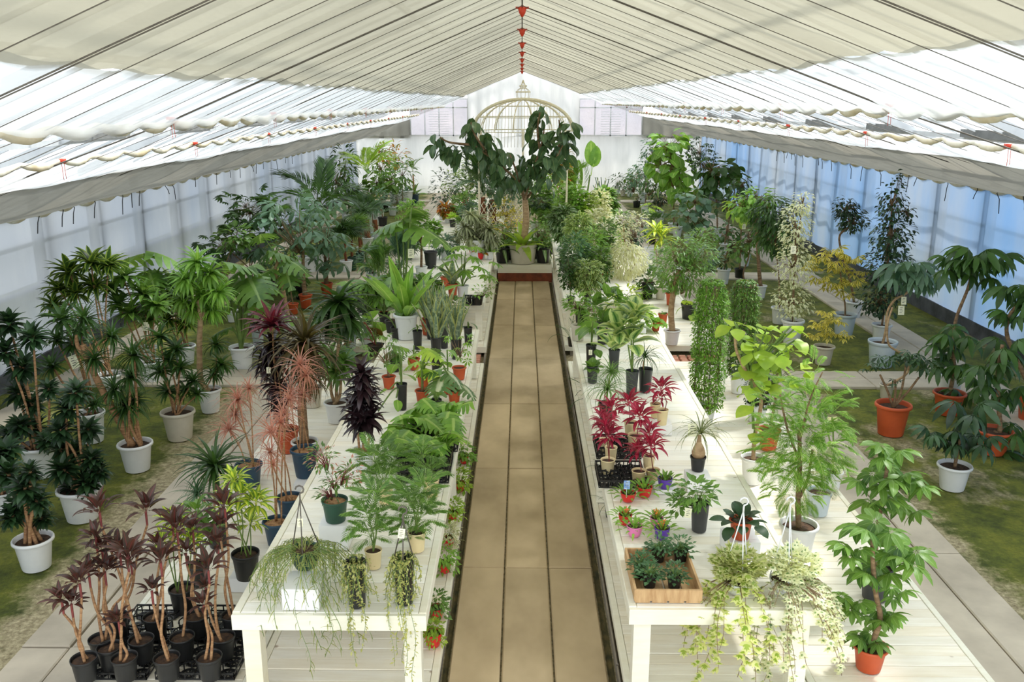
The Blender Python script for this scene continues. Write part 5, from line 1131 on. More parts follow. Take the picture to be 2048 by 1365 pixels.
P = Plant(1291, 787, T, 'blacktall', 29, 'fine-leaved ponytail palm in tall black pot on the right table', 'ponytail_palm', top=738); heads(P, [(1290, 715, 44)], T_arch, 'dark', 44, r=.008, el=(1.45, -.1))
P = Plant(1228, 748, T, 'greytall', 23, 'tall grey pot with green aglaonema near the aisle', 'aglaonema', top=700); clump(P, 9, 70, T_oval, 'speck', el=(1.45, .6))
P = Plant(1212, 853, T, 'blacktall', 30, 'grassy ponytail palm in tall black pot at the aisle edge of the right table', 'ponytail_palm', top=806); heads(P, [(1215, 780, 52), (1222, 745, 40)], T_arch, 'mid', 46, r=.006, el=(1.45, -.1))
P = Plant(1185, 768, T, 'greytall', 24, 'tall dark pot with small leaves right on the aisle edge', 'potted_plant', top=732); clump(P, 14, 26, T_heart, 'mid', el=(1.4, -.2)); P.tag(1181, 700, 7)
P = Plant(1182, 740, T, 'blacktall', 22, 'slim black pot with trailing heart leaves by the aisle', 'philodendron', top=690); leafat(P, [(1195, 700, 24, -60, -.05), (1170, 655, 40, 190, 0), (1200, 660, 34, 10, 0), (1185, 640, 34, 90, 0)], T_heart, 'mid')
P = Plant(1156, 683, T, 'stone', 27, 'taupe pot with one big round leaf at the aisle edge', 'philodendron', top=650); leafat(P, [(1168, 645, 42, 200, -.1), (1180, 630, 30, 60, 0), (1150, 620, 24, 140, 0), (1172, 612, 26, 20, 0)], T_heart, 'fresh')
P = Plant(1205, 690, T, 'blacktall', 24, 'glossy rubber fig with upright stems beside the taupe pot', 'rubber_fig'); 
for hx_, hy_ in ((1190, 615), (1215, 600), (1240, 610), (1255, 632)):
    P.stem([Vector((0, 0, P.sz)), P.at(hx_, hy_ + 12)], .008, .005, M_green_stem, 'stem', .03)
heads(P, [(1190, 615, 28), (1215, 600, 30), (1242, 610, 30), (1252, 640, 26), (1215, 650, 28)], T_oval, 'mid', 9, stems=False, ind=True, el=(1.4, .0))
e, zb = box_stand(1277, 668, T, .17, .10, 'white display cube under the white bowl, far part of near right table')
P = Plant(1278, 641, zb, 'bowl', 31, 'lime heart-leaved trailing plant in white bowl on a white cube', 'philodendron', top=624); clump(P, 40, 15, T_heart, 'lime', ind=False, el=(1.2, -.3), spread=1.0); strands(P, 12, [36, 50, 24], 'lime', T_heart, 12, step=1.6, out=.8)
P = Plant(1326, 655, T, 'orange', 20, 'small orange pot by the far right corner of the near right table', 'potted_plant', top=628); clump(P, 9, 12, T_oval, 'mid', ind=False)
P = Plant(1312, 664, T, 'orange', 20, 'small orange pot covered by creeping green and red leaves', 'potted_plant'); clump(P, 40, 14, T_heart, 'fresh', ind=False, el=(1.2, -.4), spread=1.0)

# ------------------------------------------------------------------ right low deck (outer strip)
def column(x, y, w, px, py0, py1, rx, n, mat, label, pot='whitesmooth', top=None):
    P = Plant(x, y, D, pot, w, label, 'climbing_vine', 'wire vine columns in white pots', top=top); zt = P.at(px, py0).z; z0 = P.sz; rx = rx * P.k; b = B()
    for a in range(4): b.tube([(math.cos(a * 1.57) * rx * .75, math.sin(a * 1.57) * rx * .75, z0), (math.cos(a * 1.57) * rx * .75, math.sin(a * 1.57) * rx * .75, zt - .04)], .004, 5)
    for zz in np.linspace(z0 + .15, zt - .06, 5): b.tube([(math.cos(q) * rx * .76, math.sin(q) * rx * .76, zz) for q in np.linspace(0, 2 * PI, 17)], .003, 4)
    obj('support_frame', b.mesh('support_frame', M_wire), P.e); acc = [[], []]
    for i in range(n):
        t = R.random(); q = R.uniform(0, 2 * PI); den = .55 + .45 * t
        if R.random() > den: continue
        r_ = rx * (R.uniform(.55, 1.12)) * (1 - .45 * max(0, t - .85) / .15); zz = z0 + (zt - z0) * t; p = Vector((math.cos(q) * r_, math.sin(q) * r_, zz))
        acc[i % 2].append(TR(p) @ RZ(q + R.uniform(-1.4, 1.4)) @ RY(R.uniform(-.5, .9)) @ SC(R.uniform(.026, .046)))
    P.stuff([(T_tri[0], acc[0]), (T_tri[0], acc[1])], LM[mat]); b = B()
    for i in range(26): q = R.uniform(0, 6.28); ph = R.uniform(0, 6); b.tube([(math.cos(q + .4 * math.sin(ph + t * 7)) * rx * .8, math.sin(q + .4 * math.sin(ph + t * 7)) * rx * .8, z0 + (zt - z0) * t) for t in np.linspace(0, .97, 12)], .0022, 4)
    obj('vine_stems', b.mesh('vine_stems', M_bark), P.e, kind='stuff')
column(1412, 852, 46, 1410, 560, 812, 30, 9000, 'fresh', 'tall bright green wire vine column beside the right table', top=812)
column(1480, 790, 42, 1500, 560, 742, 26, 7500, 'mid', 'wire vine column in white pot behind the round-leaved fig', top=746)
column(1516, 848, 46, 1515, 690, 800, 22, 1800, 'dark', 'short dark wire vine in white pot beside the round-leaved fig', top=806)
P = Plant(1507, 973, D, 'whitesmooth', 51, 'round-leaved fig tree with crooked pale trunk and large lime leaves', 'fig_tree', top=914)
P.stem([Vector((0, 0, P.sz)), P.at(1510, 870), P.at(1522, 800), P.at(1498, 755), P.at(1474, 705), P.at(1470, 665)], .018, .012, M_pale_bark, 'trunk', knots=.06)
leafat(P, [(1468, 640, 44, 80, 0), (1450, 655, 39, 190, 0), (1485, 645, 39, 20, 0), (1475, 660, 33, -90, -.1), (1500, 695, 52, -60, 0), (1520, 665, 46, 40, 0), (1550, 655, 46, 10, 0), (1560, 690, 44, -30, 0), (1585, 700, 41, 30, 0), (1530, 705, 52, -90, -.1), (1498, 735, 46, -110, 0), (1515, 745, 44, -60, 0), (1560, 730, 44, -20, .1), (1590, 650, 36, 40, 0), (1600, 660, 33, -10, 0), (1545, 770, 41, -70, 0), (1495, 815, 44, 200, -.1), (1520, 860, 39, -20, -.1), (1510, 870, 33, -100, -.1), (1600, 685, 39, -60, 0), (1575, 665, 39, 60, .1), (1540, 690, 44, 120, .1)], T_heart, 'lime', origin=P.at(1500, 760), face=.1)
bush(P, [(1540, 700, 56, 40, 44), (1510, 760, 34, 40, 22), (1580, 740, 30, 30, 14)], T_heart, 'lime', 30, ind=True, r=.008, tmat=M_green_stem)
P = Plant(1540, 905, D, 'orange', 46, 'large-leaved tree in orange pot behind the round-leaved fig', 'fig_tree', top=858); P.stem([Vector((0, 0, P.sz)), P.at(1552, 790), P.at(1556, 720)], .014, .01, M_bark, 'trunk'); leafat(P, [(1560, 700, 30, 60, .1), (1540, 720, 30, 170, .1), (1580, 730, 30, 0, .1), (1570, 755, 28, -60, 0), (1530, 745, 28, 200, 0)], T_heart, 'fresh', origin=P.at(1556, 730))
P = Plant(1600, 1128, D, 'whitesmooth', 79, 'large feathery-leaved mimosa tree in big white pot, right of the near right table', 'mimosa_tree', top=1048)
P.stem([Vector((0, 0, P.sz)), P.at(1596, 1000), P.at(1600, 930), P.at(1598, 860)], .022, .012, M_bark, 'trunk', knots=.06); P.stem([P.at(1597, 1000), P.at(1615, 960), P.at(1625, 900)], .012, .008, M_bark, 'branch'); P.stem([P.at(1598, 920), P.at(1575, 860), P.at(1560, 790)], .01, .006, M_bark, 'branch'); P.stem([P.at(1600, 880), P.at(1620, 800), P.at(1645, 745)], .009, .004, M_bark, 'branch')
mes = lm(T_mimosa, 'fresh', 'frond')
for (cx_, cy_, rx, rz, n, L) in ((1600, 880, 70, 70, 130, 52), (1590, 960, 56, 50, 80, 46), (1630, 830, 56, 50, 66, 48), (1560, 820, 40, 50, 30, 44), (1640, 900, 44, 50, 56, 46), (1620, 760, 56, 30, 16, 46)):
    for j, (p, v) in enumerate(blob(P.at(cx_, cy_), (rx * P.k, rx * P.k * .8, rz * P.k), n, .3)): P.leaf(mes[j % 2], outM(p, v, L * P.k, .2, .2), 'frond')
P = Plant(1640, 1036, D, 'paleblue', 52, 'silvery feather-leaved plant in pale pot behind the mimosa tree', 'grevillea', top=982); mes = lm(T_mimosa, 'silver', 'frond')
for j, (p, v) in enumerate(blob(P.at(1650, 945), (38 * P.k, 30 * P.k, 34 * P.k), 34, .3)): P.leaf(mes[j % 2], outM(p, v, 44 * P.k, .1, .4), 'frond')
P = Plant(1668, 985, D, 'white', 40, 'cream-edged rubber plant behind the mimosa tree', 'rubber_plant'); leafat(P, [(1688, 885, 52, -20, 0), (1665, 830, 44, 70, 0), (1640, 860, 40, 160, 0), (1672, 925, 44, -60, 0)], T_oval, 'cream')
def tiers(P, lst, mat, Ts=None, tr=None, r=.02, tmat=None):
    """umbrella tree: palmate leaves set around the stem; (px, py, radius px, n)"""
    mes = lm(Ts or T_schef, mat)
    for (px, py, rp, n) in lst:
        if Ts is None and mat in ('dark', 'deep', 'blue'): mes = lm(T_schefn, mat); n = max(3, int(n * .6))
        c = P.at(px, py, R.uniform(-.08, .08)); L = rp * P.k * (1.6 if Ts is None else 1.3)
        for j in range(n):
            az = j * 2.4 + px; el = .75 - .85 * (j + .5) / n; P.leaf(mes[j % 2], TR(c) @ RZ(az) @ RY(-el) @ RX(R.uniform(-.2, .2)) @ SC(L * R.uniform(.85, 1.1)))
    if tr: P.stem([Vector((0, 0, P.sz))] + [P.at(*q) for q in tr], r, r * .7, tmat or M_bark, 'trunk', knots=.06)
gu = 'umbrella trees'
P = Plant(1745, 1352, D, 'orange', 71, 'glossy umbrella tree in orange pot at the near right, on the deck edge', 'umbrella_tree', gu, top=1292)
tiers(P, [(1748, 1075, 58, 4), (1700, 1110, 44, 4), (1805, 1125, 50, 5), (1748, 1160, 50, 4), (1765, 1245, 40, 5), (1700, 1215, 40, 4), (1735, 1290, 42, 4), (1790, 1195, 34, 3)], 'mid', tr=[(1760, 1240), (1752, 1190), (1746, 1130), (1745, 1080)], r=.017)
P = Plant(1757, 1208, D, 'greytall', 64, 'dark glossy umbrella tree in dark grey pot behind the front orange pot', 'umbrella_tree', gu, top=1132)
tiers(P, [(1775, 915, 46, 4), (1790, 965, 54, 4), (1735, 975, 46, 3), (1825, 980, 48, 3), (1770, 1015, 50, 3), (1815, 1035, 46, 2)], 'mid', tr=[(1752, 1080), (1765, 1000), (1775, 930)], r=.016)
P.e.children[-1].name = 'trunk'

# ------------------------------------------------------------------ plants on the mossy ground, right
P = Plant(1914, 987, G, 'whitesmooth', 68, 'umbrella tree in white pot at the near right of the moss', 'umbrella_tree', gu, top=930)
tiers(P, [(1935, 830, 56, 6), (1930, 875, 52, 6), (1862, 875, 44, 5), (1900, 895, 44, 5), (1960, 890, 44, 4)], 'deep', tr=[(1920, 880)], r=.016, tmat=M_bark)
P = Plant(1790, 877, G, 'orange', 72, 'short forked umbrella tree in orange pot on the right moss', 'umbrella_tree', gu, top=808)
for q in ((1760, 750), (1790, 760), (1838, 755), (1812, 730)): P.stem([Vector((0, 0, P.sz)), P.at((1792 + q[0]) / 2, 785), P.at(*q)], .014, .01, M_bark, 'branch')
tiers(P, [(1765, 735, 36, 5), (1795, 728, 34, 5), (1840, 738, 40, 6), (1815, 722, 32, 5), (1790, 770, 22, 3), (1745, 745, 26, 3)], 'deep', T_schefs)
P = Plant(1904, 835, G, 'orange', 64, 'umbrella tree with thick trunk in orange pot beside the right cross path', 'umbrella_tree', gu, top=785)
tiers(P, [(1905, 680, 52, 6), (1912, 740, 54, 6), (1860, 735, 44, 4), (1920, 795, 50, 6), (1880, 700, 40, 4)], 'dark', tr=[(1908, 740), (1906, 690)], r=.024)
P = Plant(1995, 915, G, 'orange', 74, 'umbrella tree in orange pot near the right edge of the picture', 'umbrella_tree', gu, top=860)
tiers(P, [(2010, 700, 56, 6), (1990, 742, 56, 6), (2000, 800, 50, 6), (1985, 920, 50, 5), (2035, 870, 52, 5), (2040, 790, 50, 5), (1960, 770, 44, 5)], 'dark', tr=[(2000, 860), (1995, 760), (2005, 690)], r=.024)
P = Plant(2070, 850, G, 'orange', 60, 'tall umbrella tree cut by the right edge of the picture', 'umbrella_tree', gu)
tiers(P, [(2040, 590, 56, 8), (2020, 640, 44, 6), (2060, 620, 50, 6)], 'dark', tr=[(2035, 720), (2014, 670), (2020, 630), (2045, 600)], r=.024)
P = Plant(1905, 800, G, 'white', 50, 'tall slender umbrella tree with flat dark crown before the blue wall film', 'umbrella_tree', gu)
tiers(P, [(1945, 520, 50, 9), (1985, 530, 46, 7), (1915, 545, 44, 6), (1955, 560, 46, 6), (1900, 530, 40, 5)], 'dark', tr=[(1905, 700), (1912, 640), (1935, 580), (1948, 535)], r=.022)
P = Plant(1768, 738, G, 'paleblue', 58, 'umbrella tree with strongly curved pale trunk and price cards in pale pot', 'umbrella_tree', gu, top=682)
tiers(P, [(1820, 545, 54, 8), (1790, 560, 44, 5), (1855, 560, 48, 6), (1830, 575, 40, 5)], 'blue', tr=[(1772, 660), (1775, 625), (1790, 600), (1815, 585), (1825, 555)], r=.018, tmat=M_pale_bark); P.tag(1808, 594, 10); P.tag(1803, 612, 12)
P = Plant(1775, 800, G, 'offwhite', 30, 'looping bare trunk with leaves hidden behind the short umbrella tree', 'potted_tree'); P.stem([Vector((0, 0, P.sz)), P.at(1815, 745), P.at(1805, 710), P.at(1778, 690), P.at(1775, 650), P.at(1785, 615)], .014, .011, M_pale_bark, 'trunk')
P = Plant(1692, 674, G, 'paleblue', 46, 'yellow variegated umbrella tree in pale blue pot on the right moss', 'umbrella_tree', top=628)
tiers(P, [(1640, 530, 34, 6), (1665, 515, 34, 6), (1700, 530, 34, 6), (1680, 550, 34, 6), (1640, 570, 32, 6), (1700, 575, 32, 6), (1665, 585, 32, 6), (1620, 545, 28, 5), (1718, 555, 28, 4), (1690, 600, 28, 4)], 'yellow', T_schefs, tr=[(1690, 610), (1684, 570), (1680, 540)], r=.013)
P = Plant(1650, 733, G, 'offwhite', 43, 'low yellow variegated umbrella bush in stained white pot', 'umbrella_tree', top=692)
tiers(P, [(1640, 660, 28, 7), (1665, 650, 28, 7), (1655, 678, 30, 7), (1685, 680, 24, 5), (1625, 680, 24, 5), (1650, 635, 24, 5)], 'yellow', T_schefs)
def ben(x, y, w, bl, mat, label, pot='white', L=8, top=None, trunk=None, Ts=None, name='weeping_fig', r=.014, grp=None, z=None, dr=.3, up=.0, ind=False, fill=.35):
    P = Plant(x, y, G if z is None else z, pot, w, label, name, grp, top=top); bush(P, bl, Ts or T_tri, mat, L, trunk=trunk, r=r, droop=dr, up=up, fill=fill, ind=ind); return P
P = ben(1587, 692, 46, [(1592, 450, 34, 46, 420), (1588, 520, 40, 54, 520), (1585, 600, 42, 40, 420), (1605, 405, 20, 26, 120)], 'cream', 'cream variegated weeping fig, tall column in white pot', top=640, L=9, trunk=[(1588, 560)]); P.tag(1587, 492, 10, dy=-.35)
ben(1765, 690, 40, [(1783, 400, 24, 60, 170), (1785, 470, 40, 50, 420), (1775, 540, 48, 48, 480), (1760, 600, 46, 34, 300), (1815, 425, 16, 20, 40)], 'deep', 'tall dark glossy fig with sparse twisting top before the right wall', L=12, trunk=[(1770, 600), (1782, 440)], Ts=T_oval, fill=.2)
ben(1710, 640, 36, [(1690, 415, 24, 22, 200), (1705, 440, 32, 24, 300)], 'deep', 'small-crowned fig with S-shaped trunk before the right wall', L=10, trunk=[(1700, 560), (1682, 500), (1680, 470), (1700, 452)], r=.02)
ben(1560, 650, 34, [(1545, 425, 44, 34, 360), (1550, 470, 42, 40, 380)], 'dark', 'false aralia with very fine dark leaves', L=17, Ts=T_comp, trunk=[(1558, 560), (1552, 500)], dr=.5, r=.012).tag(1540, 495, 6)
ben(1522, 598, 26, [(1515, 400, 30, 24, 160), (1490, 410, 26, 24, 100)], 'fresh', 'broad-leaved tree with thick pale bark trunk in small white pot', L=17, Ts=T_oval, trunk=[(1518, 540), (1514, 470), (1512, 420)], r=.035, ind=False)
ben(1448, 570, 28, [(1455, 465, 22, 20, 50), (1462, 490, 22, 18, 40), (1450, 520, 18, 16, 30)], 'dark', 'thin-stemmed tree in white pot in the middle of the right moss', L=14, Ts=T_oval, trunk=[(1456, 500)], top=538)
ben(1490, 534, 25, [(1500, 470, 24, 20, 60), (1482, 490, 20, 16, 40)], 'dark', 'small tree in white pot beside the right side path', L=13, Ts=T_oval, trunk=[(1492, 490)], top=508)
ben(1490, 590, 22, [(1480, 500, 26, 18, 60), (1500, 480, 20, 16, 40)], 'mid', 'leaning tree in small orange pot near the right cross path', pot='orange', L=14, Ts=T_oval, trunk=[(1487, 545), (1498, 510)], top=562)
ben(1435, 483, 22, [(1425, 335, 30, 22, 34), (1450, 350, 30, 26, 34), (1430, 370, 26, 20, 26)], 'dark', 'fiddle-leaf fig with broad dark crown in white pot, farther back', L=32, Ts=T_oval, trunk=[(1434, 420), (1432, 375)], ind=True, r=.02, top=456)
ben(1348, 468, 24, [(1338, 290, 34, 26, 44), (1325, 330, 34, 36, 44), (1350, 345, 40, 40, 50), (1370, 380, 28, 26, 30)], 'fresh', 'tall round-leaved fig with bright crown in white pot, far right', name='fig_tree', L=24, Ts=T_heart, trunk=[(1347, 400), (1343, 330)], ind=True, top=446, r=.022)
ben(1398, 520, 22, [(1390, 400, 30, 24, 34), (1375, 430, 26, 20, 24), (1400, 440, 24, 20, 22)], 'blue', 'bluish round-leaved fig in the right crowd', name='fig_tree', L=20, Ts=T_heart, trunk=[(1395, 460)], ind=True)
ben(1450, 510, 22, [(1470, 385, 26, 30, 60), (1450, 410, 22, 22, 40), (1485, 370, 18, 18, 30)], 'dark', 'dark oval-leaved tree beside the fiddle-leaf fig', L=16, Ts=T_oval, trunk=[(1458, 440)])
P = ben(1480, 560, 22, [(1478, 412, 24, 20, 26), (1490, 425, 22, 18, 22)], 'lime', 'lime-leaved tree with price card in the right crowd', L=22, Ts=T_oval, trunk=[(1482, 470)], ind=True, pot='black'); P.tag(1488, 448, 7)
ben(1420, 545, 20, [(1418, 470, 26, 20, 50)], 'mid', 'low shrub in black pot behind the green aralia', L=14, Ts=T_oval, pot='black')
ben(1400, 300 + 175, 22, [(1400, 300, 18, 26, 40), (1408, 330, 22, 20, 40)], 'deep', 'slim tree with star-shaped leaves near the far right corner', L=20, Ts=T_schefs, trunk=[(1402, 400)], ind=False)
ben(1290, 428, 18, [(1305, 300, 24, 34, 150), (1290, 345, 30, 30, 160)], 'blue', 'fine-leaved tall shrub by the back wall on the right', L=10, trunk=[(1292, 390)])
ben(1320, 452, 20, [(1320, 390, 30, 24, 170)], 'deep', 'dark bushy shrub in white pot on the far right moss', L=9)
ben(1290, 457, 20, [(1305, 370, 30, 22, 120)], 'dark', 'dark leafy shrub before the back wall, right', L=10)
ben(1272, 416, 12, [(1270, 355, 16, 22, 70), (1262, 370, 14, 16, 50)], 'blue', 'grey-green shrub in black pot at the far right path', L=9, pot='black')
P = ben(1260, 394, 14, [(1264, 355, 12, 14, 40)], 'mid', 'palm-like tuft at the far right beside the path', L=12); clump(P, 26, 34, T_thin, 'grass', ind=False, el=(1.4, .2))
for x, y, w, p, lab in ((1234, 389, 16, 'white', 'white planter against the back wall, nearest the side path'), (1246, 393, 12, 'offwhite', 'cream planter beside the white one at the back wall'), (1285, 406, 20, 'white', 'wide white planter before the back wall'), (1318, 444, 22, 'white', 'white pot in the row along the far right path'), (1385, 452, 16, 'white', 'white planter at the back right'), (1368, 440, 18, 'white', 'white pot among dark shrubs, far right'), (1275, 415, 12, 'black', 'small black pot on the far right cross path'), (1390, 470, 16, 'paleblue', 'pale blue pot in the far right crowd'), (1355, 475, 22, 'white', 'white pot near the far right fig tree'), (1378, 492, 22, 'paleblue', 'pale pot in front of the far right fig tree')):
    P = Plant(x, y, G, p, w, lab, 'potted_plant'); bush(P, [(x, y - w * 1.9, w * .9, w * .9, 70)], T_tri2, 'mid' if x % 2 else 'dark', 9, r=.006)

# ------------------------------------------------------------------ right deck, farther part
P = Plant(1345, 692, D, 'whitesmooth', 35, 'ming aralia tree with stout trunk and fine green crown in white pot', 'aralia', top=660)
P.stem([Vector((0, 0, P.sz)), P.at(1342, 620), P.at(1350, 570), P.at(1358, 540)], .045, .03, M_pale_bark, 'trunk', knots=.05); bush(P, [(1350, 540, 46, 40, 460), (1385, 545, 40, 44, 420), (1360, 500, 40, 30, 300), (1400, 510, 34, 34, 240)], T_tri2, 'mid', 14, r=.01, droop=.4)
P = Plant(1378, 640, D, 'black', 32, 'wide black pot with lime large-leaved plant beside the aralia trunk', 'fig_tree', top=608); leafat(P, [(1372, 600, 30, 40, 0), (1390, 625, 34, -80, -.1), (1378, 645, 36, -100, -.1), (1360, 612, 26, 180, 0), (1395, 640, 30, -60, 0)], T_heart, 'lime')
P = Plant(1342, 612, D, 'orange', 22, 'orange pot behind the aralia trunk', 'potted_plant', top=586); clump(P, 10, 30, T_oval, 'mid', ind=False)
P = Plant(1250, 632, D, 'whitesmooth', 36, 'creamy white-leaved weeping fig standard with ball crown and staked trunk', 'weeping_fig'); P.stem([Vector((0, 0, P.sz)), P.at(1252, 590), P.at(1256, 560)], .022, .016, M_cane, 'trunk'); bush(P, [(1254, 522, 42, 36, 1300), (1250, 500, 30, 20, 250)], T_tri2, 'creamlt', 10, r=.006, droop=.6, up=.0, fill=.6)
P = Plant(1210, 610, D, 'whitesmooth', 40, 'bent twin-stemmed tree in wide white pot on the far right deck', 'bent_tree', top=565)
for q in (-6, 4): P.stem([Vector((0, 0, P.sz)), P.at(1222 + q, 548), P.at(1232 + q, 540), P.at(1226, 520)], .014, .01, M_bark, 'trunk')
bush(P, [(1215, 515, 24, 24, 160)], T_tri, 'deep', 11)
P = Plant(1296, 598, D, 'black', 26, 'black pot behind the cream fig ball', 'potted_plant', top=566); bush(P, [(1300, 560, 26, 22, 60)], T_oval, 'dark', 18)
P = Plant(1322, 600, D, 'offwhite', 24, 'glossy broad-leaved shrub right of the cream fig ball', 'rubber_plant'); P.stem([Vector((0, 0, P.sz)), P.at(1320, 570)], .01, .008, M_pale_bark, 'trunk'); leafat(P, [(1305, 555, 28, 190, 0), (1325, 548, 28, 60, 0), (1335, 565, 28, -40, 0), (1312, 572, 26, -110, 0)], T_ovalb, 'mid')
P = Plant(1315, 560, D, 'white', 26, 'tropical lime-striped plant behind the cream fig ball', 'dracaena'); heads(P, [(1322, 478, 34), (1310, 462, 26)], T_lance, 'limestripe', 16, r=.008, ind=True)
P = Plant(1290, 540, D, 'white', 26, 'slim fig with sparse white-flecked leaves on the far right deck', 'weeping_fig'); P.stem([Vector((0, 0, P.sz)), P.at(1252, 490), P.at(1248, 450)], .018, .012, M_pale_bark, 'trunk'); bush(P, [(1245, 450, 32, 26, 200), (1240, 475, 22, 18, 90), (1275, 440, 26, 16, 90)], T_tri, 'cream', 9)
P = Plant(1300, 520, D, 'white', 24, 'feathery dark philodendron on the far right deck', 'philodendron'); mes = lm(T_xan, 'dark')
for j in range(14): P.leaf(mes[j % 2], TR(P.at(1290 + (j % 5) * 10, 455)) @ RZ(j * 2.4) @ RY(-.3) @ SC(44 * P.k))
P = Plant(1305, 490, D, 'black', 16, 'bright lime split-leaf plant on the far right deck', 'philodendron'); leafat(P, [(1290, 405, 20, 120, 0), (1305, 415, 22, 10, 0), (1318, 412, 20, 40, 0), (1296, 418, 18, 200, 0)], T_mons, 'lime')
for x, y, w, cx_, cy_, rx, rz, mt, lab in ((1330, 585, 22, 1330, 520, 30, 26, 'mid', 'light green shrub behind the aralia crown'), (1360, 560, 24, 1400, 480, 30, 20, 'fresh', 'finely divided bright shrub right of the aralia crown'), (1370, 580, 24, 1420, 515, 26, 22, 'blue', 'grey-green lacy shrub at the right of the aralia'), (1275, 600, 20, 1280, 585, 24, 16, 'fresh', 'low green plant in front of the cream fig ball'), (1225, 655, 20, 1222, 612, 26, 18, 'lime', 'lime shrub under the bent twin-stemmed tree')):
    P = Plant(x, y, D, 'white', w, lab, 'shrub'); bush(P, [(cx_, cy_, rx, rz, 240)], T_tri2, mt, 12, r=.006)
# ------------------------------------------------------------------ far right table and the bench row behind it
gb = 'leafy plants in black pots on the far right table'
rows = [(1150, 575, 18, 1150, 500, 24, 34, 'herb', 'small-leaved green shrub at the aisle corner of the far right table', 'blacktall', 12), (1180, 560, 20, 1185, 490, 26, 32, 'fresh', 'green and white climbing shrub in black pot by the far right table corner', 'blacktall', 11),
    (1175, 610, 18, 1175, 545, 24, 24, 'speck', 'yellow-flecked croton-like shrub on the far right table front', 'blacktall', 13), (1205, 580, 16, 1200, 520, 18, 26, 'mid', 'slim green shrub on the far right table', 'black', 10), (1142, 610, 16, 1135, 525, 18, 34, 'dark', 'dark fine-leaved shrub on the aisle edge of the far right table', 'black', 8),
    (1165, 530, 18, 1160, 455, 22, 26, 'speck', 'bright green plant midway along the far right table', 'white', 14), (1195, 520, 18, 1190, 445, 22, 28, 'cream', 'lime and white leafed plant midway along the far right table', 'white', 11), (1215, 545, 16, 1210, 465, 16, 30, 'mid', 'narrow green shrub on the outer edge of the far right table', 'white', 9),
    (1130, 500, 16, 1128, 440, 18, 24, 'vein', 'large-leaved silvery plant on the aisle side of the far right table', 'white', 18), (1170, 480, 16, 1175, 410, 20, 24, 'lime', 'pale lime shrub toward the end of the far right table', 'white', 10), (1200, 480, 16, 1200, 405, 18, 26, 'creamlt', 'white and lime shrub toward the end of the far right table', 'white', 9),
    (1150, 480, 14, 1150, 400, 18, 26, 'fresh', 'green shrub at the end of the far right table', 'white', 12), (1215, 440, 14, 1210, 395, 16, 18, 'fresh', 'small palm-like plant on the deck end, right', 'orange', 12)]
for x, y, w, cx_, cy_, rx, rz, mt, lab, pt, L in rows:
    P = Plant(x, y, T if y > 484 else D, pt, w, lab, 'leafy_plant', gb); P.stem([Vector((0, 0, P.sz)), P.at(cx_, cy_)], .008, .004, M_green_stem, 'stem'); bush(P, [(cx_, cy_, rx * 1.15, rz, 380), (cx_ + R.uniform(-8, 8), cy_ + rz * .9, rx, rz * .7, 200)], T_tri if L < 12 else T_oval, mt, L * 1.15, r=.005)
P = Plant(1160, 660, T, 'blacktall', 20, 'bushy green plant at the far end of the near right table', 'leafy_plant'); bush(P, [(1155, 605, 26, 18, 160), (1180, 625, 24, 16, 120)], T_tri, 'fresh', 13)
P = Plant(1240, 655, T, 'orange', 22, 'lime and orange leafed bush at the far end of the near right table', 'croton'); bush(P, [(1250, 592, 26, 16, 110), (1235, 625, 24, 14, 90)], T_lance, 'limestripe', 20)
P = Plant(1195, 668, T, 'white', 20, 'pale green leafy plant behind the rubber fig stems', 'leafy_plant'); bush(P, [(1190, 640, 26, 20, 130)], T_lance, 'fresh', 18)
for (x, y, L, lab, mt) in ((1138, 575, 26, 'vine hanging over the aisle edge, far right table', 'dark'), (1118, 540, 22, 'dark fern hanging beside the platform corner', 'deep')):
    P = Plant(x + 8, y, T, 'black', 16, lab, 'fern'); clump(P, 26, L * 1.4, T_fern, mt, ind=False, el=(1.0, -.5))
for x, y, L, lab in ((1120, 655, 40, 'feathery dark fern reaching into the aisle at the near right table end'), (1170, 790, 60, 'dark fern under the near right table leaning over the ditch'), (1190, 930, 40, 'dark green fern in black tray under the right table'), (1200, 1000, 44, 'dark ferns at the foot of the right table by the second leg')):
    P = Plant(x + 24, y + 40, D, 'black', 30, lab, 'fern', dia=.12); clump(P, 16, L * 1.2, T_fern, 'dark', ind=False, el=(1.2, -.2), spread=.4)
P = Plant(1208, 560, T, 'orange', 20, 'orange pot among the shrubs on the far right table', 'potted_plant'); clump(P, 8, 22, T_oval, 'mid', ind=False)

# ------------------------------------------------------------------ centre platform: rubber tree, pots, palms
ZP = .333 + .003
P = Plant(1046, 529, ZP, 'stone', 56, 'large rubber tree in tall pale stone pot at the end of the aisle', 'rubber_tree', top=488)
P.stem([Vector((0, 0, P.sz)), P.at(1052, 440), P.at(1050, 400)], .07, .055, M_pale_bark, 'trunk')
for pts in (((1050, 405), (1040, 370), (1000, 330), (960, 300), (935, 280)), ((1050, 400), (1062, 350), (1080, 300), (1090, 250)), ((1052, 398), (1075, 370), (1110, 320), (1135, 270)), ((1048, 400), (1035, 350), (1020, 310)), ((980, 315), (950, 270), (942, 245)), ((1080, 300), (1075, 260), (1080, 225)), ((1115, 315), (1120, 270), (1118, 240)), ((945, 290), (900, 285), (880, 275))):
    P.stem([P.at(*q, R.uniform(-.15, .15)) for q in pts], .026, .012, M_bark, 'branch', knots=.05)
mes = lm(T_oval, 'rubber')
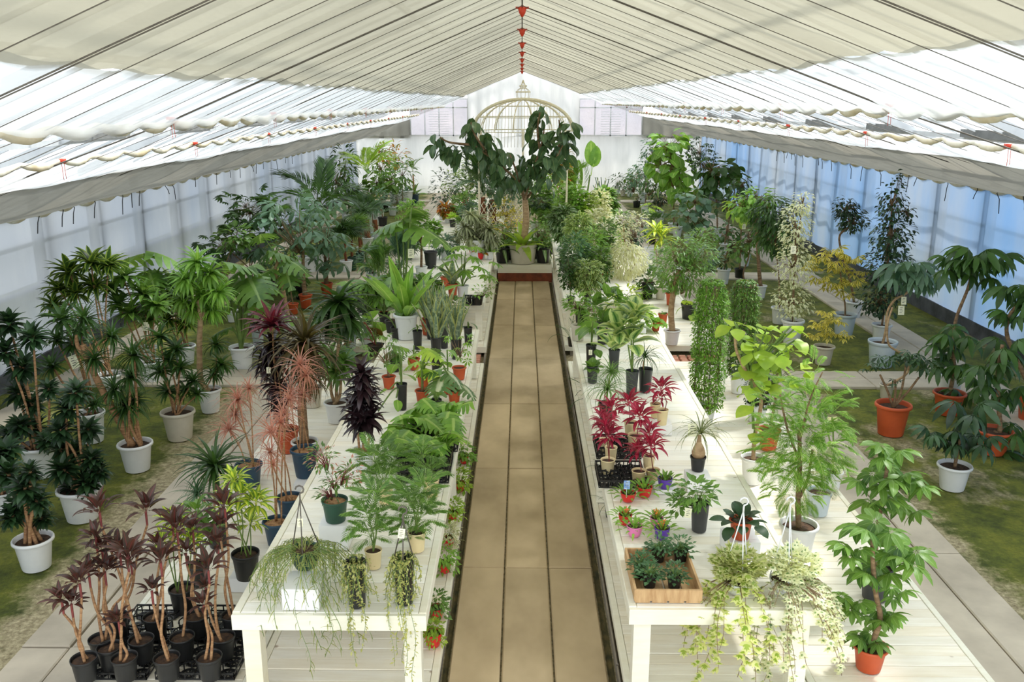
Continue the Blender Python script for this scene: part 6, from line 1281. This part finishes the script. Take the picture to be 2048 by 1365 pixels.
for (cx_, cy_, rx, rz, n) in ((885, 285, 16, 18, 12), (910, 300, 22, 26, 18), (945, 260, 16, 24, 16), (965, 280, 24, 26, 22), (990, 320, 30, 34, 30), (1080, 265, 18, 32, 18), (1090, 300, 26, 30, 22), (1120, 275, 22, 28, 20), (1138, 262, 14, 24, 12), (1040, 330, 40, 30, 34), (1080, 345, 36, 30, 30), (1020, 360, 36, 26, 24), (1118, 320, 22, 20, 14), (1084, 222, 12, 16, 8), (1138, 240, 10, 12, 5), (942, 242, 10, 12, 5), (872, 275, 8, 10, 4)):
    for j, (p, v) in enumerate(blob(P.at(cx_, cy_), (rx * P.k, rx * P.k, rz * P.k), n, .4)): P.leaf(mes[j % 2], TR(p) @ RZ(R.uniform(0, 6.28)) @ RY(R.uniform(.1, 1.2)) @ RX(R.uniform(-.6, .6)) @ SC(R.uniform(27, 40) * P.k))
clump(P, 20, 60, T_strapw, 'lime', el=(1.4, .1), spread=.3, name='fern_leaf')
def spider(x, y, w, L, lab, mt='vein', n=22, pot='black'):
    P = Plant(x, y, ZP, pot, w, lab, 'spider_plant', 'leafy plants in black pots on the platform'); clump(P, n, L, T_strap, mt, el=(1.4, -.1), ind=False, spread=.5); bush(P, [(x, y - 60, 20, 18, 60)], T_oval, 'mid', 12); return P
spider(1005, 527, 32, 44, 'spider plant in wide black pot at the left front of the platform'); spider(1018, 520, 24, 38, 'leafy plant in black pot left of the stone pot', 'fresh')
spider(1086, 527, 32, 44, 'spider plant in wide black pot at the right front of the platform'); spider(1075, 518, 26, 40, 'leafy plant in black pot right of the stone pot', 'fresh'); spider(1100, 510, 20, 36, 'thin-leaved plant at the right edge of the platform', 'mid')
def shrubC(x, y, z, w, bl, mt, L, lab, Ts=None, pot='black', name='shrub', tr=None, r=.01, ind=False, dr=.2):
    P = Plant(x, y, z, pot, w, lab, name); bush(P, bl, Ts or T_tri, mt, L, trunk=tr, r=r, ind=ind, droop=dr); return P
shrubC(1015, 500, ZP, 20, [(1008, 415, 20, 20, 130), (1030, 440, 22, 20, 140), (1015, 465, 24, 18, 120), (995, 445, 14, 16, 60)], 'yellow', 10, 'yellow-leaved shrub left of the rubber tree trunk', name='croton').tag(1006, 432, 6)
shrubC(1000, 505, ZP, 20, [(1000, 480, 20, 16, 80)], 'dark', 13, 'low dark plant behind the left platform pots')
P = Plant(985, 470, ZP, 'black', 26, 'blue-grey palm with shaggy brown trunk left of the rubber tree', 'palm'); P.stem([Vector((0, 0, P.sz)), P.at(984, 400)], .09, .07, M_rustbr, 'trunk', knots=.12); P.fo = P.at(985, 390)
fronds(P, [(a, 60 - (i % 4) * 22, 88) for i, a in enumerate(range(0, 360, 30))], T_areca, 'blue')
P = Plant(968, 472, ZP, 'black', 24, 'second shaggy-trunked palm left of the rubber tree', 'palm'); P.stem([Vector((0, 0, P.sz)), P.at(966, 395)], .07, .06, M_rustbr, 'trunk', knots=.12); P.fo = P.at(965, 385)
fronds(P, [(a + 15, 70 - (i % 4) * 22, 96) for i, a in enumerate(range(0, 360, 36))], T_areca, 'dark')
P = Plant(1110, 440, ZP, 'black', 24, 'red-brown leafed ti plant right of the rubber tree', 'ti_plant'); bush(P, [(1125, 320, 16, 22, 80), (1122, 350, 14, 18, 60)], T_lance, 'croton', 20, trunk=[(1118, 380)]); bush(P, [(1130, 400, 18, 20, 60)], T_lance, 'copper', 18, twigs=False)
P = Plant(1170, 440, D, 'white', 24, 'banana-like plant with one huge upright lime leaf before the back wall', 'banana_plant')
mes = lm(T_ban, 'fresh'); P.stem([Vector((0, 0, P.sz)), P.at(1180, 350)], .03, .02, M_green_stem, 'stem'); c = P.at(1182, 352)
P.leaf(mes[0], TR(c) @ RZ(PI * .5) @ RY(-1.45) @ RX(.1) @ SC(70 * P.k)); P.leaf(mes[0], TR(c) @ RZ(.4) @ RY(-1.35) @ RX(1.2) @ SC(60 * P.k)); P.leaf(mes[1], TR(P.at(1120, 400)) @ RZ(PI) @ RY(-.8) @ SC(60 * P.k))
P = Plant(1150, 450, D, 'white', 24, 'fan-shaped green palm behind the far right table', 'palm'); P.fo = P.at(1150, 400); fronds(P, [(a, 70 - (i % 4) * 18, 84) for i, a in enumerate(range(0, 360, 36))], T_areca, 'fresh')
P = Plant(1135, 455, D, 'orange', 22, 'staghorn-like plant with orange dry leaves near the gazebo', 'staghorn_fern'); clump(P, 14, 50, T_lobe, 'copper', ind=False, el=(1.4, .2)); bush(P, [(1135, 370, 18, 24, 60)], T_lance, 'fresh', 22)
P = Plant(1205, 405, D, 'white', 14, 'cluster of tall thin cacti at the end of the right deck', 'cactus')
for i in range(9): x_ = 1186 + i * 4; P.stem([Vector(((i - 4) * .02, 0, P.sz)), P.at(x_, 372 - R.uniform(0, 26))], .018, .012, LM['blue'], 'column')
P = Plant(1195, 420, D, 'white', 14, 'white branching coral-like plant at the end of the right deck', 'euphorbia')
for i in range(7): a = P.at(1186 + i * 5, 380 - (i % 3) * 12); P.stem([Vector((0, 0, P.sz)), a + Vector((0, 0, -.15)), a], .012, .008, LM['creamlt'], 'branch')
# hanging dark ball plant
shrubC(1082, 480, ZP, 16, [(1082, 405, 22, 9, 160)], 'deep', 10, 'dark flat-topped fern right of the rubber tree trunk', tr=[(1082, 440)]); 
P = Plant(1095, 470, ZP, 'black', 18, 'long-leaved grassy plant behind the right platform pots', 'grass_plant'); clump(P, 40, 60, T_thin, 'fresh', ind=False, el=(1.45, .1)); shrubC(1120, 470, D, 18, [(1120, 420, 20, 24, 140)], 'fresh', 15, 'green leafy plant beside the far right table end', Ts=T_oval, pot='white')

# ------------------------------------------------------------------ far left table
P = Plant(955, 520, T, 'white', 40, 'silvery drooping bush like a pale fountain on the far left table', 'silver_bush')
for (cx_, cy_, r_) in ((955, 440, 30), (930, 455, 26), (978, 460, 30), (945, 475, 30), (965, 480, 32), (915, 470, 22), (985, 480, 24), (940, 430, 22)):
    Ms = ros(P.at(cx_, cy_, R.uniform(-.2, .2)), 60, r_ * P.k * 1.2, 1.2, -1.1); P.stuff([(T_strap[1], Ms)], LM['silver'], 'drooping_leaves')
for x, y, w, lab, p in ((945, 508, 16, 'small red potted flower on the far left table, left', 'red'), (960, 520, 16, 'small red potted flower on the far left table, middle', 'red'), (973, 500, 14, 'small bright red potted flower near the aisle, far left table', 'red'), (980, 520, 16, 'small white potted plant on the far left table', 'white')):
    P = Plant(x, y, T, p, w, lab, 'potted_flower', 'small flower pots on the far left table'); clump(P, 16, 22, T_oval, 'fresh' if p == 'white' else 'croton', ind=False)
def big(x, y, z, pot, w, lst, Ts, mt, lab, name='philodendron', top=None): P = Plant(x, y, z, pot, w, lab, name, top=top); leafat(P, lst, Ts, mt); return P
big(925, 598, T, 'white', 26, [(920, 500, 66, 100, 0), (935, 520, 70, 10, 0), (905, 530, 66, 190, 0), (950, 540, 66, -30, 0), (930, 545, 60, -90, 0), (945, 500, 56, 50, 0), (980, 530, 56, 0, 0), (968, 555, 60, -40, 0), (915, 515, 60, 150, 0)], T_lobe, 'fresh', 'fresh green aralia with lobed leaves on the far left table front', 'aralia')
P = Plant(955, 612, T, 'black', 24, 'black basket pot with small vine at the front corner of the far left table', 'potted_plant', top=594); bush(P, [(962, 585, 18, 14, 60)], T_tri, 'fresh', 9, r=.004); bush(P, [(980, 570, 12, 26, 80)], T_tri, 'speck', 8, r=.004)
tray(944, 612, T, .22, .2, 3, 3, 'small black crate at the front corner of the far left table', h=.1)
P = Plant(905, 600, T, 'orange', 22, 'orange pot with grey-green leaves on the far left table', 'potted_plant', top=568); clump(P, 8, 56, T_comp, 'sansev', el=(1.45, .9))
P = Plant(890, 575, T, 'orange', 20, 'second orange pot behind the first on the far left table', 'potted_plant'); leafat(P, [(880, 545, 40, 170, 0), (860, 560, 40, 200, 0), (905, 560, 36, -20, 0)], T_ovalb, 'mid')
P = Plant(808, 640, D, 'white', 34, 'large monstera with a price card, its dark split leaf above the far left deck', 'monstera')
leafat(P, [(850, 448, 90, -30, 0), (820, 425, 56, 100, .1), (780, 440, 60, 180, 0), (770, 455, 50, 210, 0), (835, 415, 44, 60, .1)], T_mons, 'mid', r=.012); P.tag(822, 498, 12)
P = Plant(815, 590, D, 'white', 40, 'bushy palm with fine pale fronds between table and left path', 'palm'); P.fo = P.at(800, 540); fronds(P, [(a, 75 - (i % 4) * 20, 92) for i, a in enumerate(range(0, 360, 30))], T_areca, 'blue')
P = Plant(770, 590, D, 'white', 36, 'areca palm with arching dark fronds on the far left deck', 'palm'); P.fo = P.at(760, 560); fronds(P, [(a + 10, 70 - (i % 4) * 22, 84) for i, a in enumerate(range(0, 360, 33))], T_areca, 'mid')
P = Plant(861, 538, T, 'black', 28, 'wide black pot with sprouting fronds beside the far left table', 'fern', top=503); P.fo = P.at(858, 500); fronds(P, [(20, 30, 40), (160, 30, 50), (200, 10, 44), (90, 60, 44), (-40, 10, 34)], T_areca, 'fresh')
P = Plant(842, 560, T, 'white', 26, 'slender-trunked plant in white pot, far left table', 'potted_tree'); P.stem([Vector((0, 0, P.sz)), P.at(843, 500), P.at(842, 470)], .02, .014, M_bark, 'trunk'); bush(P, [(840, 465, 24, 20, 20)], T_schefs, 'mid', 24, ind=True)
for x, y, w, cx_, cy_, rx, rz, mt, lab, L, Ts in ((745, 575, 28, 745, 520, 34, 28, 'blue', 'small-leaved grey-green shrub on the far left deck', 12, None), (790, 560, 28, 785, 520, 34, 26, 'mid', 'leafy green shrub on the far left deck', 14, T_oval), (835, 470, 22, 825, 425, 26, 22, 'fresh', 'bright umbrella-leaved shrub farther along the far left deck', 22, T_schefs), (880, 590, 22, 870, 545, 20, 18, 'bronze', 'bronze star-shaped bromeliad on the far left table', 24, T_strap),
        (885, 440, 18, 887, 378, 27, 42, 'deep', 'dark conical shrub beside the far left path', 9, None), (905, 430, 18, 912, 372, 26, 34, 'speck', 'yellow-green bushy shrub behind the dark conical one', 10, None), (925, 430, 18, 932, 375, 26, 34, 'dark', 'dark shrub before the gazebo, left', 10, None), (895, 447, 14, 893, 420, 14, 12, 'croton', 'small croton in black pot by the far left path', 12, None), (935, 450, 22, 930, 405, 26, 20, 'mid', 'green shrub in white pot left of the palms', 10, None), (940, 425, 18, 945, 345, 28, 30, 'speck', 'pale flecked shrub between the palms and the back wall', 10, None), (950, 480, 20, 945, 420, 26, 14, 'blue', 'blue-green low bush behind the silver one', 11, None)):
    P = Plant(x, y, D if x > 740 else G, 'white' if x % 2 else 'black', w, lab, 'shrub'); bush(P, [(cx_, cy_, rx, rz, 260 if Ts is None else 60)], Ts or T_tri, mt, L, r=.006)
for x, y, w, p, lab in ((918, 445, 16, 'green', 'dark green pot in the left back crowd'), (930, 412, 16, 'orange', 'orange pot with low plants in the left back crowd'), (905, 455, 14, 'black', 'black pot with lime leaves on the left deck end'), (920, 462, 16, 'white', 'white pot in the left back crowd, beside the path')):
    P = Plant(x, y, D, p, w, lab, 'potted_plant'); clump(P, 12, 22, T_lobe if p == 'black' else T_oval, 'lime' if p == 'black' else 'mid', ind=False)
# more crowd in front of the back wall, left of centre
for i, (x, y, cy_, rx, rz, mt) in enumerate(((690, 440, 330, 22, 40, 'dark'), (672, 470, 360, 26, 30, 'dark'), (805, 420, 345, 22, 26, 'mid'), (760, 440, 330, 26, 30, 'mid'), (745, 470, 400, 24, 24, 'blue'), (715, 440, 410, 20, 20, 'dark'))):
    P = Plant(x, y, G, 'white', 18, ['dark palm-like tree beside the left wall, farthest back', 'dark tree beside the kentia palm', 'mid-green tree behind the yellowing tree', 'green tree under the lime areca fronds', 'blue-green shrub among the far left pots', 'low dark shrub among the far left pots'][i], 'tree', None); bush(P, [(x, cy_, rx, rz, 120)], T_lance, mt, 20, trunk=[(x, (y + cy_) / 2)], r=.015)

for x, y, z, w, cx_, cy_, rx, rz, mt, L, Ts, lab in ((1010, 470, ZP, 20, 1000, 385, 34, 40, 'blue', 16, T_tri2, 'grey-green feathery shrub behind the yellow-leaved one'), (1070, 465, ZP, 20, 1075, 400, 26, 26, 'mid', 20, T_oval, 'broad-leaved green shrub behind the rubber tree'), (1105, 460, ZP, 20, 1100, 380, 30, 34, 'fresh', 18, T_lance, 'airy green plant behind the right platform pots'), (1110, 480, ZP, 18, 1108, 430, 22, 24, 'mid', 20, T_oval, 'large-leaved green plant at the right rim of the platform'),
        (985, 430, 0, 22, 975, 355, 34, 36, 'dark', 18, T_lance, 'dark palm-leaved shrub before the gazebo'), (1020, 425, 0, 22, 1030, 370, 30, 30, 'blue', 14, T_tri2, 'grey-green tree inside the gazebo'), (1085, 420, 0, 22, 1095, 350, 30, 34, 'mid', 18, T_lance, 'green shrub under the gazebo arch, right'), (1120, 425, D, 20, 1120, 385, 28, 24, 'speck', 14, T_lance, 'yellow-green shrub right of the gazebo'),
        (1240, 470, D, 18, 1240, 440, 22, 20, 'mid', 12, T_tri, 'small green shrub on the far right deck'), (1265, 500, D, 20, 1270, 465, 26, 22, 'blue', 14, T_tri2, 'grey-green low shrub on the far right deck'), (1225, 510, D, 18, 1225, 480, 20, 18, 'fresh', 12, T_tri, 'pale green shrub beside the far right table'),
        (790, 610, D, 26, 790, 575, 34, 24, 'mid', 20, T_oval, 'leafy plant beside the big monstera pot, far left deck'), (745, 620, D, 26, 742, 590, 34, 20, 'fresh', 18, T_oval, 'bright leafy plant at the near end of the far left deck'), (850, 600, T, 24, 850, 575, 26, 16, 'mid', 22, T_oval, 'leafy plant at the near left corner of the far left table'), (890, 520, T, 22, 890, 490, 22, 16, 'blue', 16, T_tri2, 'grey-green plant midway along the far left table'), (815, 520, D, 24, 815, 480, 30, 24, 'dark', 18, T_lance, 'dark leafy plant under the big monstera leaf'),
        (870, 470, D, 14, 868, 455, 12, 10, 'fresh', 12, T_oval, 'small plant on the edge of the far left deck')):
    P = Plant(x, y, z, 'black' if x % 2 else 'white', w, lab, 'leafy_shrub'); P.stem([Vector((0, 0, P.sz)), P.at(cx_, cy_)], .012, .006, M_bark, 'stem'); bush(P, [(cx_, cy_, rx, rz, 230)], Ts, mt, L, r=.006)

# ------------------------------------------------------------------ cream metal gazebo
M_gz = plain('cream_metal', (246, 238, 212), (228, 216, 184), .5, 10)
YG = 20.6; gc_ = atY(1046, 240, YG); e = empty('gazebo', (gc_.x, YG, 0), 'cream wire gazebo with onion spire behind the rubber tree', 'gazebo')
def gz(px, py, dy=0.): q = atY(px, py, YG + dy); return Vector((q.x - gc_.x, dy, q.z))
zt = gz(1046, 200).z; zs = gz(1046, 262).z; rg = abs(gz(1146, 262).x)
for k in range(8):
    a = PI * k / 8 + .2; b = B(); pts = [Vector((math.cos(a) * rg * math.cos(t), math.sin(a) * rg * math.cos(t), zs + (zt - zs) * math.sin(t))) for t in np.linspace(0, PI, 17)]
    b.tube(pts, .012, 5); obj('dome_rib', b.mesh('dome_rib', M_gz), e)
b = B(); b.tube([Vector((rg * math.cos(t), -rg * .2, zs + (zt + .02 - zs) * math.sin(t))) for t in np.linspace(0, PI, 25)], .03, 6); obj('arch', b.mesh('arch', M_gz), e)
for k in range(30):
    x_ = -rg + 2 * rg * (k + .5) / 30; zz = zs + (zt - zs) * math.sqrt(max(0, 1 - (x_ / rg) ** 2)); b = B(); b.tube([(x_, -rg * .2, zs - .35), (x_ * .93, -rg * .2, zz - .02)], .006, 4); obj('wire_bar', b.mesh('wire_bar', M_gz), e)
for zz in (zs, zs + (zt - zs) * .45, zs + (zt - zs) * .8): r_ = rg * math.sqrt(max(0, 1 - ((zz - zs) / (zt - zs)) ** 2)); b = B(); b.tube([(math.cos(q) * r_, math.sin(q) * r_, zz) for q in np.linspace(0, 2 * PI, 33)], .010, 5); obj('ring', b.mesh('ring', M_gz), e)
ztop = gz(1046, 160).z; rc = abs(gz(1059, 180).x); h = ztop - zt
for k in range(10):
    a = 2 * PI * k / 10; b = B(); b.tube([Vector((math.cos(a) * rc * f, math.sin(a) * rc * f, zt + h * t)) for t, f in ((0, .8), (.2, 1.05), (.4, 1.1), (.52, .8), (.6, .35), (.68, .5), (.76, .3), (1, .02))], .007, 4); obj('spire_bar', b.mesh('spire_bar', M_gz), e)
b = B(); 
for t, f in ((.02, .85), (.4, 1.1), (.6, .4), (.7, .55)): b.tube([(math.cos(q) * rc * f, math.sin(q) * rc * f, zt + h * t) for q in np.linspace(0, 2 * PI, 17)], .012, 5)
obj('spire_ring', b.mesh('spire_ring', M_gz), e)
for k in range(6):
    a = 2 * PI * (k + .5) / 6; b = B(); b.tube([(math.cos(a) * rg, math.sin(a) * rg, .0), (math.cos(a) * rg, math.sin(a) * rg, zs)], .022, 6); obj('post', b.mesh('post', M_gz), e)
    if k in (3, 4, 5):
        a2 = 2 * PI * (k + 1.5) / 6; p0 = Vector((math.cos(a) * rg, math.sin(a) * rg, 0)); p1 = Vector((math.cos(a2) * rg, math.sin(a2) * rg, 0)); b = B()
        if k == 4: continue
        for j in range(-6, 12):
            for s_ in (1, -1):
                t0, t1 = (j / 9, (j + 5) / 9) if s_ > 0 else ((j + 5) / 9, j / 9); z0, z1 = .2, 1.1
                def cl_(t): return min(1, max(0, t))
                u0, u1 = cl_(t0), cl_(t1)
                if abs(u1 - u0) < .02: continue
                za = z0 + (z1 - z0) * (u0 - t0) / (t1 - t0); zb_ = z0 + (z1 - z0) * (u1 - t0) / (t1 - t0)
                a_ = p0.lerp(p1, u0); c_ = p0.lerp(p1, u1); b.tube([Vector((a_.x, a_.y, za)), Vector((c_.x, c_.y, zb_))], .008, 4)
        obj('lattice', b.mesh('lattice', M_gz), e, kind='stuff')
# ------------------------------------------------------------------ more of the mid-table crowd
for x, y, z, pt, w, lst, Ts, mt, lab in (
    (765, 745, D, 'black', 26, [(765, 700, 34, 60, 0), (745, 712, 32, 170, 0), (785, 705, 32, 0, 0), (762, 722, 30, -90, 0)], T_ovalb, 'fresh', 'light green philodendron between the alocasia and the left table edge'),
    (828, 742, T, 'orange', 24, [(815, 700, 34, 150, 0), (838, 690, 34, 40, 0), (848, 705, 30, -20, 0), (825, 715, 30, -100, 0)], T_ovalb, 'lime', 'lime philodendron in orange pot in front of the big white pot'),
    (790, 745, T, 'black', 24, [(800, 690, 34, 20, 0), (780, 700, 30, 190, 0), (792, 710, 30, -80, 0)], T_mons, 'mid', 'small monstera in black pot at the left edge of the left table'),
    (872, 758, T, 'blacktall', 20, [(862, 712, 28, 170, 0), (885, 705, 28, 20, 0), (872, 695, 26, 90, 0), (875, 722, 26, -90, 0)], T_heart, 'mid', 'heart-leaved plant in tall black pot behind the orange pots'),
    (936, 690, T, 'blacktall', 18, [(930, 650, 26, 160, 0), (945, 645, 26, 20, 0), (938, 660, 24, -90, 0)], T_ovalb, 'blue', 'grey-green plant in tall black pot at the far aisle corner, near left table'),
    (835, 700, T, 'blacktall', 20, [(828, 655, 28, 160, 0), (842, 650, 28, 30, 0)], T_ovalb, 'mid', 'slender plant in tall black pot right of the big white pot')):
    P = Plant(x, y, z, pt, w, lab, 'philodendron'); leafat(P, lst, Ts, mt)
for x, y, z, w, cx_, cy_, rx, rz, mt, L, lab in ((735, 690, D, 24, 735, 655, 26, 22, 'mid', 16, 'bushy green plant right of the mop-headed dracaena'), (905, 650, T, 20, 905, 612, 22, 20, 'mid', 18, 'leafy plant at the far end of the near left table, aisle side'),
        (600, 600, G, 26, 590, 560, 26, 20, 'mid', 20, 'low leafy plant beside the nearer money tree'), (545, 590, G, 26, 548, 545, 30, 24, 'dark', 20, 'dark leafy plant behind the tree philodendron'), (420, 640, G, 26, 470, 475, 30, 22, 'mid', 22, 'tall leafy plant above the monstera, left moss'),
        (660, 480, G, 22, 640, 395, 34, 34, 'dark', 20, 'dark leafy tree behind the money trees')):
    P = Plant(x, y, z, 'white' if x % 2 else 'black', w, lab, 'leafy_plant'); P.stem([Vector((0, 0, P.sz)), P.at(cx_, cy_)], .01, .006, M_bark, 'stem'); bush(P, [(cx_, cy_, rx, rz, 110)], T_oval, mt, L, r=.006)
